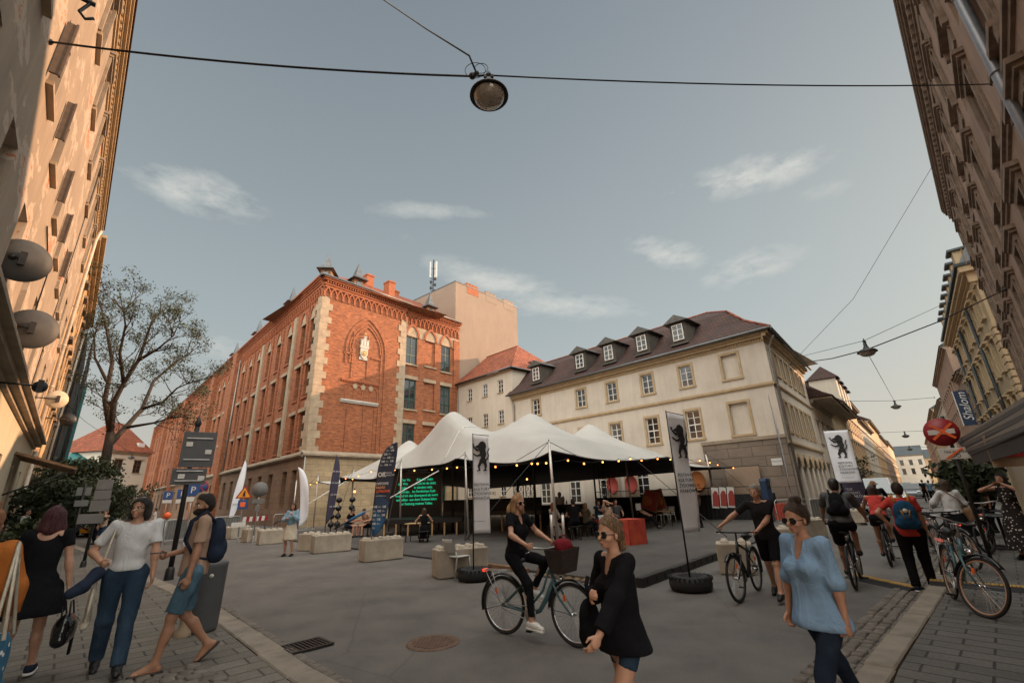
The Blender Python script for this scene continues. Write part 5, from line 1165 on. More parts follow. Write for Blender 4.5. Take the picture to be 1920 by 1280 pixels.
p = gnd(1297, 1106); flag_banner('lion_banner', 'narrow white festival banner with black lion seen almost edge-on, in front of the stage', (p.x, p.y, .0), .42, .95, 3.2, .44, M['flag_white'], texts=fest(.03, 1.98, .088), lionat=(.22, 2.3, .66), wave=.03)
tyre_base((p.x, p.y, 0), 'black tyre base of the edge-on lion banner before the floor edge', 1.0)
def feather(name, lbl, loc, rz, z0, z1, w, mat_, lean=.25, n=24, texts=(), curl=.0, pat=None):
    """sail-shaped flag: straight luff, curved top, tapered foot"""
    o = thing(name, lbl, 'feather flag', loc, rz)
    pts = []; H_ = z1-z0
    luff = [(lean*(t**2.2)*H_*.35+(0 if t < .8 else 0), t) for t in [i/n for i in range(n+1)]]
    mb = MB(); mb.tube([(0, 0, 0)]+[(x, 0, z0+H_*t) for x, t in luff], [.018]+[.014-.008*t for x, t in luff], 6); mb.build('pole', M['black'], o)
    vs = []
    for x, t in luff:
        wid = w*(min(1, (t/.18)**.6) if t < .18 else 1)*(sqrt(max(0, 1-((t-.62)/.38)**2)) if t > .62 else 1)
        for i in range(5): u = i/4; vs.append((x+wid*u, curl*sin(t*5+u*2)*u, z0+H_*t-.05*u*(1-t)))
    mb = MB(); mb.add(vs, [(j*5+i, j*5+i+1, (j+1)*5+i+1, (j+1)*5+i) for j in range(n) for i in range(4)], 0, True); c = mb.build('cloth', mat_, o, fix=False)
    sm = c.modifiers.new('thick', 'SOLIDIFY'); sm.thickness = .004; sm.offset = 0
    for s, sz, x, z, mt in texts: text(s, sz, M[mt], o, (x, -curl-.012, z), (pi/2, 0, 0), depth=.0015, align='LEFT')
    return o
# the big dark radio flag: vertical luff on the right, curved left side
def off_flag():
    p = gnd(694, 1052); o = thing('feather_flag', 'big dark navy-to-blue sail flag with rows of small white OFF lettering', 'feather flag', (p.x, p.y, .55), -.28)
    L = [(0, .18), (-.02, .45), (-.01, .9), (.03, 1.5), (.06, 1.9), (.10, 2.2), (.20, 2.5), (.36, 2.74), (.55, 2.86), (.72, 2.90)]
    Rr = [(.06, .10), (.28, .30), (.46, .62), (.56, 1.1), (.62, 1.5), (.66, 1.9), (.69, 2.2), (.72, 2.5), (.74, 2.7), (.745, 2.88)]
    mats = [M['flag_blue'], M['flag_mid'], M['flag_navy']]; vs = []; fs = []; mi = []
    for k, (a, b) in enumerate(zip(L, Rr)):
        for i in range(6): u = i/5; vs.append((a[0]*(1-u)+b[0]*u, .03*sin(k*.7+u*3), a[1]*(1-u)+b[1]*u))
    mb = MB()
    for k in range(9):
        mb.add([], [], 0)
        for i in range(5): mb.f.append((k*6+i, k*6+i+1, (k+1)*6+i+1, (k+1)*6+i)); mb.m.append(0 if k < 2 else 1 if k < 3 else 2); mb.sm.append(True)
    mb.v = vs; c = mb.build('cloth', mats, o, fix=False); sm = c.modifiers.new('thick', 'SOLIDIFY'); sm.thickness = .006; sm.offset = 0
    mb = MB(); mb.tube([(0, .02, -.05)]+[(x-.01, .02, z) for x, z in L], .013, 6); mb.build('pole', M['black'], o)
    def row(z, x0, x1, ph):
        s = ''; k = int((x1-x0)/.155)
        for i in range(k):
            if (i+ph) % 2 == 0: text('Off.', .085, M['ink_white'], o, (x0+.155*i+.02, -.045, z), (pi/2, 0, 0), depth=.001, align='LEFT', bold=.003)
            else: text('RADIO\nKRAKÓW', .026, M['ink_white'], o, (x0+.155*i+.02, -.045, z), (pi/2, 0, 0), depth=.001, align='LEFT')
    for i, (z, a, b) in enumerate(((2.76, .48, .74), (2.66, .36, .74), (2.55, .28, .73), (2.44, .24, .72), (2.33, .2, .71), (2.22, .16, .70), (.98, .02, .52), (.86, .0, .5), (.74, .0, .48), (.62, .0, .44), (.50, .0, .38), (.38, .0, .3))): row(z, a, b, i)
    text('Off.', .19, M['ink_white'], o, (.12, -.045, 1.93), (pi/2, 0, 0), depth=.001, align='LEFT', bold=.008); text('RADIO\nKRAKÓW', .07, M['ink_white'], o, (.40, -.045, 1.94), (pi/2, 0, 0), depth=.001, align='LEFT')
    for i, (s, m_) in enumerate((('OFFOWE', 'ink_white'), ('RADIO', 'orange_soft'), ('CYFROWE', 'orange_tape'))): text(s, .105, M[m_], o, (.08, -.045, 1.66-.115*i), (pi/2, 0, 0), depth=.001, align='LEFT', bold=.003)
    text('OFFRADIOKRAKOW.PL', .035, M['ink_white'], o, (.08, -.045, 1.30), (pi/2, 0, 0), depth=.001, align='LEFT')
M['flag_mid'] = mat('mid_blue_banner_cloth', (.035, .07, .14), .8, .1, 4); M['orange_soft'] = mat('soft_orange_ink', (.7, .32, .16), .7, .05, 5)
off_flag()
p = gnd(606, 1030); feather('feather_flag', 'slim plum feather flag seen edge-on on the second concrete block', (p.x, p.y, .55), 1.05, .35, 3.0, .34, M['flag_purple'], curl=.06, texts=[('Off. RADIO', .09, .05, 1.0+.45*i, 'ink_white') for i in range(4)])
p = gnd(556, 1012); feather('feather_flag', 'curled white feather flag right beside the standing girl', (p.x, p.y, .5), .35, .1, 3.0, .42, M['flag_white'], lean=-.3, curl=.12)
p = gnd(424, 1000); feather('feather_flag', 'twisted white feather flag at the far left of the block row', (p.x, p.y, .5), 1.0, .1, 4.2, .42, M['flag_white'], lean=.35, curl=.14, texts=[('JUDAICA', .16, .05, 1.3, 'ink')])
p = gnd(1494, 975); t = feather('feather_flag', 'very tall white feather flag with small letters before the cream building corner', (p.x, p.y, .0), .95, .9, 6.6, .36, M['flag_white'], lean=-.22, curl=.05, texts=[(ch, .3, .04, 4.6-.42*i, 'ink') for i, ch in enumerate('OLACUD')])
p = gnd(1594, 965); feather('feather_flag', 'wide plum feather flag with white lettering left of the right-hand lion banner', (p.x*.9, p.y*.9, .0), -.75, .5, 4.3, .95, M['flag_purple'], lean=-.18, curl=.05, texts=[('"Off.\n RADIO\n KRAKÓW', .17, .1, 3.4-.72*i, 'ink_white') for i in range(4)])
p = gnd(1610, 965); flag_banner('lion_banner', 'wide white festival banner with black lion on the right, seen flat-on over the riders', (p.x*.88-.7, p.y*.88, .0), -.72, 1.75, 4.35, 1.05, M['flag_white'], texts=fest(.28, 2.7, .14)+[('www.jewishfestival.pl', .06, .3, 2.0, 'ink')], lionat=(.52, 2.95, 1.15), wave=.03)
# ---- plastic chairs
def chair_proto(m='plastic_grey'):
    o = thing('plastic_chair', '', 'chair', (0, 0, 0)); mt = M[m]
    mb = MB(); mb.prism([(-.21, -.2), (.21, -.2), (.22, 0), (.2, .21), (-.2, .21), (-.22, 0)], .44, .465, 'xy'); mb.build('seat', mt, o, bevel=.01)
    mb = MB(); n = 8; v = []
    for y_, s_ in ((-.21, 1), (-.235, 1)):
        for j in range(5):
            for i in range(n+1): x = -.2+.4*i/n; z = .50+.33*j/4; v.append((x*(1-.03*j), y_-.03*j+.035*(abs(x)/.2)**2, z))
    k = (n+1)*5; fs = [(j*(n+1)+i, j*(n+1)+i+1, (j+1)*(n+1)+i+1, (j+1)*(n+1)+i) for j in range(4) for i in range(n)]
    mb.add(v, fs+[tuple(k+q for q in f[::-1]) for f in fs]+[(i, i+1, k+i+1, k+i) for i in range(n)]+[(4*(n+1)+i, k+4*(n+1)+i, k+4*(n+1)+i+1, 4*(n+1)+i+1) for i in range(n)], 0, True); mb.build('backrest', mt, o)
    for sx in (-1, 1):
        mb = MB(); mb.tube([(sx*.19, .18, .45), (sx*.215, .22, 0)], .017, 8); mb.build('leg', mt, o)
        mb = MB(); mb.tube([(sx*.195, -.215, .56), (sx*.2, -.19, .44), (sx*.215, -.26, 0)], .017, 8); mb.build('leg', mt, o)
    return o
CH0 = chair_proto(); p = gnd(858, 1083); CH0.location = (p.x, p.y, 0); CH0.rotation_euler = (0, 0, -.75); CH0['label'] = 'pale grey plastic chair standing empty in front of the concrete block'
CW = chair_proto('plastic_white'); CW['group'] = 'white chairs by the stage'; p = gnd(1243, 984); CW.location = (p.x, p.y, FZ); CW.rotation_euler = (0, 0, 1.9); CW['label'] = 'white plastic chair by the black stage front, behind the orange-red cube'
dup(CW, (p.x+.5, p.y+.35, FZ), 2.2, 'white plastic chair tucked right behind another white chair by the stage')
# ---- printed cubes
def cube(px, py, rz, s, lbl):
    p = gnd(px, py); o = thing('printed_cube', lbl, 'display cube', (p.x, p.y, FZ), rz, 'orange-red printed cubes')
    for i in range(4):
        a = i*pi/2; mb = MB(); mb.box(-s/2, s/2, s/2-.02, s/2, .0, s); mb.build('side_panel', M['red_box'], o, rot=(0, 0, a))
        text('FKŻ 2', .11, M['ink_red2'], o, (sin(a)*(s/2+.002)*1.0, -cos(a)*(s/2+.002), s*.86), (pi/2, 0, a), depth=.001)
    mb = MB(); mb.box(-s/2+.021, s/2-.021, -s/2+.021, s/2-.021, .6*s, s-.004); mb.build('top_panel', M['red_box2'], o)
M['ink_red2'] = mat('dark_red_ink', (.22, .02, .015), .7, .1, 5); M['red_box2'] = mat('printed_red_top', (.40, .05, .03), .5, .15, 3)
cube(1183, 1022, .55, .78, 'orange-red printed cube standing on the dark floor right of the woman in sunglasses')
cube(1470, 975, .3, .78, 'orange-red printed cube half hidden behind the woman in the blue shirt')
# ---- stage and its dressing, in the frame of the cream facade
SN = Vector((-nL.x, -nL.y)); SO = Vector(along(C0, DL, 1.0))+SN*1.5; SR = RL+pi        # local x runs right along the facade, -y towards camera ... x0 at right end
def stage():
    o = thing('stage', 'long black-clad stage platform along the foot of the cream building', 'stage', (SO.x, SO.y, 0), RL)
    mb = MB(); mb.box(0, 11.0, -.9, .7, 0, 1.35); mb.build('platform', M['black'], o)
    mb = MB(); n = 170; v = []
    for i in range(n+1): x = .0+11.0*i/n; y = .74+.035*sin(i*1.7)+.02*sin(i*.6); v += [(x, y, .03), (x, y-.02, 1.36)]
    mb.add(v, [(2*i, 2*i+2, 2*i+3, 2*i+1) for i in range(n)], 0, True); mb.build('skirt', M['black_matt'], o)
    mb = MB(); v = []
    for i in range(25): y = -.9+1.64*i/24; v += [(-.04+.02*sin(i*1.9), y, .03), (-.03, y, 1.36)]
    mb.add(v, [(2*i, 2*i+2, 2*i+3, 2*i+1) for i in range(24)], 0, True); mb.build('end_skirt', M['black_matt'], o)
    mb = MB(); mb.tube([(0.1, .6, 1.36), (.1, .6, 1.75)], .02, 6); mb.tube([(3, .6, 1.36), (3, .6, 1.75)], .02, 6); mb.tube([(.1, .6, 1.74), (11, .6, 1.74)], .02, 6); mb.build('rail', M['iron'], o)
stage()
q = SO-SN*0
for i in range(3):
    b = at_dist(1344+15*i, 962, 26.6+.15*i); o = thing('red_poster', 'red poster on white card hung on the stage end, %s of the three' % ('leftmost', 'middle one', 'rightmost')[i], 'poster', (b.x, b.y, .75), RR-.9, 'three red posters on the stage end')
    mb = MB(); mb.box(-.17, .17, -.012, .012, 0, 1.0); mb.build('card', M['sign_white'], o, rot=(0, .1, 0)); mb = MB(); mb.prism([(-.14, .1), (.16, .1), (.17, .6), (.1, .82), (-.03, .84), (-.13, .65)], -.03, -.013, 'xz'); mb.build('red_shape', M['poster_red'], o, rot=(0, .1, 0))

def hang_banner(t, w, z0, z1, lbl, cz, cr, m1, off=.35):
    P_ = Vector(along(C0, DL, t))+SN*off; o = thing('hanging_banner', lbl, 'banner', (P_.x, P_.y, 0), RL, 'beige banners with printed discs along the cream wall')
    mb = MB(); v = []
    for i in range(11): x = w*i/10; v += [(x, .03*sin(i*1.1), z0), (x, .03*sin(i*1.1), z1)]
    mb.add(v, [(2*i, 2*i+2, 2*i+3, 2*i+1) for i in range(10)], 0, True); mb.build('cloth', M['beige_cloth'], o)
    mb = MB(); mb.lathe([(.001, .0), (cr, .0), (cr, .006)], n=28, axis='y'); ob = mb.build('printed_disc', M[m1], o, (w/2, .045, cz)); ob.scale = (1, 1, 1.15)
for t, w, l, m1 in ((4.6, 1.5, 'beige banner with an orange disc rightmost along the cream wall', 'circle_orange'), (9.6, 1.2, 'beige banner with a red disc beside the truss tower', 'circle_red'), (11.2, 1.15, 'beige banner with a dark red disc behind the bar', 'circle_red')): hang_banner(t, w, .9, 3.3, l, 2.2, .5, m1)
P_ = Vector(along(C0, DL, 1.6))+SN*.45; o = thing('plain_banner', 'plain beige cloth banner hung at the right end behind the stage', 'banner', (P_.x, P_.y, 0), RL); mb = MB(); mb.box(0, 1.9, -.01, .01, 1.2, 2.85); mb.build('cloth', M['beige_cloth'], o); mb = MB(); mb.tube([(-.05, 0, 2.87), (1.95, 0, 2.87)], .02, 6); mb.build('rod', M['iron'], o)
def truss(x, y, w, h, rz, lbl):
    o = thing('truss_tower', lbl, 'truss tower', (x, y, FZ), rz, 'black lattice truss towers'); 
    for sx in (-1, 1):
        for sy in (-1, 1): mb = MB(); mb.tube([(sx*w, sy*w, 0), (sx*w, sy*w, h)], .024, 8); mb.build('chord', M['iron'], o)
    mb = MB(); k = int(h/.42)
    for i in range(k):
        a, b = h*i/k, h*(i+1)/k
        for (x0, y0, x1, y1) in ((-w, -w, w, -w), (w, -w, w, w), (w, w, -w, w), (-w, w, -w, -w)):
            if i % 2: x0, y0, x1, y1 = x1, y1, x0, y0
            mb.tube([(x0, y0, a), (x1, y1, b)], .013, 5, caps=False); mb.tube([(x0, y0, b), (x1, y1, b)], .013, 5, caps=False)
    mb.build('bracing', M['iron'], o); mb = MB(); mb.box(-w-.12, w+.12, -w-.12, w+.12, 0, .03); mb.build('base_plate', M['iron'], o)
for (x, y, d, w, l) in ((975, 985, 26.5, .19, 'black lattice truss tower behind the cyclist, left one'), (998, 985, 26.5, .19, 'black lattice truss tower close right of the one behind the cyclist'), (1139, 965, 28.5, .22, 'black lattice truss tower standing by the seated group')):
    p = at_dist(x, y, d); truss(p.x, p.y, w, 3.1, RL, l)
# screen wall with green text
sp = at_dist(783, 960, 27.5); o = thing('text_screen', 'black stage screen with glowing green blackletter-like German text', 'screen', (sp.x, sp.y, .35), -.25+.12)
mb = MB(); mb.box(-1.75, 1.35, .02, .3, .3, 3.1); mb.build('screen_body', M['screen'], o)
for i, s in enumerate(('Der Vo        il in das  hebt', 'der Wo         : Zeit ist da nicht', 'Licht         in zünden reist.', 'Afterrain,   im Ferdtichen Kult', 'worauf ich das überspend als wort', 'entreißen  aus dem Geleise lehrt', 'zur Rettung meines Teiles.')):
    text(s, .19, M['screen_text'], o, (-.1, -.0, 2.42-.215*i), (pi/2, 0, 0), depth=.002, bold=.005, spacing=.95)
text('30. FESTIWAL KULTURY\nŻYDOWSKIEJ W KRAKOWIE', .11, M['sign_white'], o, (-.05, -.0, 2.86), (pi/2, 0, 0), depth=.002)
mb = MB(); [mb.box(x, x+.06, -.02, .06, -.35, .3) for x in (-1.7, -.6, .4, 1.2)]; mb.build('leg', M['iron'], o)
# dark platform with pale legs under the tent, left of centre
p = at_dist(905, 975, 25.0); o = thing('raised_deck', 'black raised deck on pale legs under the tent, left of the truss towers', 'platform', (p.x, p.y, FZ), RL+.3+pi)
mb = MB(); mb.box(-2.6, 3.4, 0, 3, .75, .95); mb.build('deck', M['black'], o); mb = MB(); mb.box(-2.6, 3.4, .02, .1, .95, 1.55); mb.build('front_panel', M['black_matt'], o)
for i in range(9): mb = MB(); x = -2.5+.72*i; mb.box(x, x+.07, .02, .09, 0, .75); mb.build('leg', M['wood_light'], o)
p = at_dist(775, 985, 24.0); o = thing('raised_deck', 'black raised deck on pale legs below the text screen', 'platform', (p.x, p.y, FZ), -.1)
mb = MB(); mb.box(-2.2, 2.4, 0, 3, .55, .75); mb.build('deck', M['black'], o)
for i in range(8): mb = MB(); x = -2.1+.6*i; mb.box(x, x+.07, -.0, .07, 0, .55); mb.build('leg', M['wood_light'], o)
# tables, bar
def table(px, py, d, w, dp, h, lbl, top='wood', nm='wooden_table', rz=0.2):
    p = at_dist(px, py, d); o = thing(nm, lbl, 'table', (p.x, p.y, FZ), rz)
    mb = MB(); mb.box(-w/2, w/2, -dp/2, dp/2, h-.04, h); mb.build('tabletop', M[top], o, bevel=.006)
    for sx in (-1, 1):
        for sy in (-1, 1): mb = MB(); mb.tube([(sx*(w/2-.06), sy*(dp/2-.06), 0), (sx*(w/2-.08), sy*(dp/2-.08), h-.04)], .02, 6); mb.build('leg', M['iron'], o)
table(1092, 985, 21.5, 1.9, .8, .74, 'wooden table between the seated group under the tent', rz=.5)
table(782, 1000, 20.8, .9, .6, .72, 'small light table in front of the woman seated before the screen', 'wood_light', rz=-.2)
table(672, 1000, 26.5, 1.4, .6, .74, 'red-brown low table between the two seated men at the left', 'circle_red', rz=.2)
table(1245, 985, 24.8, .7, .7, .7, 'low dark table beside the reclining reader', rz=.5)
p = at_dist(1052, 975, 26.0); o = thing('bar_counter', 'black bar counter under the tent with the barman behind it', 'bar counter', (p.x, p.y, FZ), RL+pi+.75); mb = MB(); mb.box(-1.3, 1.3, -.3, .3, 0, 1.06); mb.build('counter', M['black_matt'], o); mb = MB(); mb.box(-1.4, 1.4, -.36, .36, 1.06, 1.12); mb.build('counter_top', M['black'], o)
for i, (x, h_) in enumerate(((1040, .28), (1062, .22), (1074, .3))):
    q = at_dist(x, 938, 25.9); b = thing('bottle', ('tall dark bottle on the bar counter, left of the others', 'short bottle on the bar counter between two taller ones', 'dark bottle at the right end of the bar counter')[i], 'bottle', (q.x, q.y, FZ+1.125)); mb = MB(); mb.lathe([(.001, 0), (.04, 0), (.04, h_*.6), (.014, h_*.8), (.014, h_)], n=10); mb.build('glass_body', M['glass_dark'], b); mb = MB(); mb.lathe([(.016, h_*.96), (.016, h_*1.03), (.001, h_*1.03)], n=8); mb.build('cap', M['circle_red'], b)
# posts in the foreground of the tent (thick pale posts behind the basket)
for i, (x, y, h_, l) in enumerate(((1037, 1026, 1.05, 'short pale post left of the corner tent pole'), (1059, 1028, 1.05, 'short pale post right of the corner tent pole'), (1082, 1008, .8, 'short pale post under the seated man in black'))):
    p = gnd(x, y); o = thing('short_post', l, 'post', (p.x, p.y, FZ)); mb = MB(); mb.tube([(0, 0, 0), (0, 0, h_)], .05, 10); mb.build('post', M['alu'], o); mb = MB(); mb.lathe([(.001, h_+.02), (.055, h_), (.055, h_-.04)], n=10); mb.build('cap', M['iron'], o)
# leaning framed posters
for i, (x, d, t_) in enumerate(((1215, 25.6, .35), (1236, 25.9, -.18))):
    p = at_dist(x, 950, d); o = thing('leaning_panel', ('dark red framed panel tilted left against the stage', 'dark red framed panel with a disc leaning on the stage')[i], 'panel', (p.x, p.y, .75), RL+pi+.1); mb = MB(); mb.box(-.42, .42, -.02, .02, 0, 1.0); mb.build('frame', M['wood'], o, rot=(0, t_, 0)); mb = MB(); mb.box(-.37, .37, -.03, -.021, .05, .95); mb.build('print', M['poster_red'], o, rot=(0, t_, 0))
    mb = MB(); mb.lathe([(.001, 0), (.27, 0), (.27, .004)], n=20, axis='y'); mb.build('disc', M['circle_orange'], o, (0.0, -.036, .45))
# stacks of traffic-light like speakers left under the tent
for i, x in enumerate((620, 632, 657)):
    p = at_dist(x, 985, 28.5); o = thing('speaker_column', ('slim black speaker column leftmost under the tent', 'second slim black speaker column from the left', 'slim black speaker column behind the seated man')[i], 'speaker', (p.x, p.y, FZ)); mb = MB(); mb.tube([(0, 0, 0), (0, 0, 1.9)], .03, 6); mb.build('stand', M['iron'], o)
    for k in range(4): mb = MB(); mb.ball((0, 0, .5+k*.42), .17, 6, sq=(1, 1, .9)); mb.build('speaker', M['black'], o)
# parking meter by the stone base
p = at_dist(1440, 935, 27); o = thing('parking_meter', 'dark blue parking meter on a grey post before the stone wall', 'parking meter', (p.x, p.y, .0), .6); mb = MB(); mb.box(-.12, .12, -.1, .1, 0, 1.1); mb.build('post', M['sign_grey'], o); mb = MB(); mb.box(-.22, .22, -.16, .16, 1.1, 1.95); mb.prism([(-.24, 1.95), (.24, 1.95), (.16, 2.1), (-.16, 2.1)], -.18, .18, 'xz'); mb.build('housing', M['navy_sign'], o, bevel=.02); mb = MB(); mb.box(-.13, .13, -.172, -.162, 1.6, 1.85); mb.build('display', M['glass_dark'], o)
# crowd barriers
def barrier(ax, ay, bx, by, d1, d2, lbl, h=1.1, closed=True):
    a, b = at_dist(ax, ay, d1), at_dist(bx, by, d2); v = (b-a).xy; L = v.length; o = thing('crowd_barrier', lbl, 'barrier', (a.x, a.y, 0), atan2(v.y, v.x), 'grey metal crowd barriers')
    mb = MB(); mb.tube([(0, 0, .15), (0, 0, h-.08), (.08, 0, h), (L-.08, 0, h), (L, 0, h-.08), (L, 0, .15), (0, 0, .15)], .02, 6, caps=False); mb.build('frame', M['steel'], o)
    mb = MB(); k = max(4, int(L/.14)); [mb.tube([(L*i/k, 0, .15), (L*i/k, 0, h-.02)], .007, 4, caps=False) for i in range(1, k)]; mb.build('bars', M['steel'], o)
    if closed: mb = MB(); mb.box(.03, L-.03, .025, .035, .2, h-.05); mb.build('grey_sheet', M['sheet_grey'], o)
    for x in (.2, L-.2): mb = MB(); mb.cbox((x, 0, .02), (.06, .55, .03)); mb.build('foot', M['steel'], o)
M['sheet_grey'] = mat('grey_mesh_sheet', (.14, .14, .13), .9, .2, 5)
barrier(1455, 955, 1520, 958, 25, 26, 'grey barrier in front of the stone wall corner', closed=False)
barrier(1522, 958, 1572, 960, 26, 27, 'grey barrier by the arcade, behind the rider with the black cap')
barrier(1645, 955, 1700, 962, 17.5, 16.5, 'dark sheeted barrier behind the rider in red', 1.0)
barrier(1700, 962, 1748, 975, 16.4, 15.2, 'dark sheeted barrier beside the blue backpack', 1.0)
for i, (a, b, d, l) in enumerate(((270, 312, 30, 'left'), (314, 352, 30.5, 'second'), (354, 398, 31, 'third'), (400, 452, 31.5, 'fourth'))):
    barrier(a, 980, b, 980, d, d+.5, 'grey sheeted construction barrier by the brick school, %s in the row' % ('leftmost', 'second', 'third', 'rightmost')[i], 1.15)
for i, (ax, bx, d) in enumerate(((512, 548, 32), (550, 576, 32.5))): barrier(ax, 982, bx, 982, d, d+.4, 'open metal barrier behind the standing girl, %s one' % ('left', 'right')[i], 1.15, False)
a = at_dist(454, 978, 31); b = at_dist(500, 977, 32); v = (b-a).xy; o = thing('striped_barrier', 'red and white striped barrier board beside the brick school', 'barrier', (a.x, a.y, 0), atan2(v.y, v.x)); L = v.length
for k in range(8): mb = MB(); mb.prism([(L*k/8, .85), (L*(k+1)/8, .85), (L*(k+1)/8+.04, 1.1), (L*k/8+.04, 1.1)], -.015, .015, 'xz'); mb.build('stripe', M['sign_red'] if k % 2 else M['sign_white'], o)
for x in (.1, L-.1): mb = MB(); mb.box(x, x+.05, -.02, .02, 0, .85); mb.cbox((x, 0, .03), (.2, .5, .06)); mb.build('leg', M['sign_grey'], o)
# ---------------------------------------------------------------- people: one continuous surface each, grown from a distance field
def _nrm(v): v = np.asarray(v, float); return v/(np.linalg.norm(v)+1e-9)
def rotm(yaw=0, pitch=0, roll=0):     # z-yaw, x-pitch, y-roll
    cy, sy, cx, sx, cr, sr = cos(yaw), sin(yaw), cos(pitch), sin(pitch), cos(roll), sin(roll)
    Z = np.array([[cy, -sy, 0], [sy, cy, 0], [0, 0, 1]]); X = np.array([[1, 0, 0], [0, cx, -sx], [0, sx, cx]]); Y = np.array([[cr, 0, sr], [0, 1, 0], [-sr, 0, cr]])
    return Z @ X @ Y
class Field:
    def __init__(s): s.p = []
    def rc(s, a, b, ra, rb, k=.02, cut=None): s.p.append(('rc', np.array(a, float), np.array(b, float), ra, rb, k, cut)); return s
    def el(s, c, r, M3=None, k=.02, cut=None): s.p.append(('el', np.array(c, float), np.array(r, float), M3, 0, k, cut)); return s
    def mesh(s, name, mats, res=.02, fold=0, foldf=22, subtract=(), planes=(), faces=None, seed=0):
        lo = np.full(3, 1e9); hi = -lo
        for t, a, b, ra, rb, k, cut in s.p:
            if t == 'rc': m0 = np.minimum(a-ra, b-rb); m1 = np.maximum(a+ra, b+rb)
            else: e = float(max(b)) if a is not None and ra is not None else float(max(b)); m0, m1 = a-e, a+e
            lo = np.minimum(lo, m0); hi = np.maximum(hi, m1)
        lo -= 3*res; hi += 3*res; n = np.ceil((hi-lo)/res).astype(int)+1
        ax = [(lo[i]+res*np.arange(n[i])).astype(np.float32) for i in range(3)]
        F = np.full(n, 1.0, np.float32)
        for t, a, b, ra, rb, k, cut in s.p:
            mg = k+2.5*res
            if t == 'rc': m0 = np.minimum(a-ra, b-rb)-mg; m1 = np.maximum(a+ra, b+rb)+mg
            else: e = np.abs(b) if ra is None else np.full(3, float(max(b))); m0, m1 = a-e-mg, a+e+mg
            i0 = np.maximum(((m0-lo)/res).astype(int), 0); i1 = np.minimum(((m1-lo)/res).astype(int)+2, n)
            sl = tuple(slice(i0[i], i1[i]) for i in range(3))
            X, Y, Z = np.meshgrid(ax[0][sl[0]], ax[1][sl[1]], ax[2][sl[2]], indexing='ij')
            if X.size == 0: continue
            if t == 'rc':
                d = b-a; L2 = float(d@d)+1e-9; h = np.clip(((X-a[0])*d[0]+(Y-a[1])*d[1]+(Z-a[2])*d[2])/L2, 0, 1)
                D_ = np.sqrt((X-a[0]-h*d[0])**2+(Y-a[1]-h*d[1])**2+(Z-a[2]-h*d[2])**2)-(ra+(rb-ra)*h)
            else:
                x, y, z = X-a[0], Y-a[1], Z-a[2]
                if ra is not None: x, y, z = [ra[0, i]*x+ra[1, i]*y+ra[2, i]*z for i in range(3)]
                k0 = np.sqrt((x/b[0])**2+(y/b[1])**2+(z/b[2])**2); k1 = np.sqrt((x/b[0]**2)**2+(y/b[1]**2)**2+(z/b[2]**2)**2)+1e-6
                D_ = k0*(k0-1)/k1
            if cut is not None:
                for (cp, cn) in (cut if isinstance(cut, list) else [cut]): D_ = np.maximum(D_, (X-cp[0])*cn[0]+(Y-cp[1])*cn[1]+(Z-cp[2])*cn[2])
            G = F[sl]; h = np.maximum(k-np.abs(G-D_), 0)/k; F[sl] = np.minimum(G, D_)-h*h*k*.25
        X, Y, Z = np.meshgrid(*ax, indexing='ij', sparse=True)
        if fold:
            rs = np.random.RandomState(seed+3); W = 0
            for q in range(5): f = foldf*rs.uniform(.5, 1.5); v = _nrm(rs.normal(size=3)*np.array([1, 1, .45])); W = W+np.sin(f*(v[0]*X+v[1]*Y+v[2]*Z)+rs.uniform(0, 6)+1.5*np.sin(9*Z+q)+1.2*np.sin(7*X-5*Z+q*2))
            F = F+(W*fold/3).astype(np.float32)
        for cp, cn in planes: F = np.maximum(F, ((X-cp[0])*cn[0]+(Y-cp[1])*cn[1]+(Z-cp[2])*cn[2]).astype(np.float32))
        for c, r in subtract: r = np.broadcast_to(r, 3); F = np.maximum(F, -((np.sqrt(((X-c[0])/r[0])**2+((Y-c[1])/r[1])**2+((Z-c[2])/r[2])**2)-1)*min(r)).astype(np.float32))
        S = F < 0; c8 = sum(S[i:n[0]-1+i, j:n[1]-1+j, k_:n[2]-1+k_].astype(np.int8) for i in (0, 1) for j in (0, 1) for k_ in (0, 1))
        act = np.argwhere((c8 > 0) & (c8 < 8)); idx = np.full(n, -1, np.int32); idx[tuple(act.T)] = np.arange(len(act))
        pos = np.zeros((len(act), 3)); cnt = np.zeros(len(act))
        cr = [(i, j, k_) for i in (0, 1) for j in (0, 1) for k_ in (0, 1)]; val = {c: F[act[:, 0]+c[0], act[:, 1]+c[1], act[:, 2]+c[2]] for c in cr}
        for c in cr:
            for axx in range(3):
                if c[axx] == 0:
                    d = list(c); d[axx] = 1; d = tuple(d); va, vb = val[c], val[d]; m = (va < 0) != (vb < 0); t = np.where(m, va/(va-vb+1e-12*(~m)), 0)
                    p = np.array(c, float)[None, :].repeat(len(act), 0); p[:, axx] += t; pos[m] += p[m]; cnt[m] += 1
        V = lo+res*(act+pos/np.maximum(cnt, 1)[:, None]); Q = []
        for axx in range(3):
            o1, o2 = [(1, 2), (2, 0), (0, 1)][axx]; sa = [slice(None)]*3; sb = [slice(None)]*3; sa[axx] = slice(0, -1); sb[axx] = slice(1, None)
            A, B = S[tuple(sa)], S[tuple(sb)]; e = np.argwhere(A != B); e = e[(e[:, o1] > 0) & (e[:, o2] > 0)]
            if not len(e): continue
            def id_(d1, d2): q = e.copy(); q[:, o1] -= d1; q[:, o2] -= d2; return idx[tuple(q.T)]
            q = np.stack([id_(1, 1), id_(0, 1), id_(0, 0), id_(1, 0)], 1); fl = ~S[tuple(e.T)]; q[fl] = q[fl][:, ::-1]; Q.append(q)
        Q = np.concatenate(Q); Q = Q[(Q >= 0).all(1)]
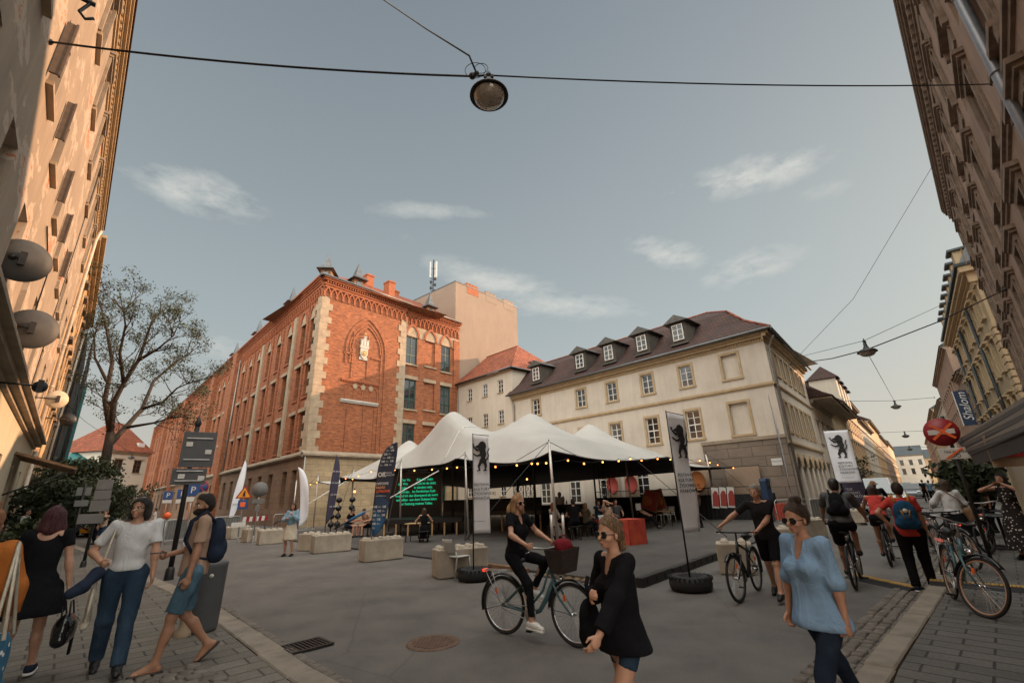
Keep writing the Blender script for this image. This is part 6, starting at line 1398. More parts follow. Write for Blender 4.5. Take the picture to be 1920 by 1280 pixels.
        me = bpy.data.meshes.new(name); me.vertices.add(len(V)); me.vertices.foreach_set('co', V.ravel()); me.loops.add(len(Q)*4); me.polygons.add(len(Q))
        me.loops.foreach_set('vertex_index', Q.ravel()); me.polygons.foreach_set('loop_start', np.arange(len(Q))*4)
        try: me.polygons.foreach_set('loop_total', np.full(len(Q), 4))
        except Exception: pass
        me.polygons.foreach_set('use_smooth', np.ones(len(Q), bool))
        for m in (mats if isinstance(mats, (list, tuple)) else [mats]): me.materials.append(m)
        if faces is not None: me.polygons.foreach_set('material_index', faces(V[Q].mean(1)).astype(np.int32))
        me.update(); me.validate(); return me
def ik(a, t, l1, l2, pole):
    a, t = np.array(a, float), np.array(t, float); d = t-a; L = np.linalg.norm(d); L = min(L, (l1+l2)*.999); u = _nrm(d); t = a+u*L
    x = (l1*l1-l2*l2+L*L)/(2*L); h = sqrt(max(l1*l1-x*x, 0)); p = np.array(pole, float); p = _nrm(p-u*(p@u)); return a+u*x+p*h, t
SK = {'fair': (.50, .27, .18), 'tan': (.36, .18, .11), 'dark': (.25, .12, .07)}
HR = {'brown': (.035, .018, .010), 'dark': (.012, .009, .008), 'blond': (.33, .19, .09), 'maroon': (.06, .015, .018), 'ginger': (.20, .075, .025), 'grey': (.22, .20, .18), 'light': (.15, .085, .04)}
CLR = {}
def cloth(name, c, kind=None):
    if name in CLR: return CLR[name]
    m, t, b = newmat(name); tcn = N(t, 'ShaderNodeTexCoord'); n1 = noise(t, tcn.outputs['Object'], 4, 4); r = ramp(t, n1.outputs[0], [(.3, tuple(x*.82 for x in c)), (.7, c)]); col = r.outputs[0]
    if kind == 'stripe':
        wv = N(t, 'ShaderNodeTexWave', bands_direction='X'); wv.inputs['Scale'].default_value = 62; wv.inputs['Distortion'].default_value = .5; t.links.new(tcn.outputs['Object'], wv.inputs[0]); col = mix(t, mix(t, .25, (0, 0, 0), wv.outputs['Color']), col, tuple(min(1, x*1.5+.04) for x in c))
    if kind == 'dots':
        vo = N(t, 'ShaderNodeTexVoronoi'); vo.inputs['Scale'].default_value = 17; t.links.new(tcn.outputs['Object'], vo.inputs['Vector']); col = mix(t, ramp(t, vo.outputs['Distance'], [(.22, (1, 1, 1)), (.27, (0, 0, 0))]).outputs[0], col, (.6, .58, .55))
    if kind == 'denim': n2 = noise(t, tcn.outputs['Object'], 2.2, 3); col = mix(t, ramp(t, n2.outputs[0], [(.45, (0, 0, 0)), (.7, (.5, .5, .5))]).outputs[0], col, tuple(min(1, x*2.2+.02) for x in c))
    t.links.new(col, b.inputs['Base Color']); b.inputs['Roughness'].default_value = .95; b.inputs['Specular IOR Level'].default_value = .12; mp = N(t, 'ShaderNodeMapping'); mp.inputs['Scale'].default_value = (1, 1, .45); mp.inputs['Rotation'].default_value = (.5, .35, 0); t.links.new(tcn.outputs['Object'], mp.inputs[0]); wr = noise(t, mp.outputs[0], 7, 3, .5, 1.2); bump(t, b, wr.outputs[0], .6, .05); CLR[name] = m; return m
def skinmat(k):
    if 'skin_'+k in CLR: return CLR['skin_'+k]
    m, t, b = newmat('skin_'+k); c = SK[k]; tcn = N(t, 'ShaderNodeTexCoord'); r = ramp(t, noise(t, tcn.outputs['Object'], 9, 5).outputs[0], [(.3, tuple(x*.85 for x in c)), (.7, c)]); t.links.new(r.outputs[0], b.inputs['Base Color'])
    b.inputs['Roughness'].default_value = .5; b.inputs['Subsurface Weight'].default_value = .08; b.inputs['Subsurface Radius'].default_value = (.02, .008, .004); CLR['skin_'+k] = m; return m
def hairmat(k):
    if 'hair_'+k in CLR: return CLR['hair_'+k]
    m, t, b = newmat('hair_'+k); c = HR[k]; tcn = N(t, 'ShaderNodeTexCoord'); mp = N(t, 'ShaderNodeMapping'); mp.inputs['Scale'].default_value = (60, 60, 6); t.links.new(tcn.outputs['Object'], mp.inputs[0])
    nn = noise(t, mp.outputs[0], 1.2, 4, .7); r = ramp(t, nn.outputs[0], [(.3, tuple(x*.25 for x in c)), (.72, tuple(min(1, x*2.1) for x in c))]); t.links.new(r.outputs[0], b.inputs['Base Color']); b.inputs['Roughness'].default_value = .5; bump(t, b, nn.outputs[0], 1.0, .02); CLR['hair_'+k] = m; return m
def person(label, loc, head, H_=1.75, sex='m', skin='fair', res=.02, pel=(0, 0, .94), lean=0., side=0., twist=0., hy=0., hp=0., hands=None, feet=None, knees=None, elbows=None, fdir=(0, 0), fpitch=(0, 0),
           top=None, bottom=None, hair=None, shoes=None, glasses=None, grip=(0.5, .5), group=None, k_=1.0, hat=None, build=1.0):
    """local frame: x to the figure's right, y forward, z up, metres for a 1.75 m body"""
    sc = H_/1.75; o = thing('person', label, 'person', (loc[0], loc[1], loc[2] if len(loc) > 2 else 0), head, group); o.scale = (sc,)*3
    fem = sex == 'f'; B_ = build; sw = .165 if fem else .190; hw = .095 if fem else .088; la = .93 if fem else 1.0
    P0 = np.array(pel, float); T = rotm(twist*.0, -lean, side); up = T @ np.array([0, 0, 1.]); fw = T @ np.array([0, 1., 0])
    RT = rotm(twist, 0, 0); rt = T @ RT @ np.array([1., 0, 0]); fT = T @ RT @ np.array([0, 1., 0]); M3 = np.stack([rt, fT, up], 1)
    tp = lambda x, y, z: P0+rt*x+fT*y+up*z
    sh = [tp(-sw, -.005, .49), tp(sw, -.005, .49)]; neck0 = tp(0, -.01, .50); hd = tp(0, .02, .62)
    HM = rotm(hy, -lean*.35+hp, side*.3); hu, hf, hr = HM @ np.array([0, 0, 1.]), HM @ np.array([0, 1., 0]), HM @ np.array([1., 0, 0]); hp_ = lambda x, y, z: hd+hr*x+hf*y+hu*z; HM3 = np.stack([hr, hf, hu], 1)
    hip = [P0+np.array([-hw, 0, -.02]), P0+np.array([hw, 0, -.02])]
    hands = hands or ((-.24, .08, .80), (.24, .08, .80)); feet = feet or ((-.10, .0, .085), (.10, .0, .085)); knees = knees or ((0, 1, .1), (0, 1, .1)); elbows = elbows or ((-.5, -1, -.2), (.5, -1, -.2))
    L1, L2 = .29, .255; arms = []; legs = []
    for i in (0, 1): e, w_ = ik(sh[i], hands[i], L1, L2, elbows[i]); arms.append((sh[i], e, w_)); kn, an = ik(hip[i], feet[i], .43, .42, knees[i]); legs.append((hip[i], kn, an))
    f = Field(); a_ = .9 if fem else 1.0
    f.el(tp(0, 0, .30), np.array([.148*a_, .098, .19])*B_, M3, .05); f.el(tp(0, 0, .12), np.array([.118*a_, .088, .14])*B_, M3, .05); f.el(tp(0, -.01, 0), np.array([.158 if fem else .15, .105, .12])*B_, M3, .05)
    f.rc(tp(-sw*.8, -.01, .475), tp(sw*.8, -.01, .475), .055, .055, .05)
    if fem:
        for x in (-.07, .07): f.el(tp(x, .075, .30), np.array([.06, .055, .06])*B_, M3, .03)
    f.rc(neck0, hp_(0, -.02, 0), .052*a_, .048*a_, .03)
    f.el(hp_(0, -.012, .085), (.072, .090, .088), HM3, .02); f.el(hp_(0, .028, .02), (.052, .058, .062), HM3, .025); f.rc(hp_(0, .055, -.028), hp_(0, .048, -.03), .026, .024, .02)
    f.rc(hp_(0, .084, .056), hp_(0, .104, .024), .007, .0125, .008); f.el(hp_(0, .086, -.008), (.021, .011, .0085), HM3, .006); f.rc(hp_(-.03, .073, .066), hp_(.03, .073, .066), .010, .010, .012)
    for x in (-1, 1): f.el(hp_(x*.075, -.005, .035), (.008, .018, .028), HM3, .006); f.rc(hp_(x*.038, .058, .018), hp_(x*.045, .04, .02), .016, .016, .02)
    for i in (0, 1):
        s_, e, w_ = arms[i]; q = la*(1 if B_ < 1.1 else 1.1); f.rc(s_, e, .046*q, .037*q, .03); f.rc(e, w_, .039*q, .026*q, .02); m_ = e+(w_-e)*.3; f.rc(e+(w_-e)*.12, m_, .040*q, .038*q, .02)
        d = _nrm(w_-e); sgn = -1 if i == 0 else 1; inn = _nrm(np.cross(d, fT)*1.0); pn = _nrm(np.array([-sgn, 0, 0.])*1.0-d*(d@np.array([-sgn, 0, 0.]))); sdv = _nrm(np.cross(pn, d)) * (1 if i == 0 else -1)
        if sdv @ fT < 0: sdv = -sdv
        g_ = grip[i]; hs = la; pc = w_+d*.045
        f.el(pc, np.array([.040, .048, .017])*hs, np.stack([sdv, d, pn], 1), .014)
        for j in range(4):
            b0 = w_+d*(.082-.006*abs(j-1))*hs+sdv*(.027-.018*j)*hs; ln = (.042, .047, .044, .034)[j]*hs; an = g_*(1.0+.08*j)
            d1 = d*cos(an)+pn*sin(an); d2 = d*cos(an*2.1)+pn*sin(an*2.1); b1 = b0+d1*ln; b2 = b1+d2*ln*.85
            f.rc(b0-d*.02, b1, .0095*hs, .0088*hs, .004); f.rc(b1, b2, .0088*hs, .0072*hs, .003)
        t0 = w_+d*.03+sdv*.034*hs; t1 = t0+_nrm(d*.75+sdv*.65+pn*.3*g_)*.038; f.rc(t0, t1, .0125*hs, .010*hs, .008); f.rc(t1, t1+_nrm(d+pn*.5*g_)*.028, .010*hs, .008*hs, .004)
        hp0, kn, an_ = legs[i]; f.rc(hp0, kn, .082*B_*a_**.3, .052, .04); f.rc(kn, an_, .050, .034, .02); cv = _nrm(np.cross(an_-kn, [1, 0, 0])); cv = -cv if cv[1] > 0 else cv
        cp = kn+(an_-kn)*.32+cv*.018; f.rc(cp, kn+(an_-kn)*.5+cv*.008, .048, .040, .03); f.el(kn+(an_-kn)*.02-cv*.012, (.045, .045, .05), None, .02)
        fd = np.array([sin(fdir[i]), cos(fdir[i]), 0])*cos(fpitch[i])+np.array([0, 0, -sin(fpitch[i])]); fu = np.array([0, 0, 1.])*cos(fpitch[i])+np.array([sin(fdir[i]), cos(fdir[i]), 0])*sin(fpitch[i])
        hl = an_-fd*.035-fu*.045; ty = an_+fd*.155-fu*.058; f.rc(hl, ty, .034, .024, .03); f.rc(an_, an_+fd*.10-fu*.045, .034, .028, .03); legs[i] = (hp0, kn, an_, fd, fu, hl, ty)
        if shoes is None or shoes[0] in ('flip', 'bare'):
            for j in range(5): b0 = ty+np.cross(fd, fu)*(-.03+.015*j)*(-1 if i else 1); f.rc(b0-fd*.02, b0+fd*(.025-.004*j), .011, .009, .006)
    sk = skinmat(skin); brow = hairmat(hair[1] if hair else 'dark'); lipc = mat('lips_'+skin, tuple(x*y for x, y in zip(SK[skin], (.8, .55, .55))), .45, .05) if 'lips_'+skin not in CLR else CLR['lips_'+skin]; CLR['lips_'+skin] = lipc; stub = hair and len(hair) > 2 and hair[2] == 'beard'
    def fc(C_):
        x, y, z = (C_-hd) @ hr, (C_-hd) @ hf, (C_-hd) @ hu; mi = np.zeros(len(C_))
        mi[(np.abs(x) < .022) & (y > .078) & (np.abs(z+.008) < .0085)] = 1; mi[(np.abs(np.abs(x)-.033) < .018) & (y > .062) & (np.abs(z-.069) < .0055)] = 2
        if stub: mi[(y > -.01) & (z < .012) & (z > -.07) & ~((np.abs(x) < .02) & (np.abs(z+.008) < .007)) & ((z < .0) | (np.abs(x) > .028)) & (np.abs(x) < .08)] = 2
        return mi
    if stub: f.el(hp_(0, .045, -.018), (.05, .052, .045), HM3, .015)
    link('body', f.mesh('body', [sk, lipc, brow], res, faces=fc), o)
    if res < .013:
        for x in (-1, 1):
            mb = MB(); e = hp_(x*.031, .066, .047); mb.ball(e, .0118, 6); mb.build('eye', M['eye_white'], o); mb = MB(); e = hp_(x*.030, .0765, .047); mb.ball(e, .0065, 5); mb.build('iris', M['black'], o) if not glasses or glasses != 'sun' else None
    if glasses:
        mb = MB(); dk = glasses == 'sun'
        for x in (-1, 1):
            c = hp_(x*.034, .088, .046); n_ = 14; v = [tuple(c+hr*cos(2*pi*i/n_)*.031+hu*sin(2*pi*i/n_)*(.021+.004*(sin(2*pi*i/n_) > 0))-hf*.004*abs(cos(2*pi*i/n_))) for i in range(n_)]
            if dk: mb.add(v, [tuple(range(n_))]); mb.tube(v+[v[0]], .004, 5)
            else: mb.tube(v+[v[0]], .0022, 5)
            mb.tube([hp_(x*.062, .080, .052), hp_(x*.078, .0, .048)], .003, 5)
        mb.tube([hp_(-.008, .094, .05), hp_(.008, .094, .05)], .003, 5); mb.build('sunglasses' if dk else 'glasses', M['gloss_black'], o)
    rc_ = max(res, .010)
    if top:
        st, cm, opt = top[0], top[1], (top[2] if len(top) > 2 else {}); f = Field(); e_ = opt.get('ease', .014); hem = opt.get('hem', -.03); sl = opt.get('sleeve', .55)
        f.el(tp(0, -.002, .31), np.array([.148*a_, .100, .20])*B_+e_, M3, .06); f.rc(tp(-sw*.80, -.01, .468), tp(sw*.80, -.01, .468), .056+e_*.3, .056+e_*.3, .05)
        fl = opt.get('flare', 0); bw = .128*a_*B_+e_*1.6
        f.el(tp(0, 0, .13), (bw, .095*B_+e_*1.4, .18), M3, .06)
        for q in np.arange(.05, hem, -.05): f.el(tp(0, -.005, q), (.152*B_+e_+fl*(.05-q), .108*B_+e_+fl*(.05-q)*.9, .09), M3, .05)
        if fem:
            for x in (-.07, .07): f.el(tp(x, .075, .30), np.array([.06, .055, .06])*B_+e_*.8, M3, .04)
        for i in (0, 1):
            s_, e, w_ = arms[i]
            if sl <= 1: en = s_+(e-s_)*sl; ds = _nrm(e-s_); f.rc(s_-ds*.01, en+ds*.02, .052*la+e_*.35, .047*la+e_*(.8+opt.get('loose', 0)), .04, (en, ds)) if sl > .01 else None
            else: f.rc(s_, e, .052*la+e_*.35, .042*la+e_*(.6+opt.get('loose', 0)), .04); en = e+(w_-e)*(sl-1); ds = _nrm(w_-e); f.rc(e, en+ds*.02, .044*la+e_*(.7+opt.get('loose', 0)), .034*la+e_*.7, .03, (en, ds))
        nk = opt.get('neck', .070); vn = opt.get('vneck', 0); sub = [(tp(0, .015, .55), (nk, nk, .06))]+([(tp(0, .09, .50), (.05, .06, .06+vn))] if vn else [])
        if opt.get('vback'): sub.append((tp(0, -.09, .52), (.10, .06, opt['vback'])))
        pl = [(tp(0, 0, hem), -up)]
        if opt.get('tank'): sub += [(tp(x*(sw+.045), 0, .47), (.06, .14, .09)) for x in (-1, 1)]
        link('shirt' if st != 'dress' else 'dress', f.mesh('shirt', cm, rc_, fold=opt.get('fold', .007), foldf=opt.get('ff', 26), subtract=sub, planes=pl, seed=int(loc[0]*7) % 50), o)
    if bottom:
        st, cm, opt = bottom[0], bottom[1], (bottom[2] if len(bottom) > 2 else {}); f = Field(); e_ = opt.get('ease', .012); ln = opt.get('len', 2.0)
        if st in ('trousers', 'shorts'):
            f.el(P0+fw*-.01, np.array([.155 if fem else .148, .108, .12])*B_+e_*.8, None, .04); f.el(tp(0, 0, .07), np.array([.130, .095, .08])*B_+e_*.6, M3, .05)
            for i in (0, 1):
                a, b, c = legs[i][:3]; a = a+np.array([(.012 if i else -.012), 0, 0]); r1, r2, r3 = .088*B_+e_, .056+e_*1.0, .038+e_*opt.get('wide', 1.0)
                if ln <= 1: en = a+(b-a)*ln; ds = _nrm(b-a); f.rc(a, en+ds*.03, r1-.004, r1+(r2-r1)*ln+e_*.2, .015, (en, ds))
                else: f.rc(a, b, r1, r2, .03); en = b+(c-b)*(ln-1)*1.02; ds = _nrm(c-b); f.rc(b, en+ds*.02, r2, r2+(r3-r2)*(ln-1), .03, (en, ds))
            pl = [(tp(0, 0, opt.get('rise', .10)), up)]
            link(st, f.mesh(st, cm, rc_, fold=opt.get('fold', .005), foldf=30, planes=pl, seed=5), o)
            if opt.get('belt'): f = Field(); f.el(tp(0, 0, .085), np.array([.128, .095, .09])*B_+e_*1.0+.004, M3, .02); link('belt', f.mesh('belt', M['black'], rc_, planes=[(tp(0, 0, .10), up), (tp(0, 0, .068), -up)]), o)
        else:
            kn = (legs[0][1]+legs[1][1])/2; fl = opt.get('flare', .2); zl = opt.get('hem', -.34); N_ = int((.1-zl)/.032)+2
            for j in range(N_):
                t = j/(N_-1); q = .10+(zl-.10)*t; sway = (kn-P0)*np.array([.35, .35, 0])*t
                f.el(P0+sway+np.array([0, -.01, q]), np.array([.135+.03*min(1, t*3)+fl*t*.5, .10+.02*min(1, t*3)+fl*t*.45, .055]), None, .05)
            link('skirt', f.mesh('skirt', cm, rc_, fold=opt.get('fold', .009), foldf=opt.get('ff', 34), planes=[(P0+np.array([0, 0, zl]), np.array([0, 0, -1.])), (P0+np.array([0, 0, .12]), np.array([0, 0, 1.]))], seed=2), o)
    if shoes and shoes[0] != 'bare':
        for i in (0, 1):
            hp0, kn, an_, fd, fu, hl, ty = legs[i]; sx = np.cross(fd, fu); base = an_-fu*.083
            if shoes[0] == 'flip':
                f = Field(); f.rc(base-fd*.05, base+fd*.17, .042, .045, .02, [(base+fu*.016, fu), (base-fu*.004, -fu)]); link('flip_flop', f.mesh('flip_flop', shoes[1], rc_), o); continue
            f = Field(); f.rc(hl+fu*.005, ty+fu*.008, .043, .034, .03); f.rc(an_-fu*.01, an_+fd*.08-fu*.03, .043, .038, .03); pl = [(base-fu*.0, -fu), (an_+fu*(.10 if shoes[0] == 'boot' else .01), fu)]
            link('shoe', f.mesh('shoe', shoes[1], rc_, planes=pl), o)
            if shoes[0] == 'sneaker': f = Field(); f.rc(hl-fu*.03, ty-fu*.02, .046, .040, .03, [(base+fu*.022, fu), (base-fu*.006, -fu)]); link('sole', f.mesh('sole', M['plastic_white'], rc_), o)
    if hair:
        st, hc = hair[0], hair[1]; f = Field(); face = [(hp_(0, .052 if st != 'cap' else .06, .06), (HM @ np.array([0, .8, -.55])))]
        cutf = (hp_(0, .060, .112), _nrm(hf*.66-hu*.75)); f.el(hp_(0, -.016, .090), (.081, .100, .0935), HM3, .02, cutf)
        if st in ('short', 'crop', 'beard'): f.el(hp_(0, -.04, .05), (.080, .075, .085), HM3, .02, [(hp_(0, -.0, 0), hf)]); 
        if st in ('wavy', 'bob', 'long', 'curlpony', 'messy'):
            dl = {'wavy': -.03, 'bob': -.07, 'long': -.24, 'curlpony': -.06, 'messy': -.01}[st]
            for x in (-1, 1): f.rc(hp_(x*.072, -.01, .09), hp_(x*(.078 if st != 'bob' else .092), -.012, dl), .030, .028 if st != 'bob' else .036, .03)
            f.rc(hp_(0, -.06, .08), hp_(0, -.07, dl-.02), .060, .055, .04); f.rc(hp_(-.04, -.055, .06), hp_(-.05, -.06, dl), .045, .04, .03); f.rc(hp_(.04, -.055, .06), hp_(.05, -.06, dl), .045, .04, .03)
            if st == 'curlpony': f.rc(hp_(0, -.09, .06), hp_(.01, -.16, -.06), .06, .07, .03); f.rc(hp_(.01, -.15, -.04), hp_(.02, -.17, -.16), .06, .025, .03)
        if st == 'bun': f.el(hp_(0, -.05, .195), (.047, .047, .040), HM3, .012); f.el(hp_(0, -.05, .06), (.078, .07, .075), HM3, .02)
        if st == 'pony': f.el(hp_(0, -.05, .05), (.076, .07, .07), HM3, .02); f.rc(hp_(0, -.11, .03), hp_(0, -.12, -.06), .035, .03, .02); f.el(hp_(0, -.105, .12), (.04, .035, .03), HM3, .02)
        fold = .013 if st in ('wavy', 'curlpony', 'messy') else .006; link('hair', f.mesh('hair', hairmat(hc), max(res, .008), fold=fold, foldf=60 if fold > .006 else 90), o); hme = bpy.data.meshes[-1] if False else [c for c in o.children if c.name.startswith('hair')][-1].data
        if res < .013:
            V = np.empty(len(hme.vertices)*3); hme.vertices.foreach_get('co', V); V = V.reshape(-1, 3); rs = np.random.RandomState(3); V = V[rs.randint(len(V), size=1500)]; nn_ = V-hp_(0, -.02, .06); nn_ /= np.linalg.norm(nn_, axis=1)[:, None]
            dn = (-hf*.8-hu*.35) if st in ('short', 'bun', 'pony', 'crop') else (-hu*.9-hf*.15); d = dn+rs.normal(size=V.shape)*.28; d -= nn_*(d*nn_).sum(1)[:, None]*.85; d /= np.linalg.norm(d, axis=1)[:, None]; L = rs.uniform(.015, .05 if st not in ('short', 'crop') else .02, (len(V), 1)); w_ = np.cross(d, nn_)*.0013
            p0 = V-nn_*.001; p1 = V+d*L*.5+nn_*.003; p2 = V+d*L+nn_*rs.uniform(-.003, .007, (len(V), 1)); Q = np.stack([p0-w_, p0+w_, p1+w_, p1-w_, p2], 1).reshape(-1, 3); me = bpy.data.meshes.new('loose_strands'); me.from_pydata(Q.tolist(), [], [f for i in range(len(V)) for f in ((5*i, 5*i+1, 5*i+2, 5*i+3), (5*i+3, 5*i+2, 5*i+4))]); me.materials.append(hairmat(hc)); link('loose_strands', me, o)
    if hat:
        f = Field(); f.el(hp_(0, -.012, .10), (.088, .104, .098), HM3, .02, [(hp_(0, 0, .085), -hu)]); f.el(hp_(0, .10 if hat[0] == 'cap' else 0, .088), (.075, .085, .012), HM3, .01) if hat[0] == 'cap' else f.el(hp_(0, 0, .088), (.15, .16, .012), HM3, .01)
        link('cap' if hat[0] == 'cap' else 'helmet', f.mesh('cap', hat[1], rc_), o)
    o['_s'] = 0; del o['_s']
    return o, dict(tp=tp, hp=hp_, arms=arms, legs=legs, sh=sh, up=up, fT=fT, rt=rt)
M['eye_white'] = mat('eye_white', (.6, .57, .54), .3, .03); M['gloss_black'] = mat('gloss_black', (.01, .01, .011), .15, .1)
def worldpt(o, p): return o.matrix_basis @ Vector(tuple(p))
def pp(x, y, z=0): return gnd(x, y, z)
def faceto(px, py, loc): pass
black_c = cloth('black_cloth', (.009, .009, .011)); white_c = cloth('white_cotton', (.62, .62, .63)); denim = cloth('dark_blue_denim', (.025, .045, .075), 'denim'); denim_l = cloth('faded_denim', (.07, .13, .18), 'denim'); navy = cloth('navy_cloth', (.02, .028, .05))
tan_c = cloth('dusty_pink_cotton', (.40, .27, .20)); red_c = cloth('coral_red_cloth', (.55, .065, .055)); grey_c = cloth('mid_grey_cloth', (.10, .105, .11)); blue_s = cloth('pale_blue_striped_cotton', (.22, .36, .55), 'stripe'); cream_c = cloth('cream_cotton', (.58, .52, .42)); patt = cloth('dotted_cloth', (.035, .03, .03), 'dots'); orange_c = cloth('rust_orange_knit', (.40, .13, .03)); ltdenim = cloth('light_denim', (.20, .32, .42), 'denim'); patt2 = cloth('pale_patterned_cloth', (.45, .40, .35)); dkblue = cloth('petrol_blue_cotton', (.03, .06, .11))
# ---------------------------------------------------------------- bicycles
_wm = {}
def wheel(parent, c, rim, r=.345, tw=.02, steer=None):
    key = (rim, tw)
    if key not in _wm:
        a = MB(); a.torus((0, 0, 0), r-tw, tw, 56, 8); b = MB(); b.torus((0, 0, 0), r-tw*2-.006, .011, 56, 6); h = MB(); h.tube([(-.05, 0, 0), (.05, 0, 0)], .02, 10); h.lathe([(.001, -.02), (.032, -.02), (.032, -.012), (.001, -.012)], n=10, axis='x')
        s = MB()
        for i in range(28): q = 2*pi*i/28; q2 = q+(.5 if i % 2 else -.5); x = .03 if i % 4 < 2 else -.03; s.tube([(x, .02*cos(q2), .02*sin(q2)), (0, (r-tw*2)*cos(q), (r-tw*2)*sin(q))], .0018, 4, caps=False)
        _wm[key] = (a.mesh('tyre', M['rubber']), b.mesh('rim', M[rim]), s.mesh('spokes', M['chrome']), h.mesh('hub', M['chrome']))
    w = link('wheel', _wm[key][0], parent, c); link('rim', _wm[key][1], w); link('spokes', _wm[key][2], w); link('hub', _wm[key][3], w); return w
def bicycle(label, loc, head, fm, kind='city', steer=0., lean=0., rim='chrome', basket=None, rack=True, fenders=True, group=None, tw=.02, lamp=False):
    o = thing('bicycle', label, 'bicycle', loc, 0, group, rot=(0, lean, head)); F_ = M[fm]; y0, y1 = -.48, .60; zr = .345
    wheel(o, (0, y0, zr), rim, tw=tw); BB = (0, -.02, .29); hb = Vector((0, .345, .66)); ht = Vector((0, .29, .86)); st = (0, -.20, .72)
    mb = MB()
    if kind == 'city': mb.tube([hb+Vector((0, -.01, .05)), (0, .20, .46), (0, .10, .33), BB], [.030, .030, .028, .026], 10); mb.tube([ht-Vector((0, .02, .05)), (0, .16, .56), (0, -.03, .38), (0, -.10, .40)], .016, 8)
    else: mb.tube([hb, BB], .024, 10); mb.tube([ht-Vector((0, .005, .04)), (0, -.18, .68)], .019, 8)
    mb.tube([BB, st], .018, 8); mb.tube([hb, ht], .024, 10)
    for x in (-.045, .045): mb.tube([(x*.5, BB[1], BB[2]), (x, y0, zr)], .012, 6); mb.tube([(x*.4, -.16, .60), (x, y0, zr)], .010, 6)
    mb.build('frame', F_, o)
    mb = MB(); mb.tube([st, (0, -.235, .86)], .014, 8); mb.build('seat_post', M['chrome'], o)
    mb = MB(); mb.ball((0, -.30, .895), .10, 8, sq=(.95, 1.0, .32)); mb.tube([(0, -.28, .895), (0, -.10, .90)], [.07, .022], 10); mb.build('saddle', M['black'], o)
    mb = MB(); mb.lathe([(.001, -.008), (.085, -.008), (.09, 0), (.085, .008), (.001, .008)], (.05, BB[1], BB[2]), 20, axis='x'); mb.tube([(.06, BB[1], BB[2]), (.07, BB[1]+.04, BB[2]-.165)], .011, 6); mb.tube([(-.06, BB[1], BB[2]), (-.07, BB[1]-.04, BB[2]+.165)], .011, 6); mb.tube([(.05, BB[1], BB[2]+.08), (.05, y0, zr+.035)], .006, 4); mb.tube([(.05, BB[1], BB[2]-.08), (.05, y0, zr-.035)], .006, 4); mb.build('crankset', M['steel'], o)
    for s, z, yy in ((1, -.165, .04), (-1, .165, -.04)): mb = MB(); mb.cbox((s*.12, BB[1]+yy, BB[2]+z), (.09, .07, .02)); mb.build('pedal', M['black'], o)
    # steered front end
    fk = bpy.data.objects.new('fork_assembly', None); COL.objects.link(fk); fk.parent = o; ax = (hb-ht).normalized(); fk.location = hb
    Rm = Matrix.Rotation(steer, 4, (ht-hb).normalized()); fk.rotation_euler = Rm.to_euler(); L_ = lambda x, y, z: Vector((x, y, z))-hb
    for s in (-1, 1): mb = MB(); mb.tube([L_(s*.05, hb.y+.01, hb.z-.0), L_(s*.052, hb.y+.10, .50), L_(s*.05, y1, zr)], [.015, .014, .010], 8); mb.build('fork_blade', F_, fk)
    mb = MB(); mb.tube([L_(-.05, hb.y+.01, hb.z), L_(.05, hb.y+.01, hb.z)], .018, 8); mb.build('fork_crown', F_, fk)
    wheel(fk, L_(0, y1, zr), rim, tw=tw)
    hz = 1.06 if kind == 'city' else 1.0; mb = MB(); mb.tube([L_(*ht), L_(0, .26, hz-.03), L_(0, .30, hz)], .014, 8)
    if kind == 'city': mb.tube([L_(-.30, .08, hz+.03), L_(-.24, .24, hz+.03), L_(-.08, .31, hz), L_(.08, .31, hz), L_(.24, .24, hz+.03), L_(.30, .08, hz+.03)], .012, 8)
    else: mb.tube([L_(-.33, .24, hz), L_(-.1, .32, hz), L_(.1, .32, hz), L_(.33, .24, hz)], .013, 8)
    mb.build('handlebar', M['black'] if kind != 'city' else M['steel'], fk); gx = ((.30, .08), (.27, .17)) if kind == 'city' else ((.33, .24), (.24, .27))
    for s in (-1, 1): mb = MB(); mb.tube([L_(s*gx[0][0], gx[0][1]-.01, hz+(.03 if kind == 'city' else 0)), L_(s*gx[1][0], gx[1][1], hz+(.03 if kind == 'city' else 0))], .018, 8); mb.build('grip', M['rubber'], fk); mb = MB(); mb.tube([L_(s*gx[1][0], gx[1][1]+.03, hz-.01), L_(s*gx[0][0], gx[0][1]+.07, hz-.03)], .006, 5); mb.build('brake_lever', M['chrome'], fk)
    if fenders:
        def fend(c, a0, a1, par, org):
            mb = MB(); vs = []; n = 26
            for i in range(n+1):
                q = a0+(a1-a0)*i/n
                for x, dr in ((-.03, -.012), (-.018, .004), (.018, .004), (.03, -.012)): vs.append((x, c[0]+(.375+dr)*cos(q)-org.y, c[1]+(.375+dr)*sin(q)-org.z))
            mb.add(vs, [(i*4+j, i*4+j+1, i*4+j+5, i*4+j+4) for i in range(n) for j in range(3)], 0, True); mb.tube([(.04, c[0]-org.y, c[1]-org.z), (.03, c[0]+.375*cos(a1)-org.y, c[1]+.375*sin(a1)-org.z)], .003, 4); ob = mb.build('mudguard', M['gloss_black'], par, fix=False); sm = ob.modifiers.new('t', 'SOLIDIFY'); sm.thickness = .003
        fend((y0, zr), .15*pi, 1.08*pi, o, Vector((0, 0, 0))); fend((y1, zr), .25*pi, .98*pi, fk, hb)
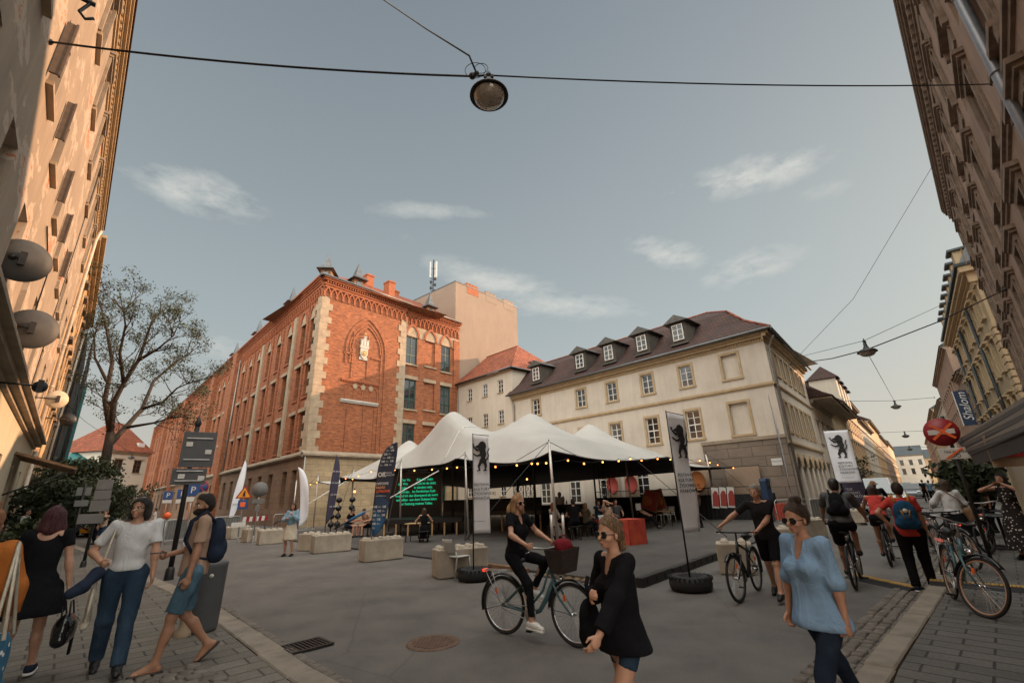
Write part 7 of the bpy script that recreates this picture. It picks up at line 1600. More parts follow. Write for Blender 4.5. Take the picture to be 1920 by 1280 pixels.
    if rack:
        mb = MB(); [mb.tube([(x, -.78, .755), (x, -.36, .755)], .006, 5) for x in (-.06, 0, .06)]; mb.tube([(-.06, -.78, .755), (.06, -.78, .755)], .006, 5); [mb.tube([(x*1.2, y0, zr+.02), (x, -.62, .75)], .005, 4) for x in (-.06, .06)]; [mb.tube([(x*1.2, y0, zr+.02), (x, -.74, .75)], .005, 4) for x in (-.06, .06)]; mb.build('luggage_rack', M['steel'], o)
        mb = MB(); mb.cbox((0, -.80, .745), (.09, .03, .035)); mb.build('tail_light', M['amber'], o)
    if lamp or kind == 'city': mb = MB(); mb.ball(L_(0, hb.y+.10, .72), .035, 6); mb.build('headlamp', M['chrome'], fk)
    for w_, par, org in ((y0, o, Vector((0, 0, 0))), (y1, fk, hb)): mb = MB(); mb.cbox(Vector((.0, w_-.12, zr+.16))-org, (.02, .035, .07)); mb.build('reflector', M['orange_tape'], par)
    if basket:
        mb = MB(); b0 = L_(0, .50, .80); w1, w2, d1, d2, hh = .14, .19, .10, .14, .27
        lo = [(b0.x+sx*w1, b0.y+sy*d1, b0.z) for sx, sy in ((-1, -1), (1, -1), (1, 1), (-1, 1))]; hi = [(b0.x+sx*w2, b0.y+sy*d2, b0.z+hh) for sx, sy in ((-1, -1), (1, -1), (1, 1), (-1, 1))]; li = [(b0.x+sx*(w2-.012), b0.y+sy*(d2-.012), b0.z+hh) for sx, sy in ((-1, -1), (1, -1), (1, 1), (-1, 1))]; l2 = [(b0.x+sx*(w1-.01), b0.y+sy*(d1-.01), b0.z+.01) for sx, sy in ((-1, -1), (1, -1), (1, 1), (-1, 1))]
        mb.add(lo+hi+li+l2, [(0, 3, 2, 1)]+[(i, (i+1) % 4, 4+(i+1) % 4, 4+i) for i in range(4)]+[(4+i, 4+(i+1) % 4, 8+(i+1) % 4, 8+i) for i in range(4)]+[(8+i, 8+(i+1) % 4, 12+(i+1) % 4, 12+i) for i in range(4)]+[(12, 13, 14, 15)]); mb.build('basket', M[basket], fk)
    return o, fk
M['bike_teal'] = mat('muted_teal_paint', (.06, .13, .145), .4, .1, 5, metal=.2); M['rim_tan'] = mat('tan_rim', (.46, .27, .17), .5, .1, 6); M['rim_black'] = mat('black_rim', (.03, .03, .03), .4, .1, 6); M['wicker'] = mat('dark_brown_basket', (.035, .022, .018), .8, .4, 30, bmp=.5, bscale=120)
# ---------------------------------------------------------------- the cast
def hd(dx, dy): return atan2(dy, dx)-pi/2
def towards(p, t): return hd(t[0]-p[0], t[1]-p[1])
# 1. woman riding the teal bicycle, heading right
A_, B2 = pp(945, 1188), pp(1083, 1213); dv = (B2-A_).xy; h = hd(dv.x, dv.y); mid = (A_+B2)/2
off = Vector((dv.x, dv.y)).normalized()*-.06; BL_ = (mid.x+off.x, mid.y+off.y, 0)
bk, fk = bicycle('teal step-through city bicycle with basket ridden by the woman in black', BL_, h, 'bike_teal', 'city', steer=-.12, basket='wicker')
person('woman in black T-shirt and leggings with long wavy blond hair riding the teal bicycle', BL_, h, 1.70, 'f', 'fair', .0085, pel=(0, -.26, 1.0), lean=.10, hy=-.25, hands=((-.29, .13, 1.15), (.29, .13, 1.15)), feet=((-.12, -.06, .56), (.12, .05, .23)), fpitch=(.35, .1), grip=(1.5, 1.5), elbows=((-.8, -.6, -.5), (.8, -.6, -.5)),
       top=('tee', black_c, dict(ease=.018, sleeve=.6, hem=-.05, vneck=.05)), bottom=('trousers', black_c, dict(ease=.004, len=1.85)), hair=('curlpony', 'blond'), glasses='sun', shoes=('sneaker', M['plastic_white']))
# red bag in the basket
v = bk.matrix_basis @ Vector((0, .50, 1.03)); o = thing('handbag', 'dark red cloth bag sitting in the teal bicycle basket', 'bag', v, h)
f = Field(); f.el((0, 0, .05), (.15, .10, .10), None, .02); f.el((.06, 0, .10), (.08, .07, .05), None, .03); link('bag_body', f.mesh('bag', cloth('dark_red_cloth', (.20, .02, .03)), .01, fold=.012, foldf=40), o); mb = MB(); mb.torus((-.03, 0, .13), .06, .008, 20, 6, 'y', a0=0, a1=pi); mb.build('handle', CLR['dark_red_cloth'], o)
# 2. woman in black sweater and sunglasses walking to the left, closest to the middle
W = at_dist(1150, 1010, 3.5); loc = (W.x, W.y, 0); h = hd(-.9, -.44)
wo, J = person('woman in a loose black sweater, denim shorts and sunglasses walking in the foreground', loc, h, 1.57, 'f', 'fair', .0075, lean=.03, hy=.10, hands=((-.22, .37, 1.00), (.06, .20, 1.20)), feet=((-.10, .32, .10), (.10, -.30, .14)), fpitch=(-.1, .5), grip=(.55, 1.4), elbows=((-.6, -1, -.2), (.8, -.5, -.6)),
       top=('sweater', black_c, dict(ease=.022, sleeve=1.86, hem=-.10, flare=.34, neck=.085, vneck=.05, fold=.008, ff=22, loose=.45)), bottom=('shorts', denim, dict(ease=-.006, len=.42, rise=-.04)), hair=('pony', 'light'), glasses='sun', shoes=('sneaker', M['plastic_white']), twist=.0)
o = thing('shoulder_bag', 'black slouchy bag hanging at the hip of the woman in the black sweater', 'bag', loc, h); f = Field(); f.el((.12, .17, .92), (.05, .07, .12), None, .03); f.el((.13, .14, .82), (.06, .11, .075), None, .05); link('bag_body', f.mesh('bag', black_c, .012, fold=.012), o); mb = MB(); mb.tube([(.03, .20, 1.0), (.10, .19, 1.13), (.10, .17, 1.18)], .014, 6); mb.build('strap', black_c, o)
# 3. woman in the blue striped tunic, foreground right, walking left
W = at_dist(1497, 975, 4.35); loc = (W.x, W.y, 0); h = hd(-.96, -.30)
person('woman in pale blue striped tunic and sunglasses with hair bun, foreground right', loc, h, 1.60, 'f', 'fair', .0075, lean=-.0, hy=.05, hp=-.12, hands=((-.23, .0, .80), (.22, .10, .80)), feet=((-.10, .34, .10), (.10, -.40, .16)), fpitch=(-.15, .6), grip=(1.2, .8),
       top=('tunic', blue_s, dict(ease=.026, sleeve=1.12, hem=-.12, flare=.34, neck=.08, vneck=.09, fold=.008, ff=20, loose=.2)), bottom=('trousers', cloth('navy_denim', (.018, .028, .048), 'denim'), dict(ease=.006, len=1.95)), hair=('bun', 'brown'), glasses='sun', shoes=('shoe', M['black']))
# 4. woman in the short black dress walking away
p = at_dist(92, 1000, 7.3); h = hd(-.55, .85)
person('woman with maroon bob in a short black dress walking away on the left pavement', (p.x, p.y, KZ), h, 1.68, 'f', 'fair', .011, lean=.04, hands=((-.36, .06, .80), (.30, .02, .78)), feet=((-.09, -.30, .17), (.09, .26, .09)), fpitch=(.75, 0), hy=.15, build=1.08,
       top=('dress', black_c, dict(ease=.012, sleeve=.45, hem=-.12, neck=.115, vback=.09)), bottom=('skirt', black_c, dict(flare=.26, hem=-.31)), hair=('bob', 'maroon'), shoes=('sneaker', navy))
o = thing('handbag', 'black leather handbag hanging from the hand of the woman in the black dress', 'bag', (p.x, p.y, KZ), h); f = Field(); f.el((.32, .02, .44), (.10, .17, .14), None, .02); f.rc((.32, -.12, .36), (.32, .16, .36), .07, .07, .04); link('bag_body', f.mesh('bag', M['gloss_black'], .012, fold=.004), o); mb = MB(); [mb.tube([(.32+x, -.09, .56), (.30+x, -.04, .70), (.30+x, .06, .70), (.32+x, .12, .56)], .008, 6) for x in (-.03, .03)]; mb.build('handle', M['gloss_black'], o); mb = MB(); mb.cbox((.38, .14, .34), (.02, .07, .34)); mb.build('hanging_scarf', black_c, o)
# 5. orange sweater at the left edge with tote
p = at_dist(-22, 985, 5.2); p.z = KZ; h = hd(-.55, .85)
person('person in a rust-orange sweater cut by the left picture edge', (p.x, p.y, KZ), h, 1.66, 'f', 'fair', .014, hands=((-.26, .05, .8), (.27, .12, .82)), feet=((-.09, -.2, .1), (.09, .2, .09)), top=('sweater', orange_c, dict(ease=.03, sleeve=1.8, hem=-.06, loose=1.0, fold=.01)), bottom=('trousers', navy, {}), hair=('bun', 'ginger'), shoes=('shoe', M['black']))
o = thing('tote_bag', 'blue cotton tote with small white bird pattern at the left picture edge', 'bag', (p.x, p.y, KZ), h); f = Field(); f.el((.27, -.12, .62), (.05, .17, .22), None, .02); f.rc((.27, -.24, .48), (.27, .0, .48), .055, .055, .04); link('bag_body', f.mesh('bag', cloth('blue_bird_print', (.045, .14, .23), 'dots'), .012, fold=.008), o); mb = MB(); [mb.tube([(.27+x, -.22+y, .80), (.20, -.05, 1.40), (.27+x, -.02+y, .80)], .012, 6) for x, y in ((-.03, 0), (.03, 0))]; mb.build('handle', cream_c, o)
# 6. white T-shirt man with glasses, jeans
p = pp(196, 1262, KZ); h = hd(.62, -.78); L6 = (p.x, p.y, KZ)
person('man with wavy dark hair and glasses in white T-shirt and dark jeans', L6, h, 1.75, 'm', 'fair', .0095, hy=-.55, lean=.0, hands=((-.24, .16, .84), (.23, .16, 1.08)), feet=((-.09, .26, .10), (.10, -.22, .12)), fpitch=(0, .4), grip=(.5, 1.6), elbows=((-.5, -1, -.2), (.8, -1, -.3)),
       top=('tee', white_c, dict(ease=.014, sleeve=.72, hem=.03, fold=.009, ff=20, loose=.3)), bottom=('trousers', denim, dict(ease=.018, wide=1.5, belt=1)), hair=('wavy', 'dark'), glasses='clear', shoes=('boot', M['black']))
o = thing('tote_bag', 'flat cream cotton tote under the arm of the man in the white T-shirt', 'bag', L6, h); f = Field(); f.el((.24, .12, .66), (.03, .16, .20), None, .02); f.rc((.24, .02, .53), (.25, .2, .50), .03, .03, .03); link('bag_body', f.mesh('bag', cream_c, .011, fold=.007), o); mb = MB(); mb.tube([(.24, .18, .84), (.20, .10, 1.2), (.16, .02, 1.50), (.21, .0, 1.2), (.24, .04, .84)], .011, 6); mb.build('handle', cream_c, o)
o = thing('jacket', 'dark navy jacket bundled in the hand of the man in the white T-shirt', 'jacket', L6, h); f = Field(); f.rc((.24, .22, .98), (.32, .34, .88), .06, .05, .04); f.rc((.32, .34, .88), (.40, .42, .84), .055, .04, .04); link('folded_cloth', f.mesh('jacket', navy, .012, fold=.012), o); mb = MB(); mb.ball((.40, .43, .84), .03, 5); mb.build('cuff', navy, o)
# 7. bearded man, dusty pink T-shirt, backpack
p = pp(330, 1252, KZ); h = hd(-.05, -1.0); h = hd(-.72, -.55); L7 = (p.x, p.y, KZ)
person('bearded man in a dusty pink T-shirt, denim shorts and flip-flops holding a phone', L7, h, 1.76, 'm', 'tan', .0095, hy=.35, lean=-.02, hands=((-.27, .06, .80), (.12, .25, 1.10)), feet=((-.09, .20, .09), (.10, -.26, .16)), fpitch=(0, .7), grip=(.6, 1.3), elbows=((-.5, -1, -.2), (.6, -1, -.6)),
       top=('tee', tan_c, dict(ease=.016, sleeve=.75, hem=-.06, fold=.010, ff=18, loose=.3, flare=.05)), bottom=('shorts', denim_l, dict(ease=.018, len=.92)), hair=('short', 'dark', 'beard'), shoes=('flip', M['black']))
o = thing('phone', 'black phone in the hand of the bearded man', 'phone', L7, h); mb = MB(); mb.box(.05, .12, .27, .42, 1.13, 1.14); mb.build('case', M['black'], o); mb = MB(); mb.box(.055, .115, .275, .415, 1.1405, 1.142); mb.build('screen', M['glass_dark'], o)
def backpack(label, loc, h, m, c=(0, -.17, 1.22), s=(.15, .09, .23), strap_m=None, H=1.0, badge=False):
    o = thing('backpack', label, 'backpack', loc, h); o.scale = (H,)*3; f = Field(); f.el(c, s, None, .02); f.rc((c[0]-.09, c[1]-.01, c[2]-.16), (c[0]+.09, c[1]-.01, c[2]-.16), .085, .085, .05); f.el((c[0], c[1]-.07, c[2]-.10), (s[0]*.75, .05, .10), None, .01); link('bag_body', f.mesh('bag', m, .012, fold=.005), o)
    for x in (-1, 1): mb = MB(); mb.tube([(x*.09, c[1]+.04, c[2]+.18), (x*.115, c[1]+.14, c[2]+.30), (x*.12, c[1]+.26, c[2]+.20), (x*.135, c[1]+.29, c[2]), (x*.15, c[1]+.19, c[2]-.17), (x*.1, c[1]+.04, c[2]-.2)], .016, 6); mb.build('shoulder_strap', strap_m or m, o)
    if badge: mb = MB(); mb.lathe([(.001, 0), (.035, 0), (.035, .004)], (c[0], c[1]-s[1]-.018, c[2]+.05), 16, axis='y'); mb.build('round_badge', M['sign_white'], o); mb = MB(); mb.tube([(c[0]-.06, c[1]-s[1]-.02, c[2]+.06), (c[0]-.03, c[1]-s[1]-.05, c[2]-.06), (c[0]+.03, c[1]-s[1]-.05, c[2]-.06), (c[0]+.06, c[1]-s[1]-.02, c[2]+.06)], .010, 6); mb.build('grab_handle', strap_m or m, o)
    return o
backpack('dark navy backpack on the back of the bearded man', L7, h, navy, H=1.02)
# 8. girl in denim jacket
p = pp(540, 1042); person('young woman in light denim jacket and cream culottes before the blocks', (p.x, p.y, 0), towards(p, (2, 0))-.5, 1.76, 'f', 'fair', .014, hp=-.2, hands=((-.06, .20, 1.36), (.10, .24, 1.22)), feet=((-.13, .02, .085), (.14, -.02, .085)), grip=(1.2, 1.2), elbows=((-.8, -.3, -1), (.8, -.3, -1)), top=('jacket', ltdenim, dict(ease=.025, sleeve=1.7, hem=.05, loose=.8)), bottom=('skirt', cream_c, dict(hem=-.42, flare=.14)), hair=('long', 'brown'), shoes=('shoe', M['black']))
# 9. man walking his bike
def tolocal(w_, base, h, H): d = Vector(w_)-Vector(base); k = 1.75/H; return ((d.x*cos(h)+d.y*sin(h))*k, (-d.x*sin(h)+d.y*cos(h))*k, d.z*k)
fa, ra = pp(1390, 1130), pp(1440, 1096); dv = (fa-ra).xy.normalized(); h9 = hd(*dv); c9 = Vector((*(fa.xy-dv*.6), 0)); bicycle('black trekking bicycle pushed by the grey-haired man', c9, h9, 'black', 'sport', steer=-.10, rim='rim_black', rack=False)
side = Vector((-dv.y, dv.x, 0)); b9 = Vector((*(c9.xy-dv*.0), 0))+side*.42; m9 = lambda x: tolocal(c9+Vector((*(dv*.24), 1.02))-side*x, b9, h9, 1.78)
person('grey-haired man in a black T-shirt and black shorts pushing a black bicycle', b9, h9, 1.78, 'm', 'fair', .011, lean=.14, side=.05, hp=-.05, hy=-.15, hands=(m9(-.33), m9(.33)) if (c9-side-b9).length < 9 else None, feet=((-.10, .30, .085), (.12, -.32, .12)), fpitch=(0, .4), grip=(1.5, 1.5), elbows=((-.8, -.6, -.3), (.8, -.6, -.4)), top=('tee', cloth('washed_black', (.02, .02, .022)), dict(ease=.014, sleeve=.7, hem=-.06)), bottom=('shorts', black_c, dict(ease=.022, len=.9)), hair=('short', 'grey'), shoes=('shoe', M['black']))
# 10. rider with the black cap and grey shirt, from behind
def rider(label, blabel, wx, wy, H, sex, top, bottom, hair, fm, hx=0., hat=None, dist=None, z_=1.0, hdir=None, **kw):
    p = pp(wx, wy); h = hdir if hdir is not None else hd(DR.x, DR.y)
    b, f_ = bicycle(blabel, (p.x-sin(-h)*0+(-sin(h))*.48, p.y+cos(h)*.48, 0), h, fm, 'sport', rim='rim_black', rack=False, fenders=False, tw=.024, group='bicycles ridden away down the street')
    person(label, b.location, h, H, sex, kw.pop('skin', 'tan'), .013, pel=(0, -.30, 1.02), lean=.42, hands=((-.33, .24, 1.06), (.33, .24, 1.06)), feet=((-.13, .05, .22), (.13, -.06, .55)), grip=(1.4, 1.4), elbows=((-1, -.2, -.3), (1, -.2, -.3)), top=top, bottom=bottom, hair=hair, hat=hat, shoes=('shoe', M['black']), hp=.25, **kw); return b, h
b, h = rider('cyclist with black cap and grey T-shirt seen from behind', 'black mountain bicycle of the rider with the cap', 1606, 1105, 1.80, 'm', ('tee', grey_c, dict(ease=.024, sleeve=.85, hem=-.05)), ('shorts', black_c, dict(ease=.022, len=.85)), ('short', 'dark'), 'black', hat=('cap', M['black']))
backpack('small black backpack on the rider with the cap', b.location, h, black_c, c=(0, -.86, 1.14), s=(.12, .07, .20)).rotation_euler = (-.42, 0, h)
b, h = rider('cyclist in a coral-red top with long brown hair seen from behind', 'black bicycle of the rider in the coral-red top', 1672, 1062, 1.66, 'f', ('tank', red_c, dict(ease=.012, sleeve=0, hem=.0, tank=1)), ('shorts', black_c, dict(ease=.012, len=.35)), ('long', 'brown'), 'black')
b, h = rider('cyclist in black with a brown hat, partly hidden by the rider in red', 'dark bicycle of the rider with the brown hat', 1664, 1012, 1.75, 'm', ('tee', black_c, dict(ease=.02, sleeve=.7)), ('trousers', black_c, {}), ('short', 'brown'), 'black', hat=('hat', M['wood']))
# 11. red T-shirt and blue backpack
p = pp(1738, 1108, KZ*.0); h = hd(.55, .83); L11 = (p.x, p.y, 0)
person('woman in a coral-red T-shirt and black trousers with a hand on her hip, from behind', L11, h, 1.72, 'f', 'fair', .012, build=1.1, hy=.1, hp=.1, hands=((-.24, .02, 1.02), (.26, .16, .82)), feet=((-.12, -.04, .085), (.12, .12, .085)), grip=(.6, .8), elbows=((-1, -.25, .1), (.6, -.8, -.2)), top=('tee', red_c, dict(ease=.024, sleeve=.65, hem=-.09)), bottom=('trousers', black_c, dict(ease=.022, wide=1.3)), hair=('short', 'brown'), shoes=('sneaker', navy))
backpack('square blue backpack with yellow straps and round badge on the woman in the red T-shirt', L11, h, cloth('deep_blue_canvas', (.02, .075, .15)), c=(0, -.19, 1.20), s=(.16, .09, .21), strap_m=cloth('mustard_webbing', (.45, .20, .03)), badge=True)
# 12. parked bicycles on the right pavement
p = pp(1828, 1152, KZ); bicycle('teal bicycle with tan rims parked nearest at the right kerb', (p.x+.26, p.y+.42, KZ), 2.62, 'bike_teal', 'city', steer=.5, lean=-.13, rim='rim_tan', group='bicycles parked at the right kerb')
p = pp(1790, 1075, KZ); bicycle('black bicycle parked close behind the teal one at the right kerb', (p.x+.75, p.y+.75, KZ), 2.75, 'black', 'sport', steer=.2, lean=.08, rim='chrome', group='bicycles parked at the right kerb')
p = pp(1850, 1040, KZ); bicycle('dark bicycle at the back of the parked group', (p.x+.6, p.y+.5, KZ), 2.4, 'black', 'city', steer=-.5, lean=-.1, rim='rim_black', group='bicycles parked at the right kerb')
# 13. white blouse woman with bike
p = pp(1835, 1045, 0); h = hd(.35, .94); b, f_ = bicycle('black bicycle held by the woman in the white blouse', (p.x-.3, p.y+.35, 0), h, 'black', 'city', steer=.2, rim='rim_black'); person('woman in a white blouse and black skirt holding a bicycle, from behind', (p.x+.05, p.y+.3, 0), h, 1.74, 'f', 'fair', .015, lean=.06, hy=.2, hands=((-.30, .35, 1.05), (.26, .25, .98)), feet=((-.09, .1, .085), (.09, -.25, .12)), fpitch=(0, .5), top=('blouse', white_c, dict(ease=.03, sleeve=1.75, hem=-.04, loose=.8)), bottom=('skirt', black_c, dict(hem=-.50, flare=.30)), hair=('long', 'brown'), shoes=('shoe', M['black']), grip=(1.4, .6))
o = thing('shoulder_bag', 'tan sack bag slung across the back of the woman in the white blouse', 'bag', (p.x+.05, p.y+.3, 0), h); f = Field(); f.rc((.22, -.14, .98), (.30, -.16, .80), .10, .13, .04); link('bag_body', f.mesh('bag', cloth('tan_canvas', (.20, .12, .07)), .014, fold=.008), o); mb = MB(); mb.tube([(.22, -.12, 1.08), (.05, -.16, 1.30), (-.12, -.02, 1.49), (-.02, .14, 1.3), (.2, .1, 1.05)], .012, 6); mb.build('strap', CLR['tan_canvas'], o)
# 14. right edge woman on the phone
p = at_dist(1903, 970, 14.5); h = hd(-1, -.3); person('woman in a dark dotted dress on the phone at the right picture edge', (p.x, p.y, KZ), h, 1.70, 'f', 'fair', .018, hands=((-.10, .20, 1.52), (.10, .16, 1.5)), elbows=((-1, 0, -.6), (1, 0, -.6)), top=('dress', patt, dict(ease=.014, sleeve=0, tank=1, hem=-.12)), bottom=('skirt', patt, dict(hem=-.75, flare=.2)), hair=('long', 'dark'), shoes=('shoe', M['black']))
# ---- seated figures under the tent
def seated(label, px, d, face, H, sex, top, bottom, hair, seat=.44, res=.02, z=FZ, hands=None, lean=.0, knee=.42, chair=None, hp=0, hy=0, skin='fair', py=985, feet=None):
    p = at_dist(px, py, d); h = face
    person(label, (p.x, p.y, z), h, H, sex, skin, res, pel=(0, 0, seat+.10), lean=lean, hp=hp, hy=hy, hands=hands or ((-.16, .34, seat+.26), (.16, .34, seat+.26)), feet=feet or ((-.13, .44, .085), (.13, .40, .085)), elbows=((-.7, -1, -.4), (.7, -1, -.4)), top=top, bottom=bottom, hair=hair, shoes=('shoe', M['black']), group='people seated under the tent')
    if chair: o = dup(CH0, (p.x+sin(h)*.02, p.y-cos(h)*.02, z), h, chair, 'chairs under the tent'); 
    else: o = thing('stool', 'low dark stool under the '+label[:40].rsplit(' ', 1)[0], 'stool', (p.x, p.y, z), h, 'stools under the tent'); mb = MB(); mb.box(-.2, .2, -.2, .18, seat-.05, seat); mb.build('seat', M['black'], o, bevel=.01); [MB().tube([(sx*.16, sy*.15, 0), (sx*.15, sy*.14, seat-.05)], .018, 6).build('leg', M['iron'], o) for sx in (-1, 1) for sy in (-1, 1)]
tcam = lambda px, d, a=0: towards(at_dist(px, 985, d), (0, 0))+a
seated('man in a dark T-shirt sitting and looking down at the left under the tent', 652, 25.5, tcam(652, 25.5, .9), 1.8, 'm', ('tee', black_c, {}), ('shorts', navy, dict(ease=.02, len=.9)), ('short', 'dark'), lean=.35, hp=-.4)
seated('person sitting bent forward right behind the dark radio flag', 690, 25.5, tcam(690, 25.5, -.9), 1.8, 'm', ('tee', tan_c, {}), ('shorts', black_c, dict(ease=.02, len=.9)), ('short', 'brown'), lean=.4, hp=-.4)
seated('woman in a black top sitting with her back to us before the green text screen', 795, 20.2, tcam(795, 20, pi-.1), 1.72, 'f', ('tank', black_c, dict(sleeve=0, tank=1, hem=-.1)), ('skirt', black_c, dict(hem=-.4, flare=.1)), ('bob', 'brown'), hands=((-.34, .30, .74), (.34, .30, .70)))
seated('woman in a pale patterned dress sitting with reddish hair beside the corner pole', 1039, 19.0, tcam(1039, 19, pi-.7), 1.7, 'f', ('dress', patt2, dict(sleeve=1.2, ease=.02, hem=-.1)), ('skirt', patt2, dict(hem=-.45, flare=.15)), ('long', 'ginger'), seat=.50)
seated('broad man in a black T-shirt with white back print sitting with his back to us', 1078, 18.6, tcam(1078, 18.6, pi+.25), 1.85, 'm', ('tee', black_c, dict(ease=.03)), ('trousers', black_c, {}), ('short', 'dark'), seat=.50, lean=.1)
p = at_dist(1074, 985, 18.45)
seated('woman in olive sitting right of the broad man in black', 1100, 20.0, tcam(1100, 20, 2.4), 1.68, 'f', ('tee', cloth('olive_cloth', (.10, .09, .06)), {}), ('trousers', black_c, {}), ('long', 'light'))
seated('young man in a petrol blue T-shirt facing the table', 1124, 21.0, tcam(1124, 21, .9), 1.8, 'm', ('tee', dkblue, dict(ease=.025)), ('shorts', red_c, dict(ease=.02, len=.9)), ('messy', 'dark'), hands=((.02, .35, .9), (-.02, .33, 1.1)))
seated('man in a pale T-shirt with his hand at his mouth on a pale chair', 1141, 18.8, tcam(1141, 18.8, .95), 1.8, 'm', ('tee', tan_c, {}), ('trousers', black_c, {}), ('short', 'dark', 'beard'), chair='pale plastic chair under the man in the pale T-shirt', hands=((-.1, .3, .7), (.05, .22, 1.22)))
seated('man in dark grey with dark hair behind the man in the pale T-shirt', 1158, 21.5, tcam(1158, 21.5, .4), 1.78, 'm', ('tee', grey_c, {}), ('trousers', black_c, {}), ('short', 'dark'))
seated('woman in black reclining in a deckchair and reading a magazine', 1210, 23.6, tcam(1210, 23.6, 1.2), 1.7, 'f', ('tee', black_c, dict(sleeve=.4)), ('trousers', black_c, {}), ('long', 'ginger'), seat=.30, lean=-.45, feet=((-.1, .62, .10), (.1, .66, .10)))
p = at_dist(1199, 968, 23.2); o = thing('magazine', 'open pale magazine held by the reclining reader', 'magazine', (p.x, p.y, .86), .5); mb = MB(); mb.add([(-.16, 0, .02), (0, 0, 0), (0, .0, .3), (-.16, .0, .32)], [(0, 1, 2, 3)]); mb.add([(0, 0, 0), (.16, 0, .02), (.16, 0, .32), (0, 0, .3)], [(0, 1, 2, 3)]); ob = mb.build('pages', M['sign_white'], o, fix=False); ob.modifiers.new('t', 'SOLIDIFY').thickness = .006
p = at_dist(1051, 960, 26.8); person('barman with dark curly hair in a white shirt standing behind the bar', (p.x, p.y, FZ), towards(p, (0, 0)), 1.78, 'm', 'tan', .02, top=('tee', white_c, dict(ease=.03)), bottom=('trousers', black_c, {}), hair=('messy', 'dark'), shoes=('shoe', M['black']))
p = at_dist(1309, 955, 23.5); person('person in dark brown standing behind the edge-on lion banner', (p.x, p.y, FZ), .5, 1.75, 'm', 'tan', .025, top=('tee', cloth('dark_brown_cloth', (.05, .03, .025)), {}), bottom=('trousers', black_c, {}), hair=('short', 'dark'), shoes=('shoe', M['black']))
# ---- people further off
def stander(label, px, d, H, sex, top, bottom, hair, h, z=0, res=.024, py=985, **kw): p = at_dist(px, py, d); return person(label, (p.x, p.y, z), h, H, sex, kw.pop('skin', 'fair'), res, top=top, bottom=bottom, hair=hair, shoes=('shoe', M['black']), **kw)
stander('waiter in a white shirt and dark waistcoat by the left house', 44, 26, 1.78, 'm', ('shirt', white_c, dict(sleeve=1.7)), ('trousers', black_c, {}), ('short', 'dark'), -1.2, KZ)
stander('second waiter in a white shirt bending forward by the cafe shrubs', 82, 28, 1.75, 'm', ('shirt', white_c, dict(sleeve=1.7)), ('trousers', black_c, {}), ('short', 'dark'), -.9, KZ, lean=.7, hands=((-.15, .5, 1.0), (.15, .5, 1.0)))
stander('man in a beige T-shirt and blue shorts standing on the phone beside the sign post', 194, 32, 1.76, 'm', ('tee', tan_c, {}), ('shorts', denim, dict(len=.9)), ('short', 'light'), 2.9, 0, hands=((-.12, .12, 1.52), (.25, .05, .82)), elbows=((-1, 0, -.8), (.5, -1, -.2)))
stander('dark-dressed man standing close behind the one on the phone', 184, 35, 1.76, 'm', ('tee', black_c, {}), ('trousers', black_c, {}), ('short', 'dark'), 2.5)
stander('man in a white T-shirt walking with a woman near the brick school', 286, 39, 1.78, 'm', ('tee', white_c, {}), ('shorts', black_c, dict(len=.9)), ('short', 'dark'), 2.2)
stander('woman in a dusty top walking beside the man in white near the brick school', 276, 40, 1.68, 'f', ('tee', tan_c, {}), ('trousers', black_c, {}), ('long', 'ginger'), 2.2)
stander('red-haired woman sitting over her phone at the right-hand cafe', 1862, 21, 1.5, 'f', ('tee', tan_c, {}), ('trousers', black_c, {}), ('long', 'ginger'), 1.5, KZ, hp=-.4)
stander('pedestrian in dark clothes walking away down the middle of the far street', 1740, 52, 1.8, 'm', ('tee', black_c, {}), ('trousers', black_c, {}), ('short', 'dark'), hd(*DR), res=.03, group='pedestrians on the far street', py=940)
stander('pedestrian in a blue shirt walking beside the dark one on the far street', 1752, 50, 1.75, 'm', ('tee', denim_l, {}), ('trousers', black_c, {}), ('short', 'dark'), hd(*DR), res=.03, group='pedestrians on the far street', py=940)
random.seed(31)
protos = []
for i, (sx, tp_, bt, hr_, lb) in enumerate((('m', ('tee', black_c, {}), ('trousers', black_c, {}), ('short', 'dark'), 'pedestrian in black, one of the distant crowd on the right pavement'), ('f', ('tee', grey_c, {}), ('trousers', navy, {}), ('long', 'brown'), 'long-haired pedestrian in grey, one of the distant crowd on the right pavement'), ('m', ('tee', dkblue, {}), ('shorts', black_c, dict(len=.9)), ('short', 'brown'), 'pedestrian in blue and shorts, one of the distant crowd on the right pavement'))):
    q = Vector(along(PRk, DR, 62+3*i))+nR*1.0; o, _ = person(lb, (q.x, q.y, KZ), random.uniform(0, 6), 1.75, sx, 'fair', .035, top=tp_, bottom=bt, hair=hr_, shoes=('shoe', M['black']), group='crowd on the right pavement of the far street'); protos.append((o, lb))
for i in range(21):
    o, lb = protos[i % 3]; q = Vector(along(PRk, DR, 44+i*3.6+random.uniform(-1, 1)))+nR*random.uniform(.2, 2.8); dup(o, (q.x, q.y, KZ), random.uniform(0, 6), lb)
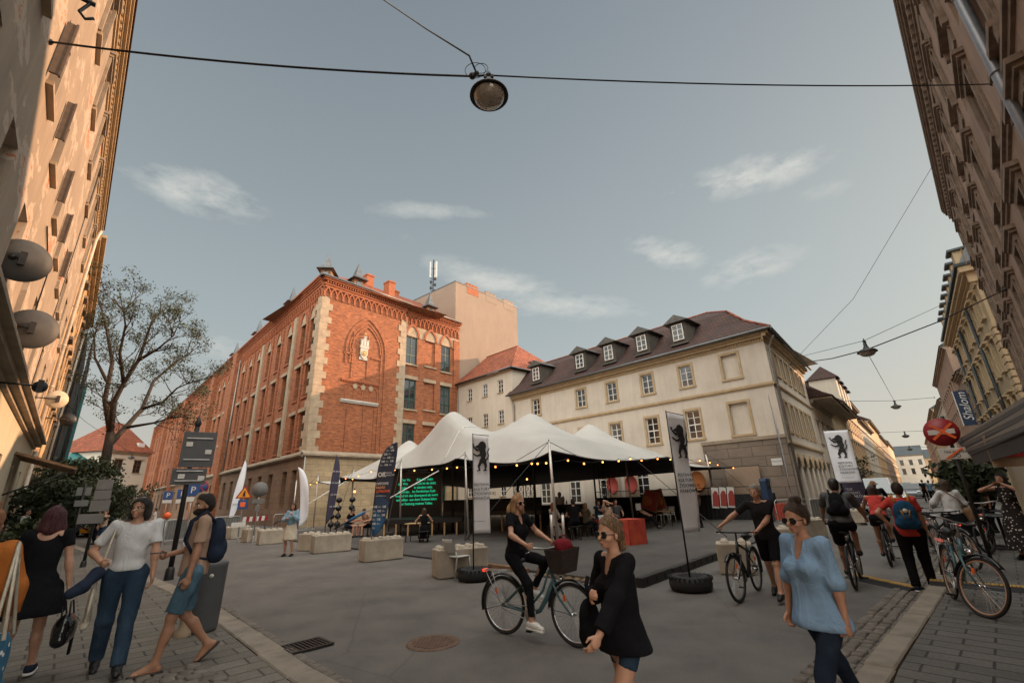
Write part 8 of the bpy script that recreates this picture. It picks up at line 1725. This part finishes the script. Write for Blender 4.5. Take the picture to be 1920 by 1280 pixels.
# ---------------------------------------------------------------- trees, lamps, signs, vehicles
def leafmesh(name, cs, n, spread, size, m, parent, seed=1, flat=.75):
    rs = np.random.RandomState(seed); cs = np.array([tuple(c) for c in cs]); c = cs[rs.randint(len(cs), size=n)]; d = rs.normal(size=(n, 3)); d /= np.linalg.norm(d, axis=1)[:, None]; c = c+d*spread*rs.uniform(.15, 1, (n, 1))**.6*np.array([1, 1, flat])
    a = rs.normal(size=(n, 3)); a /= np.linalg.norm(a, axis=1)[:, None]; b = np.cross(a, rs.normal(size=(n, 3))); b /= np.linalg.norm(b, axis=1)[:, None]; s = size*rs.uniform(.6, 1.4, (n, 1))
    V = np.stack([c-a*s, c+b*s*.45, c+a*s, c-b*s*.45], 1).reshape(-1, 3); me = bpy.data.meshes.new(name); me.from_pydata(V.tolist(), [], [(4*i, 4*i+1, 4*i+2, 4*i+3) for i in range(n)]); me.materials.append(m); return link(name, me, parent)
def branchy(px, dist, r0, r1, org): return [(at_dist(x, y, dist+dz)-org) for x, y, dz in px], r0, r1
TD = 36.0; tb = at_dist(176, 985, TD); tb.z = 0
tree = thing('robinia_tree', 'tall thin-leaved tree with dark forked branches rising beside the brick school', 'tree', tb)
random.seed(11); tips = []; mb = MB()
main = [[(176, 985, 0), (190, 900, 0), (200, 850, 0), (208, 810, 0)], [(208, 810, 0), (196, 740, .5), (212, 660, 1), (200, 590, 1.5), (190, 545, 2)], [(208, 810, 0), (215, 745, -1), (236, 705, -1.5), (268, 655, -2), (290, 590, -2.5), (300, 560, -2)], [(204, 835, 0), (240, 800, 1), (275, 760, 2), (300, 700, 3), (345, 660, 3.5), (378, 640, 3)], [(236, 705, -1.5), (228, 640, -3), (240, 580, -4), (235, 540, -4)], [(275, 760, 2), (320, 745, 1), (350, 715, 0), (385, 700, -1)], [(200, 700, .5), (175, 650, 1.5), (172, 590, 2)], [(240, 800, 1), (300, 790, 0), (350, 775, -1)], [(268, 655, -2), (310, 630, -3), (345, 600, -4)]]
def grow(p, d, L, r, k):
    q = p+d*L; mb.tube([p, p+d*L*.5+Vector((random.uniform(-.1, .1), random.uniform(-.1, .1), random.uniform(-.05, .1)))*L*.4, q], [r, r*.8, r*.55], 5, caps=False)
    if k == 0 or L < .5: tips.append(q); tips.append(p.lerp(q, .5)); return
    for _ in range(3 if k > 1 else 2): v = (d+Vector((random.uniform(-.8, .8), random.uniform(-.8, .8), random.uniform(-.35, .6)))).normalized(); grow(q, v, L*random.uniform(.58, .78), r*.5, k-1)
for i, b_ in enumerate(main):
    P_ = [at_dist(200+(x-200)*.88, 810+(y-810)*(.87 if y < 810 else 1), TD+dz)-tb for x, y, dz in b_]; n = len(P_); r0 = .30 if i == 0 else .17 if i in (1, 2, 3) else .10
    mb.tube(P_, [r0*(1-.75*j/(n-1) if i else 1-.3*j/(n-1)) for j in range(n)], 9)
    if i:
        for j in range(1, n):
            for _ in range(3 if j < n-1 else 5): d = ((P_[j]-P_[j-1]).normalized()+Vector((random.uniform(-1, 1), random.uniform(-1, 1), random.uniform(-.3, .8)))).normalized(); grow(P_[j-1].lerp(P_[j], random.uniform(.4, 1)), d, random.uniform(.6, 1.15), .035, 3)
mb.build('trunk', M['bark'], tree, fix=False)
leafmesh('crown', tips, 13000, .42, .066, M['leaf'], tree, 4)
def shrub(label, px, py0, py1, d, w, n, m='leaf', nm='shrub', seed=2, cat='shrub', trunk=True, dy=1.0):
    b = at_dist(px, 985, d); b.z = 0; z0, z1 = max(.2, at_dist(px, py0, d).z), at_dist(px, py1, d).z; o = thing(nm, label, cat, b); rs = random.Random(seed); H_ = z1-z0
    cs = [Vector((rs.gauss(0, w*.42), rs.gauss(0, w*.3*dy), z0+H_*rs.uniform(.08, .92))) for _ in range(int(n/55))]
    mb = MB(); [mb.tube([(rs.uniform(-.2, .2)*w*.5, 0, 0), c*.6+Vector((0, 0, .1)), c], [.05, .03, .012], 5, caps=False) for c in cs[:26]]; mb.build('stems', M['bark'], o, fix=False); leafmesh('foliage', cs, n, H_*.13+.25, .10, M[m], o, seed)
shrub('dense dark green lime tree crown low beside the left house row', 118, 955, 862, 33, 2.2, 8000, nm='lime_tree', cat='tree', seed=3)
shrub('dark leafy shrub mass behind the sign posts at the end of the left street', 185, 975, 908, 44, 2.6, 7000, seed=4)
shrub('dark shrub beside the small awning on the left street', 80, 985, 905, 27, 1.5, 5000, seed=5)
shrub('small bright green potted plant by the waiters', 58, 1010, 985, 17.5, .35, 900, seed=6, nm='potted_plant', cat='plant')
shrub('ivy covering the lower wall of the sunlit ochre house on the far street', 1616, 920, 850, 50, 1.5, 4000, seed=7, nm='ivy', cat='climbing plant')
shrub('dark green hedge wall beside the right-hand cafe', 1850, 935, 866, 21, .75, 4500, seed=8, nm='hedge', cat='hedge')
# ---- hanging street lamps and their wires
def lamp(p, k, label, rz=0):
    o = thing('hanging_street_lamp', label, 'street lamp', p, rz, 'street lamps hung on wires'); o.scale = (k,)*3
    mb = MB(); mb.lathe([(.03, .36), (.05, .34), (.06, .22), (.10, .12), (.26, .05), (.31, 0), (.315, -.03), (.30, -.03), (.25, -.01), (.1, .05)], n=32); mb.build('shade', M['black'], o)
    mb = MB(); mb.lathe([(.255, -.02), (.235, -.09), (.17, -.15), (.08, -.18), (.001, -.19)], n=28); mb.build('glass_bowl', M['lamp_glass'], o)
    mb = MB(); mb.cbox((0, 0, .39), (.16, .05, .05)); mb.tube([(0, 0, .33), (0, 0, .5)], .02, 6); mb.build('wire_clamp', M['iron'], o); return Vector(p)+Vector((0, 0, .42*k))
def wire(label, pts, r=.012, nm='overhead_wire', coils=None):
    a = Vector(pts[0]); o = thing(nm, label, 'wire', a); mb = MB(); mb.tube([Vector(p)-a for p in pts], r, 5); mb.build('cable', M['black'], o)
    mb = MB(); mb.ball((0, 0, 0), r*3, 4); mb.ball(Vector(pts[-1])-a, r*3, 4); mb.build('end_fitting', M['iron'], o)
    if coils: mb = MB(); [mb.torus(c-a, rr, .006, 20, 5, ax) for c, rr, ax in coils]; mb.ball(coils[0][0]-a-Vector((.05, 0, .12)), .06, 5); mb.build('cable_loops', M['black'], o)
l1 = lamp(atz(917, 178, 7.9), 1.0, 'large round street lamp hanging overhead, nearest in the middle of the sky')
wl_ = Vector((*along(PL0, DL, 9.0), 9.05)); t, z = vplane(1860, 158, Vector(PN0), DN); wr_ = Vector((*along(PN0, DN, t), z))
wire('cable with loops running from the ochre house on the left to the nearest lamp', sag(wl_, l1-Vector((.35, 0, 0)), .12)+[l1], .018, coils=[(l1+Vector((-.22, 0, .12)), .17, 'y'), (l1+Vector((-.12, 0, .16)), .11, 'y')]); wire('cable running from the nearest lamp to the right-hand house', sag(l1, wr_, .12), .013)
wire('cable rising from the nearest lamp out of the top of the view', [l1+Vector((-.2, 0, .05)), atz(880, 105, 8.5), atz(800, 55, 9.6), atz(690, -20, 11.5)], .016)
l2 = lamp(at_dist(1626, 659, 20.5), 1.0, 'hanging street lamp between the cream building and the right-hand row', .4)
c0 = at_dist(1482, 683, 30.0); rr_ = at_dist(1884, 543, 24); wire('thick cable from the cream building corner past the second lamp to the right', [c0, at_dist(1560, 672, 24), at_dist(1626, 655, 21), at_dist(1760, 603, 22), rr_], .022)
wire('thin wire from the cream building corner to the second lamp', [c0+Vector((0, 0, .3)), l2], .010); wire('thin wire from the second lamp to the sand-coloured house', [l2, at_dist(1790, 560, 36)], .010); wire('thin wire from the cream corner high up to the right-hand house', [c0, at_dist(1600, 560, 27), at_dist(1748, 312, 28)], .010)
l3 = lamp(at_dist(1680, 762, 42), 1.0, 'third hanging street lamp down the far street'); wire('thin wire down the street from the second to the third lamp', [l2-Vector((0, 0, .5)), l3], .010); wire('wire across the far street carrying the third lamp', [at_dist(1562, 752, 42), l3, at_dist(1752, 745, 44)], .014)
l4 = lamp(at_dist(1698, 817, 58), 1.0, 'fourth hanging street lamp, small above the far street'); wire('wire across the far street carrying the fourth lamp', [at_dist(1622, 812, 58), l4, at_dist(1748, 807, 60)], .016)
l5 = lamp(at_dist(1706, 842, 80), 1.0, 'farthest hanging street lamp above the end of the street'); wire('wire across the far street carrying the farthest lamp', [at_dist(1645, 838, 80), l5, at_dist(1738, 838, 80)], .02)
l6 = lamp(at_dist(246, 858, 75), 1.2, 'small street lamp hanging before the red-roofed corner house'); wire('wire over the left street carrying the small lamp', [at_dist(110, 745, 38), at_dist(160, 790, 60), l6, at_dist(300, 845, 70)], .016)
# ---- satellite dishes on the left house
def dish(px, py, d, R0, m, label, yaw=.0, wallt=None):
    p = at_dist(px, py, d); o = thing('satellite_dish', label, 'satellite dish', p, 0, 'satellite dishes on the left houses'); f = (p-Vector((0, 0, CH))).normalized()
    q = Vector((f.x+yaw, f.y, f.z*.3)).normalized(); o.rotation_euler = q.to_track_quat('Z', 'Y').to_euler()
    mb = MB(); mb.lathe([(.001, 0), (R0*.35, .012), (R0*.7, .05), (R0, .11), (R0+.01, .105), (R0, .09), (R0*.7, .03), (.001, -.02)], n=36); mb.build('reflector', M[m], o)
    mb = MB(); mb.cbox((0, 0, -.06), (.10, .26, .09)); mb.tube([(0, R0*.9, .09), (0, R0*.5, .5)], .012, 5); mb.build('bracket', M['iron'], o)
    w_ = p-Vector((nL.x, nL.y, 0))*(p.x*nL.x+p.y*nL.y+1.7); inv = o.rotation_euler.to_matrix().inverted(); mb = MB(); v = inv @ (w_-p); mb.tube([(0, 0, -.08), v], .022, 6); mb.ball(v, .07, 4); mb.build('wall_arm', M['iron'], o)
dish(42, 486, 12.2, .42, 'dish', 'upper large grey satellite dish on the ochre house at the left edge'); dish(60, 615, 14.6, .45, 'dish', 'lower large grey satellite dish with ridged back on the ochre house')
dish(108, 748, 25, .34, 'dish_pale', 'small pale satellite dish further along beside the downpipe', -.3); dish(128, 786, 34, .33, 'black', 'small black satellite dish near the netted house'); dish(75, 724, 14, .12, 'black', 'tiny black floodlight-like dish on its wire by the downpipe')
p = Vector((*along(PL0, DL, 7.6), 8.9))+nL.to_3d()*.0; o = thing('wall_hook', 'black iron hook bracket high on the ochre wall, top left', 'hook', p, RL); mb = MB(); mb.tube([(0, 0, 0), (0, -.55, 0)], .035, 6); mb.tube([(0, -.45, .15), (0, -.5, 0), (0, -.42, -.25), (0, -.5, -.33), (0, -.58, -.25)], .022, 6); mb.build('hook', M['iron'], o)
# ---- sign posts
def post(label, bx, by, d, h, nm='sign_post', cat='sign post', r=.045, m='iron', z=0, rz=None, lean=0):
    b = at_dist(bx, by, d); b.z = z; o = thing(nm, label, cat, b, hd(-b.x, -b.y)+pi if rz is None else rz); mb = MB(); mb.tube([(0, 0, 0), (lean, 0, h)], r, 10); mb.lathe([(r*1.8, 0), (r*1.6, .25), (r, .3)], n=12); mb.build('post', M[m], o); return o, b
def plate(o, x, z, w, h, m, y=-.06, nm='sign_plate', txt=None, ts=.1, tm='ink', rr=0): mb = MB(); mb.box(x-w/2, x+w/2, y-.01, y+.01, z, z+h); mb.build(nm, M[m], o, bevel=.008); (text(txt, ts, M[tm], o, (x, y-.016, z+h/2), (pi/2, 0, 0), depth=.001) if txt else None)
def disc(o, x, z, r, m, y=-.06, nm='round_sign', n=28): mb = MB(); mb.lathe([(.001, -.008), (r, -.008), (r, .008), (.001, .008)], (x, y, z), n, axis='y'); return mb.build(nm, M[m], o)
o, b = post('dark post with two large sign panels seen from behind, beside the bearded man', 335, 985, 15.5, 3.9, r=.06, m='black')
for x, z, w, h in ((.12, 2.75, .78, .95), (.02, 2.3, .78, .42)): plate(o, x, z, w, h, 'sign_grey', -.09, 'panel_back'); mb = MB(); [mb.box(x-w*.38, x+w*.38, -.125, -.10, z+h*q, z+h*q+.03) for q in (.2, .8)]; mb.build('clamp', M['steel'], o)
for x, z in ((-.1, 3.3), (.36, 3.1), (-.15, 2.45), (.3, 2.4)): plate(o, x, z, .15, .12, 'sign_white', -.104, 'sticker')
mb = MB(); mb.lathe([(.07, 3.88), (.09, 3.95), (.05, 4.05), (.02, 4.15), (.001, 4.17)], n=12); mb.build('finial', M['black'], o)
for px, d, label, rows in ((168, 20, 'black post with a tall stack of pale sign backs left of the man in white', ((.05, 2.35, .5, .30), (.05, 2.05, .52, .28), (.05, 1.7, .6, .33), (-.1, 1.35, .75, .28))), (135, 25, 'black post with three small pale sign backs left of the taller stack', ((.12, 2.3, .22, .3), (-.14, 2.3, .22, .3), (0, 1.9, .5, .22)))):
    o, b = post(label, px, 1010, d, 2.75, m='black'); [plate(o, x, z, w*.8, h, 'panel_grey', -.08, 'panel_back') for x, z, w, h in rows]
o, b = post('grey post with a round sign back and two plates by the brick school', 478, 985, 27, 2.75, m='steel', r=.035); disc(o, 0, 2.45, .36, 'panel_grey'); plate(o, 0, 1.78, .55, .22, 'panel_grey'); plate(o, 0, 1.4, .2, .3, 'panel_grey')
o, b = post('temporary post with a yellow roadworks triangle over a small blue-red sign', 449, 985, 27, 2.6, m='steel', r=.025); mb = MB(); mb.prism([(-.36, 2.05), (.36, 2.05), (0, 2.66)], -.07, -.05, 'xz'); mb.build('triangle', M['sign_red'], o); mb = MB(); mb.prism([(-.27, 2.1), (.27, 2.1), (0, 2.56)], -.08, -.0701, 'xz'); mb.build('yellow_face', M['sign_yellow'], o); mb = MB(); mb.ball((.02, -.09, 2.36), .04, 4); mb.prism([(-.06, 2.14), (.06, 2.14), (.04, 2.32), (-.04, 2.32)], -.09, -.081, 'xz'); mb.build('worker_symbol', M['ink'], o)
plate(o, 0, 1.55, .42, .42, 'sign_blue'); plate(o, 0, 1.65, .22, .22, 'orange_tape', -.075, 'symbol'); plate(o, -.05, .75, .6, .2, 'sign_white')
for px, py, d, z, s, label in ((350, 925, 26, 2.2, .5, 'blue parking sign just left of the round no-stopping sign'), (331, 928, 33, 2.2, .5, 'smaller blue parking sign left of the dark sign post'), (304, 930, 42, 2.3, .55, 'small blue parking sign far along the brick school')):
    o, b = post(label, px, 985, d, z+s, 'parking_sign', 'parking sign', m='steel', r=.03); plate(o, 0, z, s, s, 'sign_blue', -.05, txt='P', ts=s*.8, tm='ink_white'); plate(o, 0, z-.24, s, .2, 'sign_white', -.05)
o, b = post('round blue and red no-stopping sign beside the arched information board', 363, 985, 27, 2.9, 'no_stopping_sign', 'road sign', m='steel', r=.03); disc(o, 0, 2.6, .33, 'sign_red', -.05); disc(o, 0, 2.6, .26, 'sign_blue', -.062); mb = MB(); [mb.add([(s*-.2, -.072, 2.42), (s*-.16, -.072, 2.38), (s*.2, -.072, 2.78), (s*.16, -.072, 2.82)], [(0, 1, 2, 3)]) for s in (1, -1)]; mb.build('red_cross', M['sign_red'], o)
o, b = post('arched pale information board standing by the construction barriers', 372, 985, 20, .3, 'information_board', 'information board', m='steel'); mb = MB(); mb.prism([(-.28, .2), (.28, .2), (.28, 1.9)]+[(.28*cos(a), 1.9+.35*sin(a)) for a in (.5, 1.0, 1.57, 2.1, 2.6)]+[(-.28, 1.9)], -.05, .05, 'xz'); mb.build('board', M['stone_plain'], o)
o, b = post('red warning lamp on a thin post behind the construction barrier', 310, 985, 29, 1.25, 'warning_lamp', 'warning lamp', m='steel', r=.02); mb = MB(); mb.ball((0, 0, 1.38), .16, 7); mb.build('red_ball', M['orange_tape'], o)
# no-entry signs
def noentry(px, py, d, k, label, cross, post_px):
    p = at_dist(px, py, d); o = thing('no_entry_sign', label, 'road sign', (p.x, p.y, KZ), hd(-p.x, -p.y)+pi, 'no entry signs'); z = p.z-KZ; ox = post_px
    mb = MB(); mb.tube([(ox, 0, 0), (ox, 0, z+.35*k)], .035, 8); mb.build('post', M['iron'], o); disc(o, 0, z, .31*k, 'sign_red', -.05, 'red_disc', 36); plate(o, 0, z-.055*k, .46*k, .11*k, 'sign_white', -.062, 'white_bar')
    if cross:
        for s in (1, -1): mb = MB(); mb.box(-.25, .25, -.078-.004*s, -.070-.004*s, -.025, .025); mb.build('orange_tape', M['orange_tape'], o, (.02, 0, z+.01), (0, s*.72, 0))
    plate(o, .12, z-.60*k, .56*k, .24*k, 'sign_white', -.05, 'supplementary_plate'); text('Nie dotyczy', .075*k, M['ink'], o, (.12, -.064, z-.44*k), (pi/2, 0, 0), depth=.001)
    mb = MB(); [mb.torus((.06+s*.09, -.064, z-.53*k), .035*k, .005, 16, 4, 'y') for s in (0, 1)]; mb.tube([(.06, -.064, z-.53*k), (.09, -.064, z-.48*k), (.14, -.064, z-.48*k), (.15, -.064, z-.53*k)], .004, 4); mb.build('bicycle_symbol', M['ink'], o)
    if cross: mb = MB(); mb.box(-.19, .19, -.074, -.066, -.018, .018); mb.build('orange_tape', M['orange_tape'], o, (.10, 0, z-.48), (0, -.6, 0))
noentry(1765, 810, 14.3, 1.0, 'round red no-entry sign crossed out with orange tape above a bicycle plate', True, .10)
noentry(1893, 842, 18, .72, 'smaller uncrossed no-entry sign half under the awning', False, 0)
# awning and cafe at the right
def awn(): 
    A4 = [at_dist(1796, 826, 15), at_dist(1935, 738, 9.5), at_dist(1935, 806, 8.9), at_dist(1822, 852, 14)]; o = thing('cafe_awning', 'grey-brown striped canvas awning reaching in from the right edge', 'awning', A4[0]); a = A4[0]; P_ = [q-a for q in A4]
    mb = MB(); n = 6
    for i in range(n): t0, t1 = i/n, (i+1)/n; mb.add([P_[0].lerp(P_[3], t0), P_[1].lerp(P_[2], t0), P_[1].lerp(P_[2], t1), P_[0].lerp(P_[3], t1)], [(0, 1, 2, 3)], i % 2)
    ob = mb.build('canopy', [M['awning'], M['awning_dark']], o, fix=False); ob.modifiers.new('t', 'SOLIDIFY').thickness = .03
    mb = MB(); mb.add([P_[3], P_[2], P_[2]-Vector((0, 0, .22)), P_[3]-Vector((0, 0, .22))], [(0, 1, 2, 3)]); ob = mb.build('valance', M['awning_dark'], o, fix=False); ob.modifiers.new('t', 'SOLIDIFY').thickness = .02
    mb = MB(); mb.tube([P_[3], P_[2]], .035, 6); mb.tube([P_[0], P_[3]], .03, 6); mb.tube([P_[3], P_[3]+Vector((1.2, .3, -.5))], .03, 6); mb.build('awning_arm', M['iron'], o)
awn()
p = at_dist(1915, 842, 12.0); o = thing('cafe_sign', 'cream sign board with a red panel lettered ZAZ under the awning', 'sign', p, hd(-p.x, -p.y)+pi); mb = MB(); mb.box(-.42, .5, 0, .04, -.28, .28); mb.build('board', M['stone_plain'], o); mb = MB(); mb.box(-.30, .5, -.012, -.001, -.12, .12); mb.build('red_panel', M['red'], o); text('ZAZ', .2, M['ink_white'], o, (.0, -.02, 0), (pi/2, 0, 0), depth=.002, bold=.008); mb = MB(); mb.tube([(0, .05, .28), (0, .05, 1.2)], .015, 5); mb.build('hanger', M['iron'], o)
p = at_dist(1895, 900, 15); o = thing('cafe_kiosk', 'pale green panelled cafe front behind the awning', 'cafe front', (p.x, p.y, KZ), RN); mb = MB(); [mb.box(-1.5+.42*i, -1.12+.42*i, -.06, .0, 0, 2.7) for i in range(8)]; mb.build('panel', M['leftwall_base'], o); mb = MB(); mb.box(-1.6, 2.0, -.2, -.061, 0, 2.8); mb.build('back_wall', M['cream2'], o)
for i, (px, d) in enumerate(((1850, 17), (1876, 16.5), (1900, 19))): q = at_dist(px, 985, d); o = thing('cafe_table', ('leftmost dark round table of the right-hand cafe', 'middle dark round table of the right-hand cafe', 'rightmost dark round table of the right-hand cafe')[i], 'table', (q.x, q.y, KZ)); mb = MB(); mb.lathe([(.001, .74), (.36, .74), (.36, .71), (.001, .71)], n=20); mb.build('tabletop', M['black'], o); mb = MB(); mb.tube([(0, 0, .02), (0, 0, .71)], .03, 8); mb.lathe([(.25, 0), (.25, .02), (.03, .05)], n=14); mb.build('leg', M['iron'], o)
# small awning, planter boxes on the left
a = at_dist(92, 885, 24); o = thing('small_awning', 'brown pitched awning over a doorway on the left street', 'awning', a, RL); mb = MB(); mb.add([(-1.5, .9, .5), (1.5, .9, .5), (1.5, -.7, 0), (-1.5, -.7, 0)], [(0, 1, 2, 3)]); ob = mb.build('canopy', M['wood'], o, fix=False); ob.modifiers.new('t', 'SOLIDIFY').thickness = .08; mb = MB(); mb.tube([(-1.4, -.65, 0), (-1.4, .9, -.8)], .03, 5); mb.tube([(1.4, -.65, 0), (1.4, .9, -.8)], .03, 5); mb.build('awning_arm', M['iron'], o)
# litter bin and small bollard
b = pp(372, 1184, KZ); o = thing('litter_bin', 'dark grey tapered litter bin behind the bearded man', 'litter bin', b, .3); mb = MB(); mb.lathe([(.001, 0), (.20, 0), (.215, .05), (.235, .80), (.245, .84), (.22, .86), (.001, .87)], n=28); ob = mb.build('bin_body', M['sign_grey'], o); ob.scale = (1, .8, 1); disc(o, .10, .70, .025, 'sign_white', -.19, 'round_label', 12)
b = pp(342, 1192, KZ); o = thing('stone_bollard', 'small pale stone bollard at the foot of the litter bin', 'bollard', b); mb = MB(); mb.lathe([(.10, 0), (.10, .06), (.06, .10), (.055, .28), (.09, .33), (.09, .36), (.001, .42)], n=18); mb.build('bollard', M['stone_plain'], o)
# yellow-topped cable ramps
def ramp_(a, c, label): a, c = Vector(a), Vector(c); d = (c-a).xy; L = d.length; o = thing('cable_ramp', label, 'cable ramp', a, atan2(d.y, d.x), 'cable ramps across the road'); mb = MB(); mb.prism([(-.20, 0), (-.09, .055), (.09, .055), (.20, 0)], 0, L, 'yz'); mb.build('base', M['rubber'], o); mb = MB(); [mb.box(L*i/24+.004, L*(i+1)/24-.004, -.085, .085, .056, .066) for i in range(24)]; mb.build('yellow_lid', M['ramp_y'], o)
M['ramp_y'] = mat('worn_yellow_rubber', (.42, .25, .06), .8, .3, 9)
ramp_(pp(1600, 1082), pp(1722, 1108), 'yellow and black cable ramp on the road left of the kerb'); ramp_(pp(1745, 1094, KZ), pp(1925, 1108, KZ), 'yellow and black cable ramp across the right pavement'); ramp_(pp(1450, 1062), pp(1500, 1070), 'yellow and black cable ramp behind the man pushing the bicycle')
# ---- vehicles
def car(label, px, d, rz, paint, L=4.3, W=1.78, H_=1.5, van=False, py=985, sign=False):
    p = at_dist(px, py, d); o = thing('parked_car' if not van else 'parked_van', label, 'van' if van else 'car', (p.x, p.y, 0), rz); x0, x1 = -L/2, L/2; hb = .85 if not van else 1.05
    low = [(x0, .32), (x0+.02, .7), (x0+.12, hb), (x1-1.0, hb), (x1-.15, hb-.18), (x1, .55), (x1-.02, .3)]; up = [(x0+.15, hb), (x0+.45, H_-.06), (x0+.75, H_), (x1-1.9, H_-.02), (x1-1.05, hb)] if not van else [(x0+.05, hb), (x0+.12, H_-.05), (x0+.3, H_), (x1-1.5, H_), (x1-.75, hb)]
    mb = MB(); mb.prism([(a, b) for a, b in low], -W/2, W/2, 'xz'); n = len(up); v = [(a, -W/2+.04 if b <= hb+.01 else -W/2+.20, b) for a, b in up]+[(a, W/2-.04 if b <= hb+.01 else W/2-.20, b) for a, b in up]; mb.add(v, [tuple(range(n)), tuple(range(2*n-1, n-1, -1))]+[(i, n+i, n+(i+1) % n, (i+1) % n) for i in range(n)]); mb.build('body', M[paint], o, bevel=.05)
    gl = MB(); q = lambda i, t, y: (up[i][0]*(1-t)+up[i+1][0]*t, y, up[i][1]*(1-t)+up[i+1][1]*t)
    k = n-2; gl.add([(up[k][0]+.06, -W/2+.27, up[k][1]-.02), (up[k][0]+.06, W/2-.27, up[k][1]-.02), (up[k+1][0]+.03, W/2-.15, hb+.05), (up[k+1][0]+.03, -W/2+.15, hb+.05)], [(0, 1, 2, 3)])
    gl.add([(up[0][0]-.03, -W/2+.15, hb+.05), (up[0][0]-.03, W/2-.15, hb+.05), (up[1][0]-.04, W/2-.27, up[1][1]-.04), (up[1][0]-.04, -W/2+.27, up[1][1]-.04)], [(0, 1, 2, 3)])
    for s in (-1, 1):
        y0, y1 = s*(W/2-.035+.012), s*(W/2-.185+.01); xa, xb = up[1][0], up[k][0]; gl.add([(x0+.45, y0, hb+.05), (up[k+1][0]-.25, y0, hb+.05), (xb-.05, y1, H_-.10), (xa+.2, y1, H_-.10)], [(0, 1, 2, 3)])
    gl.build('windows', M['car_glass'], o)
    for x in (x0+.8, x1-.85):
        for s in (-1, 1): mb = MB(); mb.torus((x, s*(W/2-.1), .32), .23, .09, 24, 8, 'y'); w_ = mb.build('wheel', M['rubber'], o); mb = MB(); mb.lathe([(.001, s*.05), (.18, s*.05), (.19, s*.02)], (x, s*(W/2-.09), .32), 16, axis='y'); mb.build('hubcap', M['steel'], w_)
    for s in (-1, 1): mb = MB(); mb.cbox((x1-.04, s*(W/2-.28), .66), (.10, .34, .14)); mb.build('headlight', M['chrome'], o, bevel=.03); mb = MB(); mb.cbox((x0+.03, s*(W/2-.2), .78), (.08, .2, .2)); mb.build('tail_light', M['red'], o); mb = MB(); mb.cbox((up[k+1][0]-.2, s*(W/2+.07), hb+.08), (.12, .16, .12)); mb.build('wing_mirror', M[paint], o, bevel=.02)
car('yellow car parked at the end of the left street, front towards us', 212, 46, RL+pi-.5, 'yellow_car'); car('dark van with a roof rack parked behind the yellow car', 200, 53, RL+pi-.4, 'dark_car', 4.9, 1.9, 2.1, True); car('dark blue car parked left of the man on the phone', 162, 48, RL+pi-.3, 'blue_car')
rc = RR+pi
car('white van parked at the left kerb of the far street behind the riders', 1662, 36, rc, 'white_car', 4.8, 1.9, 1.95, True); car('white car parked right behind the white van', 1688, 44, rc, 'white_car'); car('silver car stopped in the middle of the far street', 1731, 66, rc-.05, 'silver_car'); car('white car beside the silver one far down the street', 1752, 74, rc, 'white_car'); car('dark red-lit car at the far end of the street', 1722, 100, RR, 'dark_car')
